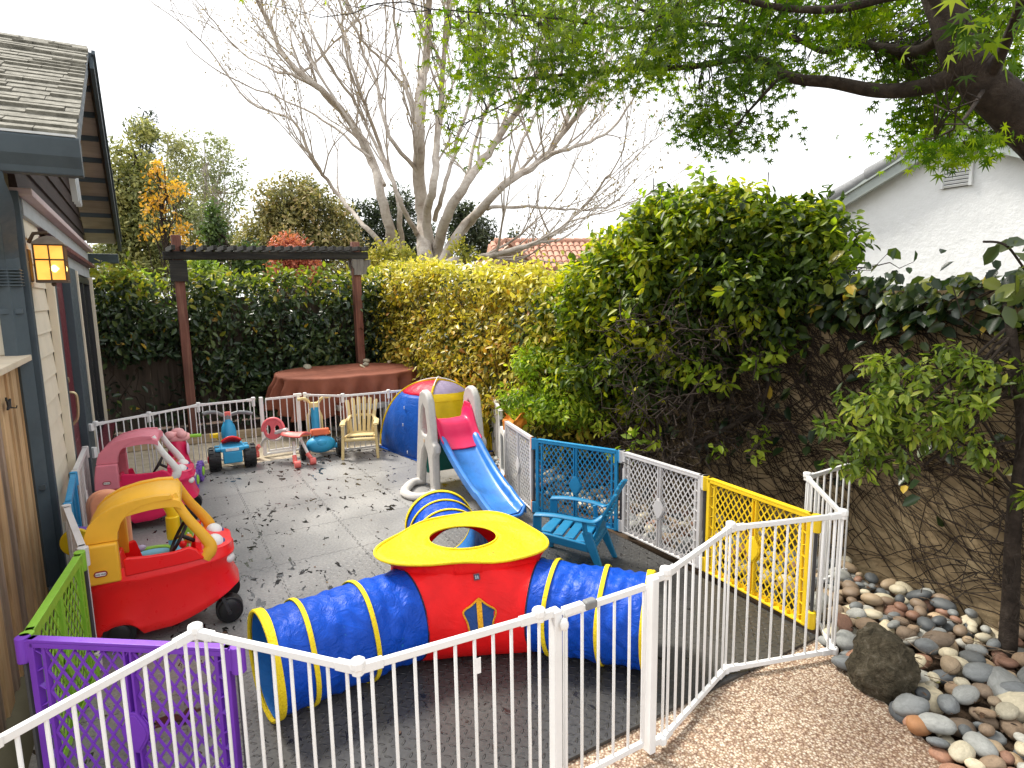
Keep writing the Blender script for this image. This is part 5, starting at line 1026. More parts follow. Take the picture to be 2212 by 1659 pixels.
blue_cloth = fabric('blue_nylon', (.006, .075, .52), 12, .8, .36, .12); inner_blue = fabric('inner_blue', (.02, .17, .5), 9, .5, .5, .15); yel_cloth = fabric('yellow_nylon', (.86, .66, .01), 13, .5, .5, .1, spots=(.3, .18, .02)); red_cloth = fabric('red_nylon', (.88, .012, .014), 6, .5, .45, .14); yel_trim = fabric('yellow_trim', (.86, .64, .02), 40, .5, .6)

# ------------------------------------------------------------------ tunnel hub and its three tunnels
HC = Vector((-.27, 3.12, 0)); TOPZ = .53
hub = thing('play_hub', 'red cloth tunnel hub with a yellow top and a round skylight hole', 'play tent', HC)
raw = [(-.71, 2.92), (-.68, 3.10), (-.57, 3.35), (-.42, 3.49), (-.27, 3.54), (-.13, 3.50), (.02, 3.36), (.13, 3.18), (.175, 3.05), (.14, 2.955), (.0, 2.89), (-.24, 2.84), (-.45, 2.81), (-.62, 2.82)]
ring = [Vector((x, y, 0))-HC for x, y in raw]; rs_ = smooth_path(ring[-2:]+ring+ring[:3], 6)[12:-12]; hole_c = Vector((-.28, 3.14, 0))-HC; NR = 112
def _hit(a):
    d = Vector((math.cos(a), math.sin(a), 0)); best = .3
    for p, q in zip(rs_, rs_[1:]+rs_[:1]):
        e = q-p; den = d.x*e.y-d.y*e.x
        if abs(den) < 1e-9: continue
        w = p-hole_c; t = (w.x*e.y-w.y*e.x)/den; s = (w.x*d.y-w.y*d.x)/den
        if t > 0 and -1e-6 <= s <= 1+1e-6: best = t
    return hole_c+d*best
ring = [_hit(2*PI*i/NR) for i in range(NR)]
def top_fn(i, t):
    p = ring[i % NR]; a = math.atan2(p.y-hole_c.y, p.x-hole_c.x); q = hole_c+Vector((math.cos(a)*1.08, math.sin(a)*.93, 0))*.172; c = q.lerp(p, t); return Vector((c.x, c.y, TOPZ-.012*math.sin(PI*t)+.006*t*math.sin(5*a+9*t)+.012*t*math.sin(2*a+.5)))
mb = MB(); mb.grid(lambda u, v: top_fn(int(round(u*NR)), v), NR, 8, closed_u=True); mb.build('top_panel', yel_cloth, hub, smooth=60, solid=.004)
mb = MB(); mb.tube([top_fn(i, 1.0) for i in range(NR)], .0085, 8, closed=True); mb.tube([top_fn(i, 0.0)+Vector((0, 0, .003)) for i in range(NR)], .006, 6, closed=True); mb.build('piping', yel_trim, hub)
TUN = [((-.555, 2.886), (-1.105, 2.475)), ((.12, 2.968), (.655, 2.785)), ((-.345, 3.46), (-.53, 4.12))]; TR = .232
def joint(k, side, phi):
    """point of the seam circle where tunnel k joins the hub; side -1 or 1, phi from the floor (-90) to the top (90)"""
    (ax_, ay_), (bx_, by_) = TUN[k]; d = Vector((bx_-ax_, by_-ay_, 0)).normalized(); n = Vector((-d.y, d.x, 0)); return Vector((ax_, ay_, 0))-HC+n*(side*TR*math.cos(phi))+Vector((0, 0, max(.004, TR+TR*math.sin(phi))))
def ring_at(a):
    p = _hit(a); return p
def seg_fn(k0, k1, u, v):
    """cloth wall between two tunnels: ruled between the seam circles, then up to the yellow rim"""
    s0, s1 = 1, -1; phi = R(-90+180*min(1, v/.85)); p, q = joint(k0, s0, phi), joint(k1, s1, phi); c = p.lerp(q, u); mid = (p+q)/2; inw = Vector((-mid.x, -mid.y, 0)).normalized()
    c += inw*(.03*math.sin(PI*u)*math.cos(phi)**2+.004*math.sin(19*u+7*v)*math.sin(PI*u)*math.sin(PI*v)+.004*math.sin(9*u-16*v)*math.sin(PI*v))
    w_ = max(0, min(1, (v-.3)/.6)); w_ = w_*w_*(3-2*w_)*math.sin(PI*u)**.7
    if True:
        a0 = math.atan2(joint(k0, 1, PI/2).y-hole_c.y, joint(k0, 1, PI/2).x-hole_c.x); a1 = math.atan2(joint(k1, 1, PI/2).y-hole_c.y, joint(k1, 1, PI/2).x-hole_c.x)
        while a1 < a0: a1 += 2*PI
        a = a0+(a1-a0)*u; rp = _hit(a); t = max(0, (v-.85)/.15); e = top_fn(int(round(a/(2*PI)*NR)) % NR, 1.0)-Vector((0, 0, .006)); c = Vector((*c.xy.lerp(e.xy, max(t, w_)), c.z+(e.z-c.z)*t))
    return c
WALLS = [(0, 1), (1, 2), (2, 0)]
for k0, k1 in WALLS: mb = MB(); mb.grid(lambda u, v: seg_fn(k0, k1, u, v), 40, 40); mb.build('side_wall', red_cloth, hub, smooth=70, solid=.003)
for k in range(3): mb = MB(); mb.tube([joint(k, 1, R(a))*1 for a in range(-90, 91, 9)]+[joint(k, -1, R(a)) for a in range(90, -91, -9)], .0045, 6); mb.build('seam', fabric('dark_seam', (.02, .02, .05), 40), hub)
def frame_at(u, v):
    p = seg_fn(0, 1, u, v); tx = (seg_fn(0, 1, u+.05, v)-seg_fn(0, 1, u-.05, v)).normalized(); tz = (seg_fn(0, 1, u, v+.04)-seg_fn(0, 1, u, v-.04)).normalized(); n = tx.cross(tz).normalized(); n = n if n.y < 0 else -n; return p+n*.008, tx, tz, n
wc, tx, tz, tn = frame_at(.55, .47)
def onwall(a, b, off=0): return wc+tx*a+tz*b+tn*off
star = []
for k in range(10): a = R(90+36*k); r_ = (.088 if k % 2 == 0 else .070); star.append((r_*math.cos(a)*.95, r_*math.sin(a)))
stp = smooth_path([Vector((a, b, 0)) for a, b in star]+[Vector((*star[0], 0))], 4)[:-1]
mb = MB(); mb.tube([onwall(p.x, p.y, .004) for p in stp], .0075, 6, closed=True, flat=.6); mb.bar(onwall(0, -.062, .006), onwall(0, .086, .006), .026, .004, tuple(tn)); wtrim = mb.build('window_trim', fabric('orange_trim', (.85, .42, .02), 40), hub)
mb = MB(); vs = [onwall(0, 0, .002)]+[onwall(p.x, p.y, .002) for p in stp]; mb.add(vs, [(0, i+1, (i+1) % len(stp)+1) for i in range(len(stp))]); mb.build('window_mesh', fabric('dark_blue_mesh', (.012, .05, .2), 30, .4, .3), wtrim, smooth=0)
bc, tx, tz, tn = frame_at(.56, .74)
mb = MB(); mb.bar(bc-tz*.017, bc+tz*.017, .032, .003, tuple(tn)); bd_ = mb.build('badge', plastic('badge_red', (.3, .03, .03), .6), hub, smooth=0)
mb = MB(); mb.bar(bc-tz*.013+tn*.002, bc+tz*.013+tn*.002, .025, .002, tuple(tn)); mb.build('badge_face', plastic('badge_navy', (.03, .05, .09), .5), bd_, smooth=0)
mb = MB(); mb.ell(bc+tn*.0035-tx*.005+tz*.003, (.004, .003, .004), nu=8, nv=6); mb.bar(bc+tn*.0035-tx*.005-tz*.009, bc+tn*.0035-tx*.005-tz*.001, .006, .002, tuple(tn)); mb.bar(bc+tn*.0035+tx*.005-tz*.009, bc+tn*.0035+tx*.005+tz*.006, .005, .002, tuple(tn)); mb.build('badge_figure', plastic('badge_pale', (.4, .45, .5), .5), bd_, smooth=0)
def tunnel(label, a, b, r, hoops, phase):
    a, b = Vector((*a, 0)), Vector((*b, 0)); d = b-a; Ln = d.length; root = thing('crawl_tunnel', label, 'crawl tunnel', a, math.atan2(d.y, d.x), 'tunnels joined to the red hub')
    hs = sorted(set([0.0]+[h for h in hoops]+[1.0]))
    def sag(t):
        for p, q in zip(hs, hs[1:]):
            if p <= t <= q: return math.sin(PI*(t-p)/(q-p))*min(1, (q-p)*3)
        return 0
    def f(u, v, k=1.0):
        an = 2*PI*u; s = sag(v); w = .0045*math.sin(an*7+v*23+phase)*s+.003*math.sin(an*15-v*40+phase*3)*s+.003*math.sin(an*3+v*60)*s; rr = (r-.010*s+w)*k; z = r+rr*math.sin(an); return Vector((Ln*v, rr*math.cos(an), max(z, .004)))
    mb = MB(); mb.grid(lambda u, v: f(u, v), 56, 64, closed_u=True); mb.build('tunnel_skin', blue_cloth, root, smooth=80)
    mb = MB(); mb.grid(lambda u, v: f(u, v, .985), 40, 24, closed_u=True); mb.build('tunnel_lining', inner_blue, root, smooth=80)
    for h in hoops:
        w_ = .019 if h < 1 else .03; mb = MB(); x = Ln*h
        prof = [(r+.002, x-w_/2), (r+.0075, x-w_/2), (r+.009, x), (r+.0075, x+w_/2), (r+.002, x+w_/2)]
        n = 56; vs, fs2 = [], []
        for i in range(n):
            an = 2*PI*i/n+phase*0; wob = .004*math.sin(an*3+phase)
            for rr, xx in prof: vs.append((xx+wob, rr*math.cos(an), max(r+rr*math.sin(an), .001)))
        m = len(prof)
        for i in range(n):
            for j in range(m-1): A, B = i*m+j, ((i+1) % n)*m+j; fs2.append((A, B, B+1, A+1))
        mb.add(vs, fs2); mb.build('hoop_band', yel_trim, root, smooth=60, solid=.003)
        if h >= 1:
            mb = MB(); mb.tube([(x+.012, (r+.003)*math.cos(2*PI*i/48), r+(r+.003)*math.sin(2*PI*i/48)) for i in range(48)], .009, 7, closed=True); mb.build('mouth_hoop', yel_trim, root)
    return root
tunnel('blue tunnel with yellow bands reaching to the left front from the red hub', *TUN[0], TR, (.37, .78, 1.0), .4)
tunnel('blue tunnel with yellow bands reaching right from the red hub towards the gate', *TUN[1], TR, (.16, .62, 1.0), 2.1)
tunnel('blue tunnel with yellow bands pointing away behind the red hub beside the slide', *TUN[2], TR, (.44, .72, 1.0), 4.0)

# ------------------------------------------------------------------ slide (local x runs down the slide)
sl_root = thing('toddler_slide', 'small toddler slide with blue chute pink hood and grey side frames', 'slide', (-.60, 5.72, 0), math.atan2(-.859, .512)-R(2))
def side_frame(y, s):
    out = [(-.28, .0), (-.265, .10), (-.21, .40), (-.16, .68), (-.13, .85), (-.085, .935), (-.02, .965), (.06, .95), (.13, .87), (.17, .66), (.195, .50), (.235, .48), (.245, .41), (.21, .37), (.205, .30), (.215, 0), (.11, 0), (.095, .22), (.06, .37), (.0, .44), (-.07, .37), (-.125, .2), (-.165, 0)]
    hole = [(-.085, .58), (-.07, .70), (-.045, .79), (-.01, .825), (.03, .795), (.055, .69), (.075, .58), (.045, .54), (-.05, .54)]
    bm = bmesh.new(); vo = [bm.verts.new((a, 0, b)) for a, b in out]; vh = [bm.verts.new((a, 0, b)) for a, b in hole]; es = []
    for L_ in (vo, vh):
        for i in range(len(L_)): es.append(bm.edges.new((L_[i], L_[(i+1) % len(L_)])))
    bmesh.ops.triangle_fill(bm, edges=es, use_beauty=True, normal=(0, 1, 0))
    bmesh.ops.recalc_face_normals(bm, faces=bm.faces); g = bmesh.ops.extrude_face_region(bm, geom=bm.faces[:]); bmesh.ops.translate(bm, verts=[v for v in g['geom'] if isinstance(v, bmesh.types.BMVert)], vec=(0, .07, 0)); bmesh.ops.translate(bm, verts=bm.verts, vec=(0, y-.035, 0)); bmesh.ops.recalc_face_normals(bm, faces=bm.faces)
    me = bpy.data.meshes.new('side_frame'); bm.to_mesh(me); bm.free(); me.shade_smooth(); me.set_sharp_from_angle(angle=R(40)); o = link_mesh('side_frame', me, stone_grey, sl_root); md = o.modifiers.new('bevel', 'BEVEL'); md.width = .018; md.segments = 3; md.limit_method = 'ANGLE'; md.angle_limit = R(50); return o
side_frame(-.235, -1); side_frame(.235, 1)
lp = smooth_path([(-.19, -.24, .035), (-.19, -.33, .035), (-.08, -.43, .03), (.06, -.50, .03), (.2, -.47, .03), (.26, -.37, .03), (.22, -.27, .03), (.15, -.235, .03)], 6)
mb = MB(); mb.tube(lp, .046, 10, flat=.8); mb.build('foot_loop', stone_grey, sl_root)
mb = MB(); mb.box((.0, -.272, .485), (.03, .003, .03)); mb.build('sticker', plastic('sticker_tan', (.6, .45, .3), .6), sl_root, smooth=0)
mb = MB(); mb.box((-.0, 0, .46), (.26, .42, .035)); mb.box((-.12, 0, .28), (.03, .42, .30)); mb.box((-.19, 0, .19), (.15, .42, .03)); mb.build('step_unit', teal, sl_root, smooth=0, bevel=.012, seg=3)
def chute_z(x):                                                         # height of the sliding surface
    t = min(1, max(0, (x-.22)/.92)); return .47-.40*(1.55*t-.55*t**2.2)
def chute_fn(x, s, mat_name=None):
    """cross-section of the chute: rim, wall, bed, wall, rim"""
    w = .158-.028*max(0, (x-.2)); zb = chute_z(x)+.0; rim = .075 if x < .9 else .085-.03*(x-.9)/.2
    pts = [(-w-.03, zb+rim-.06), (-w-.028, zb+rim), (-w-.008, zb+rim+.004), (-w+.01, zb+rim-.01), (-w+.02, zb+.022), (-w+.045, zb+.002), (0, zb-.003), (w-.045, zb+.002), (w-.02, zb+.022), (w-.01, zb+rim-.01), (w+.008, zb+rim+.004), (w+.028, zb+rim), (w+.03, zb+rim-.06)]
    y, z = pts[s]; return Vector((x, y, max(z, .012)))
for s in (-1, 1): mb = MB(); mb.prism([(-.16, .52), (-.14, .72), (-.07, .815), (.04, .81), (.10, .73), (.16, .62), (.17, .52)], s*.19-.008, s*.19+.008, 'y'); mb.build('hood_side', pink, sl_root, smooth=0, bevel=.006, seg=3)
xs = [.20+.96*i/30 for i in range(31)]
mb = MB(); mb.grid(lambda u, v: chute_fn(xs[int(round(u*30))], int(round(v*12))), 30, 12); chm = plastic('blue_chute', (.035, .19, .56), .3, .3, 7, .12, .35); mb.build('chute', chm, sl_root, smooth=60, solid=.014, bevel=.004)
mb = MB(); mb.tube([chute_fn(1.16, 1)+Vector((0, .01, 0)), chute_fn(1.165, 3)+Vector((.03, .02, -.03)), chute_fn(1.17, 6)+Vector((.035, -.07, .0)), chute_fn(1.17, 6)+Vector((.035, .07, 0)), chute_fn(1.165, 9)+Vector((.03, -.02, -.03)), chute_fn(1.16, 11)+Vector((0, -.01, 0))], .014, 8); mb.build('chute_lip', chm, sl_root)
HOODP = smooth_path([Vector((-.12, 0, .60)), Vector((-.05, 0, .665)), Vector((.03, 0, .675)), Vector((.09, 0, .655)), Vector((.14, 0, .60)), Vector((.19, 0, .53)), Vector((.25, 0, .475)), Vector((.30, 0, .445))], 4)
def hood_fn(i, v):
    p = HOODP[i]; a = -1+2*v; w = .198; h = .125 if p.x < .1 else .115-.04*min(1, (p.x-.1)/.15); return Vector((p.x-.02*abs(a)**6, a*w, p.z+h*min(1, max(0, (abs(a)-.72)/.28)**1.5)-.012*(1-abs(a))))
NH = len(HOODP)-1
mb = MB(); mb.grid(lambda u, v: hood_fn(int(round(u*NH)), v), NH, 28); mb.build('hood', pink, sl_root, smooth=70, solid=.012)
mb = MB(); mb.box((-.02, 0, .56), (.2, .36, .05)); mb.build('platform', pink, sl_root, smooth=0, bevel=.015, seg=3)

# ------------------------------------------------------------------ pop-up dome tent
tr = thing('dome_tent', 'pop up dome play tent in blue red and yellow behind the slide', 'play tent', (-.86, 7.02, 0))
TC = [Vector((-.77, .30, 0)), Vector((-.08, -.52, 0)), Vector((.60, -.0, 0)), Vector((.06, .72, 0))]; TH = .86
def rib(i, t):
    c = TC[i % 4]; k = math.cos(PI/2*t); return Vector((c.x*k**.9, c.y*k**.9, TH*math.sin(PI/2*t)))
def face_fn(i, u, t):
    a, b = rib(i, t), rib(i+1, t); p = a.lerp(b, u); bulge = .11*math.sin(PI*u)*math.sin(PI*min(1, t*.9+.12)); o = Vector(((TC[i]+TC[(i+1) % 4])/2)).normalized(); w = .006*math.sin(u*26+t*9)*math.sin(PI*u)
    return p+o*(bulge+w)
t_blue = fabric('tent_blue', (.015, .11, .5), 9, .6, .4, .25); t_red = fabric('tent_red', (.75, .02, .06), 9, .5, .4, .3); t_yel = fabric('tent_yellow', (.85, .62, .02), 9, .5, .45, .3); t_mesh = fabric('lilac_mesh', (.5, .42, .6), 40, .3, .5, .4)
lows = [t_blue, t_yel, t_yel, t_blue]; highs = [t_red, t_mesh, t_red, t_red]
for i in range(4):
    cut = .62
    mb = MB(); mb.grid(lambda u, v: face_fn(i, u, v*cut), 22, 14); mb.build('side_panel', lows[i], tr, smooth=80, solid=.003)
    mb = MB(); mb.grid(lambda u, v: face_fn(i, u, cut+v*(.985-cut)), 22, 10); mb.build('crown_panel', highs[i], tr, smooth=80, solid=.003)
mb = MB(); mb.grid(lambda u, v: face_fn(1, u, .56+v*.10)+Vector((.006, -.008, 0)), 22, 4); mb.build('yellow_band', t_yel, tr, smooth=80)
for i in range(4):
    mb = MB(); mb.tube([rib(i, k/20)*1.006 for k in range(21)], .0135, 7); mb.build('edge_sleeve', t_yel, tr)
mb = MB(); mb.tube(smooth_path([rib(0, .72)*1.01, rib(0, .86)+Vector((0, 0, .018)), Vector((0, 0, TH+.03)), rib(2, .86)+Vector((0, 0, .018)), rib(2, .72)*1.01], 8), .007, 6); mb.tube(smooth_path([rib(1, .6)*1.01, rib(1, .82)+Vector((0, 0, .018)), Vector((0, -.0, TH+.042)), rib(3, .86)+Vector((0, 0, .018)), rib(3, .72)*1.01], 8), .007, 6); mb.build('pole', whp, tr)
mb = MB(); mb.prism([tuple((c*1.1)[:2]) for c in TC], .004, .012); mb.build('groundsheet', t_blue, tr, smooth=0)
mb = MB()
for u, t in ((.62, .47), (.66, .30), (.7, .06)): p = face_fn(0, u, t); mb.box(p+Vector((-.012, -.016, 0)), (.006, .02, .03))
mb.build('tie', whp, tr, smooth=0)

# ------------------------------------------------------------------ slatted plastic garden chairs for children (front is local +x)
def garden_chair(label, loc, rz, m, k=1.0):
    root = thing('slatted_chair', label, 'chair', loc, rz); w = .185*k
    for i in range(5):
        x = .17-.082*i; mb = MB(); mb.box((x*k, 0, (.262-.013*i)*k), (.072*k, .30*k, .016)); mb.build('seat_slat', m, root, smooth=0, bevel=.006, seg=3)
    mb = MB(); mb.tube(smooth_path([(.215*k, -.17*k, .22*k), (.225*k, 0, .225*k), (.215*k, .17*k, .22*k)], 5), .026*k, 8, flat=.8)
    for s in (-1, 1): mb.bar((.2*k, s*.16*k, .235*k), (-.17*k, s*.155*k, .185*k), .03, .055)
    mb.build('seat_rail', m, root, smooth=40, bevel=.006)
    n = 6
    for i in range(n):
        a = (i-(n-1)/2)/((n-1)/2); y0, y1 = a*.118*k, a*.172*k; top = (.63-.035*a*a)*k; pts = [((-.15)*k, y0, .19*k), ((-.225)*k, (y0+y1)/2, .40*k), (-.325*k, y1, top)]; mb = MB(); P_ = smooth_path(pts, 5)
        for q, q2 in zip(P_, P_[1:]): pass
        ln = len(P_); vs = []
        for j, q in enumerate(P_):
            hw = (.017+.009*j/ln)*k*(.75 if j == ln-1 else 1); th = .008; vs += [q+Vector((th, -hw, .003)), q+Vector((th, hw, .003)), q+Vector((-th, hw, -.003)), q+Vector((-th, -hw, -.003))]
        fs2 = [(3, 2, 1, 0), tuple(4*(ln-1)+e for e in range(4))]+[(4*j+e, 4*j+(e+1) % 4, 4*j+4+(e+1) % 4, 4*j+4+e) for j in range(ln-1) for e in range(4)]
        mb.add(vs, fs2); mb.build('back_slat', m, root, smooth=50, bevel=.004)
    mb = MB(); mb.tube(smooth_path([(-.25*k, -.15*k, .41*k), (-.26*k, 0, .42*k), (-.25*k, .15*k, .41*k)], 4), .014*k, 6, flat=1.2); mb.build('back_rail', m, root); mb = MB(); mb.tube(smooth_path([(-.165*k, -.14*k, .225*k), (-.17*k, 0, .225*k), (-.165*k, .14*k, .225*k)], 4), .018*k, 6); mb.build('back_rail', m, root)
    for s in (-1, 1):
        P_ = smooth_path([(.235*k, s*w, .395*k), (.1*k, s*(w+.004), .405*k), (-.08*k, s*w, .395*k), (-.17*k, s*(w-.02), .385*k), (-.225*k, s*(w-.05), .42*k)], 5); mb = MB(); mb.tube(P_, [.032*k*(1-.35*j/len(P_)) for j in range(len(P_))], 10, flat=.42, up=(0, 0, 1)); mb.build('armrest', m, root, smooth=60)
        mb = MB(); P_ = [(.222*k, s*w, .395*k), (.225*k, s*w, .25*k), (.25*k, s*(w+.012), 0)]
        for p, q, a, b in ((P_[0], P_[1], .055, .06), (P_[1], P_[2], .06, .036)):
            vs = []
            for c, hw in ((p, a/2*k), (q, b/2*k)): vs += [(c[0]-hw, c[1]-.016*k, c[2]), (c[0]+hw, c[1]-.016*k, c[2]), (c[0]+hw, c[1]+.016*k, c[2]), (c[0]-hw, c[1]+.016*k, c[2])]
            mb.add(vs, [(0, 1, 2, 3), (7, 6, 5, 4)]+[(e, (e+1) % 4, 4+(e+1) % 4, 4+e) for e in range(4)])
        mb.build('leg', m, root, smooth=0, bevel=.007, seg=3)
        mb = MB(); vs = []
        for c, hw in (((-.12*k, s*(w-.035), .30*k), .035*k), ((-.16*k, s*(w-.02), .2*k), .034*k), ((-.245*k, s*(w-.004), 0), .018*k)): vs += [(c[0]-hw, c[1]-.014*k, c[2]), (c[0]+hw, c[1]-.014*k, c[2]), (c[0]+hw, c[1]+.014*k, c[2]), (c[0]-hw, c[1]+.014*k, c[2])]
        mb.add(vs, [(0, 1, 2, 3), (11, 10, 9, 8)]+[(4*j+e, 4*j+(e+1) % 4, 4*j+4+(e+1) % 4, 4*j+4+e) for j in range(2) for e in range(4)]); mb.tube([(-.10*k, s*(w-.03), .39*k), (-.115*k, s*(w-.03), .28*k)], .018*k, 6); mb.build('leg', m, root, smooth=0, bevel=.006, seg=3)
    return root
garden_chair('cream slatted plastic chair in front of the covered table', (-1.79, 7.0, 0), R(-80), creamp)
garden_chair('blue slatted plastic chair beside the hub in front of the blue panel', (.42, 3.96, 0), R(158), plastic('chair_blue', (.008, .17, .34), .42, .12, 6, .06, .2), .96)

# ------------------------------------------------------------------ ride-in toy cars (front is local +x)
def toy_car(label, loc, rz, body_m, roof_m, pillar_m, k=1.0, badge=True):
    root = thing('toy_car', label, 'toy car', loc, rz)
    def plan(a):                                                        # outline of the body seen from above
        c, s = math.cos(a), math.sin(a); n = 4.6; r = (abs(c)**n+abs(s)**n)**(-1/n); x = .385*r*c; y = .215*r*s
        if x > 0: y *= 1-.16*(x/.385)**2
        return x, y
    def zbot(x): 
        z = .055+.02*math.cos(x*7)+(.0 if x < .02 else .155*min(1, (x-.02)/.34)**1.35)
        return z+(.085*max(0, 1-((x+.235)/.105)**2)**.5 if abs(x+.235) < .105 else 0)
    def ztop(x, y=-1):
        dip = max(0, min(1, (x+.17)/.05))*max(0, min(1, (.19-x)/.05))*(1 if y > .05 else 0)
        return -.19*dip+.445+.01*math.cos(x*9)-.05*max(0, -(x+.18))*2+.015*max(0, min(1, (x-.05)/.15))
    lev = [(0.0, 1.012), (.05, 1.055), (.13, 1.03), (.3, .985), (.55, .965), (.72, .975), (.77, 1.012), (.80, 1.015), (.835, .985), (1.0, .975)]
    NA = 88; ext = []
    def vert(i, kk, f, inset=0):
        x, y = plan(2*PI*i/NA); x0 = x; sc_ = kk; zb, zt = zbot(x), ztop(x, y); return Vector((x*sc_-(inset*x/.385), y*sc_-(inset*y/.215), zb+(zt-zb)*f))
    rows = [[vert(i, kk, f) for f, kk in lev] + [vert(i, .955, 1.015), vert(i, .88, 1.0), vert(i, .86, .75), vert(i, .84, .3)] for i in range(NA)]
    mb = MB(); m = len(rows[0]); mb.add([p for r_ in rows for p in r_], [(i*m+j, ((i+1) % NA)*m+j, ((i+1) % NA)*m+j+1, i*m+j+1) for i in range(NA) for j in range(m-1)])
    fl = [rows[i][-1] for i in range(NA)]; mb.add(fl, [tuple(range(NA))]); mb.build('body', body_m, root, smooth=55)
    # doors and hood
    for s in (-1,):
        mb = MB(); door_o = [(-.175, .40), (-.178, .49), (-.165, .502), (-.05, .49), (.07, .488), (.15, .502), (.19, .48), (.225, .42), (.1, .41)]
        mb.prism(door_o, s*.205-.012, s*.205+.012, 'y'); mb.build('door', body_m, root, smooth=50, bevel=.008, seg=3)
    mb = MB(); mb.grid(lambda u, v: (lambda a, t: (lambda p: Vector((max(p[0]*t*.985, .19), p[1]*t*.985, ztop(p[0])+.0+.062*math.cos(t*PI/2)**.9)))(plan(a)))(-PI/2.6+PI/1.3*u, v), 30, 10); mb.prism([(.185, .36), (.185, .515), (.215, .505), (.215, .36)], -.19, .19, 'y'); mb.build('hood', body_m, root, smooth=60, bevel=.004)
    # roof: slab, rear pillars with rails; front pillars
    mb = MB(); prof = [(-.345, .64), (-.328, .69), (-.28, .742), (-.20, .785), (-.10, .808), (.0, .818), (.08, .814), (.12, .80), (.13, .785)]; prof = [tuple(p[:2]) for p in smooth_path([Vector((a, b, 0)) for a, b in prof], 3)]; nn = len(prof)
    def roof_pt(i, v, th):
        x, z = prof[i]; a = -1+2*v; w = .195-.02*max(0, (x-.02))/.15*.8; return Vector((x, a*w, z-.042*abs(a)**2.4-th))
    NV = 16; vs = [roof_pt(i, j/NV, 0) for i in range(nn) for j in range(NV+1)]+[roof_pt(i, j/NV, .042) for i in range(nn) for j in range(NV+1)]; q_ = NV+1; off = nn*q_; fs2 = []
    for i in range(nn-1):
        for j in range(NV): a = i*q_+j; fs2 += [(a, a+q_, a+q_+1, a+1), (off+a, off+a+1, off+a+q_+1, off+a+q_)]
        for j in (0, NV): a = i*q_+j; fs2.append((a, off+a, off+a+q_, a+q_))
    for i in (0, nn-1):
        for j in range(NV): a = i*q_+j; fs2.append((a, a+1, off+a+1, off+a))
    mb.add(vs, fs2)
    for s in (-1, 1):
        up_ = [(-.358, .60), (-.347, .64), (-.328, .69), (-.28, .738), (-.20, .776), (-.10, .797), (.0, .805), (.08, .80), (.09, .777), (.0, .774), (-.07, .763), (-.13, .735), (-.17, .69), (-.19, .64), (-.194, .60)]
        mb.prism(up_, s*.178-.02, s*.178+.02, 'y')
    ro_ = mb.build('roof', roof_m, root, smooth=60, bevel=.011, seg=3)
    for s in (-1, 1):
        mb = MB(); ya = s*.200; mb.prism([(-.385, .385), (-.378, .48), (-.358, .597), (-.194, .597), (-.193, .52), (-.192, .385)], ya-.026, ya+.026, 'y'); mb.build('rear_pillar', roof_m, root, smooth=60, bevel=.012, seg=3)
        mb = MB(); P_ = smooth_path([(.085, s*.155, .785), (.155, s*.168, .65), (.235, s*.178, .53), (.262, s*.180, .465), (.225, s*.184, .41)], 5); mb.tube(P_, [.026+.020*(j/len(P_))**2 if j < len(P_)*.85 else .036 for j in range(len(P_))], 12, flat=.62, up=(0, 1, 0)); mb.build('front_pillar', pillar_m, root, smooth=60)
        mb = MB(); mb.cyl((-.235, s*.135, .085), (-.235, s*.205, .085), .082, n=24); mb.ell((-.235, s*.205, .085), (.06, .016, .06)); mb.build('wheel', blk, root, smooth=40, bevel=.012, seg=3)
        wz = .078; fx = .335; mb = MB(); mb.cyl((fx, s*.155-.035, wz), (fx, s*.155+.035, wz), .077, n=26); mb.ell((fx, s*.155+s*.035, wz), (.066, .022, .066)); fw = mb.build('wheel', blk, root, smooth=40, bevel=.014, seg=3)
        mb = MB(); mb.bar((fx-.0, s*.155+s*.062, wz), (fx-.03, s*.155+s*.045, wz+.085), .018, .012, (0, 1, 0)); mb.cyl((fx, s*.155+s*.05, wz), (fx, s*.155+s*.07, wz), .012, n=10); mb.tube([(fx-.05, s*.155, wz+.07), (fx-.045, s*.15, .2)], .022, 8); mb.build('caster_fork', plastic('caster_grey', (.03, .03, .032), .3), fw)
        mb = MB(); mb.ell((.36, s*.105, .36), (.026, .042, .03), rot=(0, R(-25), s*.35), nu=14, nv=10); hl = mb.build('headlight', whp, root); 
        mb = MB(); mb.ell((.288, s*.092, .462), (.05, .06, .042), rot=(0, R(24), 0), nu=20, nv=14); ey = mb.build('eye', whp, root)
        mb = MB(); mb.ell((.33, s*.088, .452), (.012, .03, .022), rot=(0, R(20), 0), nu=14, nv=10); mb.build('pupil', plastic('pupil_blue', (.02, .06, .25), .3), ey)
        if badge and s < 0:
            rr = rrect(-.032, .032, -.016, .016, .0155); mb = MB(); mb.prism([(-.285+a, .445+b) for a, b in rr], -.2295, -.2258, 'y'); bg_ = mb.build('badge', plastic('badge_maroon', (.3, .02, .02), .4), root, smooth=0)
            rr = rrect(-.026, .026, -.0095, .0095, .009); mb = MB(); mb.prism([(-.285+a, .445+b) for a, b in rr], -.2308, -.2294, 'y'); mb.build('badge_plate', whp, bg_, smooth=0)
            text_mesh('badge_lettering', 'little tikes', .0125, blk, bg_, Matrix.Translation((-.285, -.2312, .445)) @ Matrix.Rotation(PI/2, 4, 'X'), .0006)
    mb = MB(); M = Matrix.Translation((.10, -.06, .525)) @ Matrix.Rotation(R(-58), 4, 'Y'); pts = [M @ Vector((.098*math.cos(2*PI*i/28), .098*math.sin(2*PI*i/28), 0)) for i in range(28)]; mb.tube(pts, .0095, 8, closed=True)
    for a in (0, 120, 240): mb.tube([M @ Vector((0, 0, -.012)), M @ Vector((.096*math.cos(R(a)), .096*math.sin(R(a)), 0))], .008, 6)
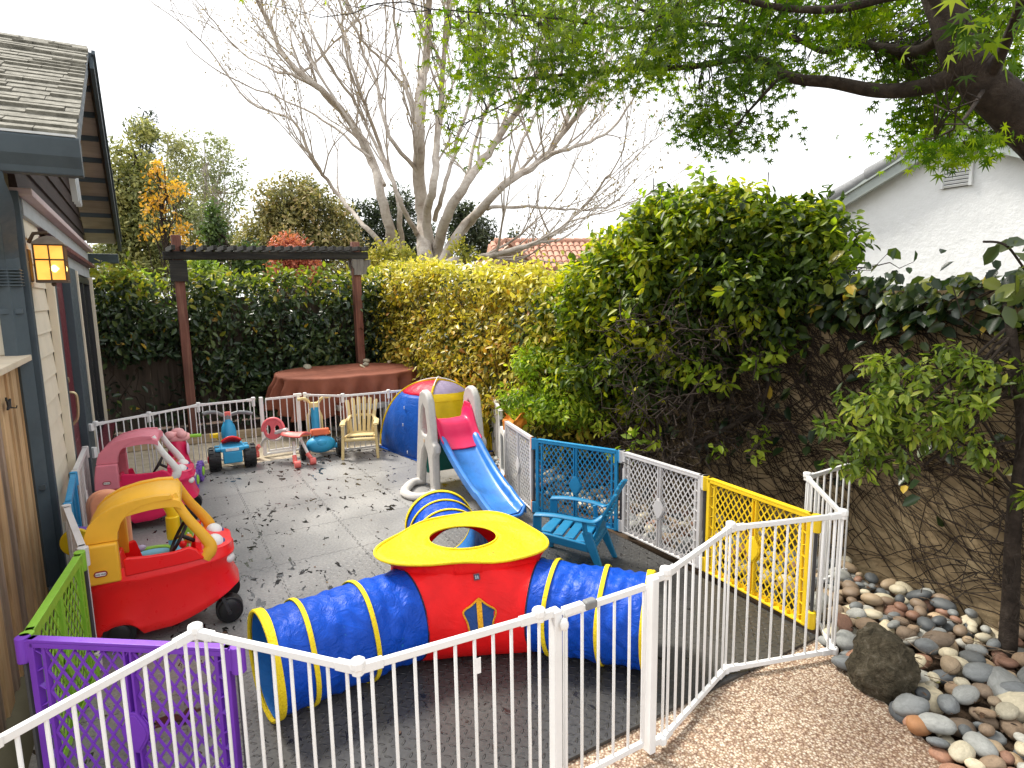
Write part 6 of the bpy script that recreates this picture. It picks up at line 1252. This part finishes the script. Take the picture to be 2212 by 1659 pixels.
    mb.tube([M @ Vector((0, 0, .0)), M @ Vector((0, 0, -.09))], .012, 8); mb.build('steering_wheel', blk, root)
    mb = MB(); mb.box((-.1, 0, .20), (.2, .30, .03)); mb.box((-.21, 0, .32), (.03, .30, .25), rot=(0, R(-12), 0)); mb.build('seat', body_m, root, smooth=0, bevel=.012, seg=3)
    root.scale = (.93*k, k, k); return root
toy_car('red ride in toy car with golden yellow roof', (-1.99, 3.262, 0), R(27), red, yel2, yel2)
toy_car('pink ride in toy car with rose roof and white front pillars', (-3.03, 4.88, 0), R(23), pink, rose, whp, .95)
# key ring of charms hanging at the red car dashboard is part of the arch toy below
arch = thing('activity_arch', 'yellow arch activity toy with light blue base and green wings', 'activity toy', (-2.41, 3.80, .0), R(22))
lb = plastic('light_blue_plastic', (.22, .55, .75), .42, .1, 6)
for s in (-1, 1):
    mb = MB(); mb.cyl((s*.155, 0, .0), (s*.155, 0, .29), .042, .036, 16); mb.build('blue_post', lb, arch, smooth=50, bevel=.006)
    mb = MB(); mb.cyl((s*.155, 0, .26), (s*.155, 0, .415), .044, .042, 16); mb.build('yellow_post', sunny, arch, smooth=50, bevel=.006)
    mb = MB(); mb.prism([(s*.19, .08), (s*.27, .05), (s*.265, .3), (s*.21, .42)], -.02, .02, 'y'); mb.build('wing', lime, arch, smooth=0, bevel=.01, seg=3)
mb = MB(); mb.tube([(.158*math.cos(PI*i/20), 0, .41+.165*math.sin(PI*i/20)) for i in range(21)], .036, 12, flat=.75, up=(0, 1, 0)); mb.box((0, -.026, .575), (.07, .008, .02)); mb.build('arch_tube', sunny, arch, smooth=60)
mb = MB(); mb.prism(rrect(-.21, .21, -.17, .03, .06), .0, .21); mb.build('base_tray', lb, arch, smooth=40, bevel=.015, seg=3)
mb = MB(); mb.tube(smooth_path([(-.10, -.12, .22), (0, -.11, .255), (.12, -.10, .25), (.16, -.09, .21)], 5), .016, 8, flat=.6); mb.build('track', lime, arch)
mb = MB(); mb.ell((-.02, -.11, .265), (.03, .026, .02)); mb.build('car_knob', plastic('lilac_plastic', (.5, .45, .65), .4), arch)
mb = MB(); mb.ell((.22, -.14, .26), (.024, .02, .026)); mb.build('red_bead', red, arch); mb = MB(); mb.ell((.255, -.13, .29), (.024, .02, .034)); mb.build('orange_bead', org, arch); mb = MB(); mb.ell((.26, -.19, .18), (.024, .02, .018)); mb.build('blue_bead', sky_b, arch)
mb = MB(); mb.tube([(.22, -.14, .1), (.22, -.14, .3)], .006, 6); mb.tube([(.255, -.13, .1), (.255, -.13, .33)], .006, 6); mb.tube([(.26, -.19, .1), (.26, -.19, .2)], .006, 6); mb.build('bead_rod', whp, arch)
pt = thing('toy_walker', 'peach plastic toy with yellow and violet wheel half hidden behind the red car', 'toy', (-2.70, 3.86, 0), R(20))
mb = MB(); mb.prism([(p[0], p[1]) for p in rrect(-.11, .11, .10, .60, .1, 7)], -.03, .03, 'y'); mb.prism([(p[0]+.03, p[1]-.0) for p in rrect(-.1, .12, .12, .61, .1, 7)], -.10, -.05, 'y'); mb.build('back_shell', peach, pt, smooth=40, bevel=.02, seg=4)
mb = MB(); mb.box((0, -.04, .08), (.22, .3, .12)); mb.build('base', peach, pt, smooth=0, bevel=.03, seg=4)
mb = MB(); mb.cyl((-.10, -.16, .34), (-.10, -.20, .34), .085, n=22); tw = mb.build('violet_wheel', purp, pt, smooth=40, bevel=.01); mb = MB(); mb.cyl((-.12, -.20, .34), (-.12, -.225, .34), .09, n=22); mb.build('yellow_rim', sunny, tw, smooth=40, bevel=.008)
mb = MB(); mb.box((-.08, -.14, .2), (.1, .08, .34)); mb.build('stand', plastic('lilac_stand', (.45, .4, .55), .45), pt, smooth=0, bevel=.015, seg=3)

# ------------------------------------------------------------------ tricycles (front is local +x, away from the camera)
def tread_wheel(root, c, r, w, m, n=14, name='wheel'):
    mb = MB(); x, y, z = c; mb.lathe([(.0, -w*.42), (r*.55, -w*.42), (r*.62, -w*.5), (r*.93, -w*.5), (r, -w*.3), (r*.96, 0), (r, w*.3), (r*.93, w*.5), (r*.62, w*.5), (r*.55, w*.42), (0, w*.42)], 28, Matrix.Translation(c) @ Matrix.Rotation(PI/2, 4, 'X'))
    for i in range(n):
        a = 2*PI*i/n
        for s in (-1, 1): mb.box((x+math.cos(a+s*.1)*r*.985, y+s*w*.25, z+math.sin(a+s*.1)*r*.985), (.018, w*.34, r*.2), rot=(0, -a-s*.1, 0))
    return mb.build(name, m, root, smooth=35)
def hub_cap(w, c, r, m): mb = MB(); mb.ell(c, (r, .012, r)); return mb.build('hub_cap', m, w)
t1 = thing('tricycle', 'blue and red plastic tricycle with grey handlebar and chunky black wheels', 'tricycle', (-3.12, 6.55, 0), math.atan2(.86, -.46))
for s in (-1, 1): w = tread_wheel(t1, (-.11, s*.175, .125), .125, .12, blk); hub_cap(w, (-.11, s*.235, .125), .04, red)
w = tread_wheel(t1, (.36, 0, .14), .14, .075, blk)
mb = MB(); mb.box((-.1, 0, .235), (.20, .34, .035)); mb.prism([(-.22, .21), (-.22, .255), (-.02, .275), (.0, .22)], -.115, .115, 'y'); mb.box((-.205, 0, .15), (.05, .19, .13)); mb.build('body', sky_b, t1, smooth=0, bevel=.014, seg=3)
mb = MB(); mb.tube(smooth_path([(0, 0, .22), (.12, 0, .2), (.22, 0, .28), (.27, 0, .42), (.29, 0, .47)], 5), [.06]*8+[.065, .07, .075, .08, .08, .075, .07, .06, .05, .05, .045, .045, .045][:13], 12, flat=1.1); mb.build('front_column', sky_b, t1, smooth=60)
mb = MB(); mb.grid(lambda u, v: Vector((-.13+.2*u, (-.1+.2*v)*(1-.25*u), .275+.085*(1-u)**2*(1-(2*v-1)**2*.3)-.02*(2*v-1)**2)), 14, 14); mb.build('seat', red, t1, smooth=70, solid=.02, bevel=.006)
hb_ = smooth_path([(.22, .25, .575), (.235, .20, .585), (.26, .12, .575), (.275, .05, .535), (.28, 0, .525), (.275, -.05, .535), (.26, -.12, .55), (.235, -.2, .545), (.22, -.26, .525)], 5); mb = MB(); mb.tube(hb_, .021, 9); mb.tube([(.29, 0, .46), (.28, 0, .54)], [.05, .035], 12); mb.build('handlebar', greyp, t1, smooth=60)
mb = MB(); mb.box((.262, 0, .545), (.03, .07, .05)); mb.build('horn', coral, t1, smooth=0, bevel=.01, seg=3)
for s in (-1, 1): mb = MB(); mb.box((.30, s*.15, .30 if s > 0 else .12), (.06, .09, .045)); mb.tube([(.36, 0, .14), (.31, s*.13, .27 if s > 0 else .12)], .009, 6); mb.build('pedal', sunny, t1, smooth=40, bevel=.006)
mb = MB(); mb.box((-.224, 0, .235), (.006, .13, .028)); mb.build('sticker', plastic('sticker_white', (.75, .75, .75), .5), t1, smooth=0)
t3 = thing('tricycle', 'light blue plastic tricycle with orange seat and cream handlebar', 'tricycle', (-2.28, 6.98, 0), math.atan2(.9, -.42))
for s in (-1, 1): w = tread_wheel(t3, (-.12, s*.205, .105), .105, .06, blk, 18); hub_cap(w, (-.12, s*.237, .105), .05, greyp)
w = tread_wheel(t3, (.34, 0, .15), .15, .05, blk, 18)
mb = MB(); mb.ell((-.12, 0, .155), (.11, .165, .1), nu=24, nv=16); mb.tube([(-.12, -.2, .12), (-.12, .2, .12)], .03, 10); mb.tube(smooth_path([(-.05, 0, .2), (.1, 0, .16), (.22, 0, .22), (.28, 0, .4), (.3, 0, .52)], 5), .05, 12, flat=1.3); mb.ell((-.205, 0, .185), (.03, .06, .045)); mb.build('body', sky_b, t3, smooth=60)
mb = MB(); mb.prism(rrect(-.12, .10, -.095, .095, .05), .262, .30); mb.prism(rrect(-.15, -.10, -.10, .10, .02), .262, .34); mb.build('seat', peach if False else plastic('orange_red_seat', (.8, .17, .07), .4), t3, smooth=40, bevel=.014, seg=3)
mb = MB(); mb.box((-.06, 0, .25), (.12, .12, .03)); mb.build('seat_base', plastic('dark_red', (.3, .02, .02), .5), t3, smooth=0, bevel=.006)
mb = MB(); mb.tube(smooth_path([(.24, .19, .64), (.25, .13, .645), (.28, .08, .62), (.30, .05, .575), (.305, 0, .555), (.30, -.05, .575), (.28, -.08, .62), (.25, -.13, .645), (.24, -.19, .64)], 5), .018, 9); mb.tube([(.3, 0, .51), (.305, 0, .58)], [.055, .06], 12); mb.tube([(.33, .075, .18), (.31, .075, .4), (.29, .04, .5)], .02, 8); mb.tube([(.33, -.075, .18), (.31, -.075, .4), (.29, -.04, .5)], .02, 8); mb.build('handlebar', plastic('pale_cream', (.76, .62, .3), .45), t3, smooth=60)
for s in (-1, 1): mb = MB(); mb.box((.32, s*.13, .19), (.06, .09, .03)); mb.tube([(.34, 0, .15), (.32, s*.13, .19)], .008, 6); mb.build('pedal', plastic('pedal_orange', (.8, .3, .1), .45), t3, smooth=40, bevel=.006)
t2 = thing('balance_bike', 'coral red and white toddler balance bike with round steering ring', 'balance bike', (-2.62, 6.62, 0), R(140))
P2 = lambda X, Y, d: t2.matrix_basis.inverted() @ Pd(X, Y, d) if False else (Matrix.Rotation(-R(140), 4, 'Z') @ (Pd(X, Y, d)-Vector((-2.62, 6.62, 0))))
mb = MB(); mb.tube(smooth_path([P2(566, 962, 6.85), P2(572, 950, 6.8), P2(596, 935, 6.72), P2(620, 928, 6.66)], 5), .022, 10); 
ringc = [P2(593+40/2*0+math.cos(a)*20.5, 932+math.sin(a)*19, 6.75) for a in [R(-20+220*i/16) for i in range(17)]]; mb.tube(ringc, .013, 8)
mb.tube([P2(634, 955, 6.62), P2(637, 985, 6.5)], .017, 10); mb.tube([P2(650, 950, 6.66), P2(668, 985, 6.6)], .017, 10); mb.build('frame_tube', whp, t2, smooth=60)
mb = MB(); dsk = []
c0 = P2(590, 928, 6.72); ux = (P2(612, 928, 6.72)-c0); uz = (P2(590, 904, 6.72)-c0)
un = ux.cross(uz).normalized(); outp = [c0+ux*math.cos(2*PI*i/28)*.92+uz*math.sin(2*PI*i/28)*.86 for i in range(28)]
def hole_ring(sx): return [c0+ux*(sx*.42+.24*math.cos(2*PI*i/14))+uz*(.02+.42*math.sin(2*PI*i/14)) for i in range(14)]
bm = bmesh.new(); es = []
for lp_ in (outp, hole_ring(-1), hole_ring(1)):
    vv = [bm.verts.new(p) for p in lp_]; es += [bm.edges.new((vv[i], vv[(i+1) % len(vv)])) for i in range(len(vv))]
bmesh.ops.triangle_fill(bm, edges=es, use_beauty=True, normal=un); bmesh.ops.recalc_face_normals(bm, faces=bm.faces); g = bmesh.ops.extrude_face_region(bm, geom=bm.faces[:]); bmesh.ops.translate(bm, verts=[v for v in g['geom'] if isinstance(v, bmesh.types.BMVert)], vec=un*.018); bmesh.ops.recalc_face_normals(bm, faces=bm.faces)
me = bpy.data.meshes.new('steering_disc'); bm.to_mesh(me); bm.free(); o = link_mesh('steering_disc', me, plastic('coral_pink', (.82, .16, .18), .4), t2); md = o.modifiers.new('bevel', 'BEVEL'); md.width = .005; md.segments = 2; md.limit_method = 'ANGLE'
mb = MB(); mb.tube([c0+ux*math.cos(R(-10+200*i/20))*1.02+uz*math.sin(R(-10+200*i/20))*.98 for i in range(21)], .02, 9); mb.build('steering_grip', _m['coral_pink'], t2, smooth=60)
mb = MB(); sa, sb = P2(612, 938, 6.68), P2(660, 947, 6.56); sdv = (sb-sa); sy = sdv.cross(Vector((0, 0, 1))).normalized()
mb.grid(lambda u, v: sa+sdv*u+sy*((v-.5)*(.09+.10*u))+Vector((0, 0, .03+.035*u*u-.14*(v-.5)**2)), 14, 12); mb.build('seat', coral, t2, smooth=70, solid=.02, bevel=.005)
for a_, b_, c_ in (((636, 984, 6.48), (638, 1000, 6.44), (643, 1006, 6.42)), ((664, 980, 6.61), (672, 990, 6.58), (676, 998, 6.55)), ((655, 962, 7.0), (660, 966, 7.0), (663, 972, 7.0)), ((560, 963, 6.86), (556, 968, 6.88), (553, 972, 6.88))):
    mb = MB(); mb.tube([P2(*a_), P2(*b_)], .024, 10); f_ = mb.build('fork', coral, t2, smooth=60); c = P2(*c_); c.z = .04; mb = MB()
    mb.tube([c+Vector((-.012, -.03, 0)), c+Vector((.012, .03, 0))], .04, 16); mb.tube([c, P2(*b_)], .016, 8); mb.build('wheel', coral, f_, smooth=40, bevel=.006)
t4 = thing('ride_on_scooter', 'pink ride on scooter with violet wheels and green handle grips', 'ride on toy', (-3.26, 5.80, 0), R(-72))
mb = MB(); mb.tube(smooth_path([(.10, 0, .16), (.13, 0, .3), (.12, 0, .42), (.10, 0, .5)], 5), [.10, .105, .108, .108, .105, .1, .095, .09, .088, .085, .082, .08, .078, .075, .07, .07][:16], 16, flat=.9); mb.ell((-.05, 0, .17), (.2, .09, .08)); mb.build('body', pink, t4, smooth=60)
mb = MB(); mb.ell((.10, 0, .53), (.075, .12, .05), rot=(0, R(15), 0)); mb.ell((.15, -.05, .56), (.04, .05, .04)); mb.ell((.15, .05, .56), (.04, .05, .04)); mb.ell((.06, 0, .575), (.04, .06, .035)); mb.build('console', plastic('pale_pink', (.85, .42, .42), .45), t4)
mb = MB(); mb.cyl((.10, -.10, .53), (.10, -.21, .53), .018, n=10); mb.cyl((.10, .10, .53), (.10, .21, .53), .018, n=10); mb.build('grip', lime, t4, smooth=50, bevel=.005)
mb = MB(); mb.ell((.205, -.0, .33), (.03, .04, .04)); mb.build('lamp', sunny, t4); mb = MB(); mb.ell((.16, .095, .42), (.04, .012, .06)); mb.build('decal', plastic('lilac_decal', (.75, .6, .75), .5), t4)
for x, s in ((.14, -1), (.14, 1), (-.18, 1), (-.18, -1)): w = tread_wheel(t4, (x, s*.125, .10), .10, .05, purp, 16); hub_cap(w, (x, s*.152, .10), .05, lime)

# ------------------------------------------------------------------ covered table, stones on it, benches
TCc = Vector((-2.37, 8.66, 0)); TA = math.atan2(.512, .859)
ta = thing('round_table', 'round garden table hidden under a brown cloth', 'table', TCc, TA)
mb = MB(); mb.prism([(.93*math.cos(2*PI*i/40), .74*math.sin(2*PI*i/40)) for i in range(40)], .765, .80); mb.build('tabletop', gw2, ta, smooth=0)
mb = MB(); mb.cyl((0, 0, 0), (0, 0, .765), .2, .16, 20); mb.cyl((0, 0, .0), (0, 0, .06), .42, .4, 24); mb.build('pedestal', rough_mat('concrete', [(.3, (.28, .27, .25)), (.7, (.44, .43, .4))], 9), ta, smooth=40, bevel=.01)
cl = thing('table_cloth', 'brown cloth draped over the garden table with a ragged hem', 'tablecloth', TCc+Vector((0, 0, .806)), TA)
def cloth_fn(u, v):
    a = 2*PI*u; rx, ry = .96, .77; n_ = 2.6; c, s = math.cos(a), math.sin(a); k = (abs(c)**n_+abs(s)**n_)**(-1/n_)
    top = .46
    if v <= top: t = v/top; return Vector((rx*k*c*t, ry*k*s*t, .004*math.sin(7*a)*t+.006*math.sin(23*t+3*a)*(1-t)+.01*math.exp(-((t*c-.35)**2+(t*s-.5)**2)*20)*math.sin(30*t)))
    t = (v-top)/(1-top); hem = .42+.10*math.cos(a-PI-.5)+.05*math.sin(3*a+1)+.03*math.sin(7*a); fold = (.06+.22*t)*(.6*abs(math.sin(6.5*a+.8*math.sin(3*a)))-.3+.4*math.sin(21*a+2*t)); drop = hem*t; flare = 1+.03*t+fold*1.0*min(1, t*3); sag = .02*math.sin(min(1, t*6)*PI/2)
    return Vector((rx*k*c*(flare+.012), ry*k*s*(flare+.012), -drop-.0*sag))
brown = fabric('brown_cloth', (.28, .095, .058), 5, .5, .7, .06); mb = MB(); mb.grid(cloth_fn, 160, 46, closed_u=True); mb.build('cloth', brown, cl, smooth=70, solid=.003)
for X, Y, s, lab in ((664, 792, (.075, .06, .028), 'pale flat stone on the left of the brown cloth'), (792, 780, (.055, .045, .035), 'upper pale stone of the little pile on the brown cloth'), (790, 787, (.05, .045, .03), 'round pale stone at the front of the pile on the cloth'), (783, 790, (.06, .03, .016), 'thin flat pale stone at the foot of the pile on the cloth'), (841, 781, (.045, .035, .024), 'small pale stone alone at the back right of the cloth')):
    p = Pz(X, Y, .835); q = p-TCc; q2 = Vector((p.x, p.y, .81+s[2]*.8))
    o = stone(q2, s, 'cream', lab, 'stones holding the cloth down')
for P_, lab, rz_ in ((uv(7.75, 2.45), 'curved grey concrete bench in front of the covered table', 1.0), (uv(8.05, 3.45), 'grey concrete bench at the right of the covered table', .1)):
    be = thing('concrete_bench', lab, 'bench', P_, TA+(0 if rz_ == 1.0 else -.9)); mb = MB()
    arc = [(.62*math.sin(t)*1.0, .5*(1-math.cos(t))) for t in [R(-42+84*i/14) for i in range(15)]]; outl = arc+[(x*1.0, y+.26) for x, y in reversed(arc)]
    mb.prism(outl, .36, .43); mb.build('seat', _m['concrete'], be, smooth=30, bevel=.012)
    for x in (-.26, .26): mb = MB(); mb.box((x, .16, .18), (.16, .2, .36)); mb.build('leg', _m['concrete'], be, smooth=0, bevel=.012)
eb = thing('edging_board', 'low pale timber edging board before the mulch at the back left', 'edging', tuple(uv(8.72, -.5)), HOUSE_RZ)
mb = MB(); mb.box((0, -.75, .04), (.04, 2.0, .11)); mb.build('board', wood('pale_edging', (.35, .25, .15), (.5, .38, .24), (.6, .48, .33), 4, (1, .06, 1)), eb, smooth=0, bevel=.004)
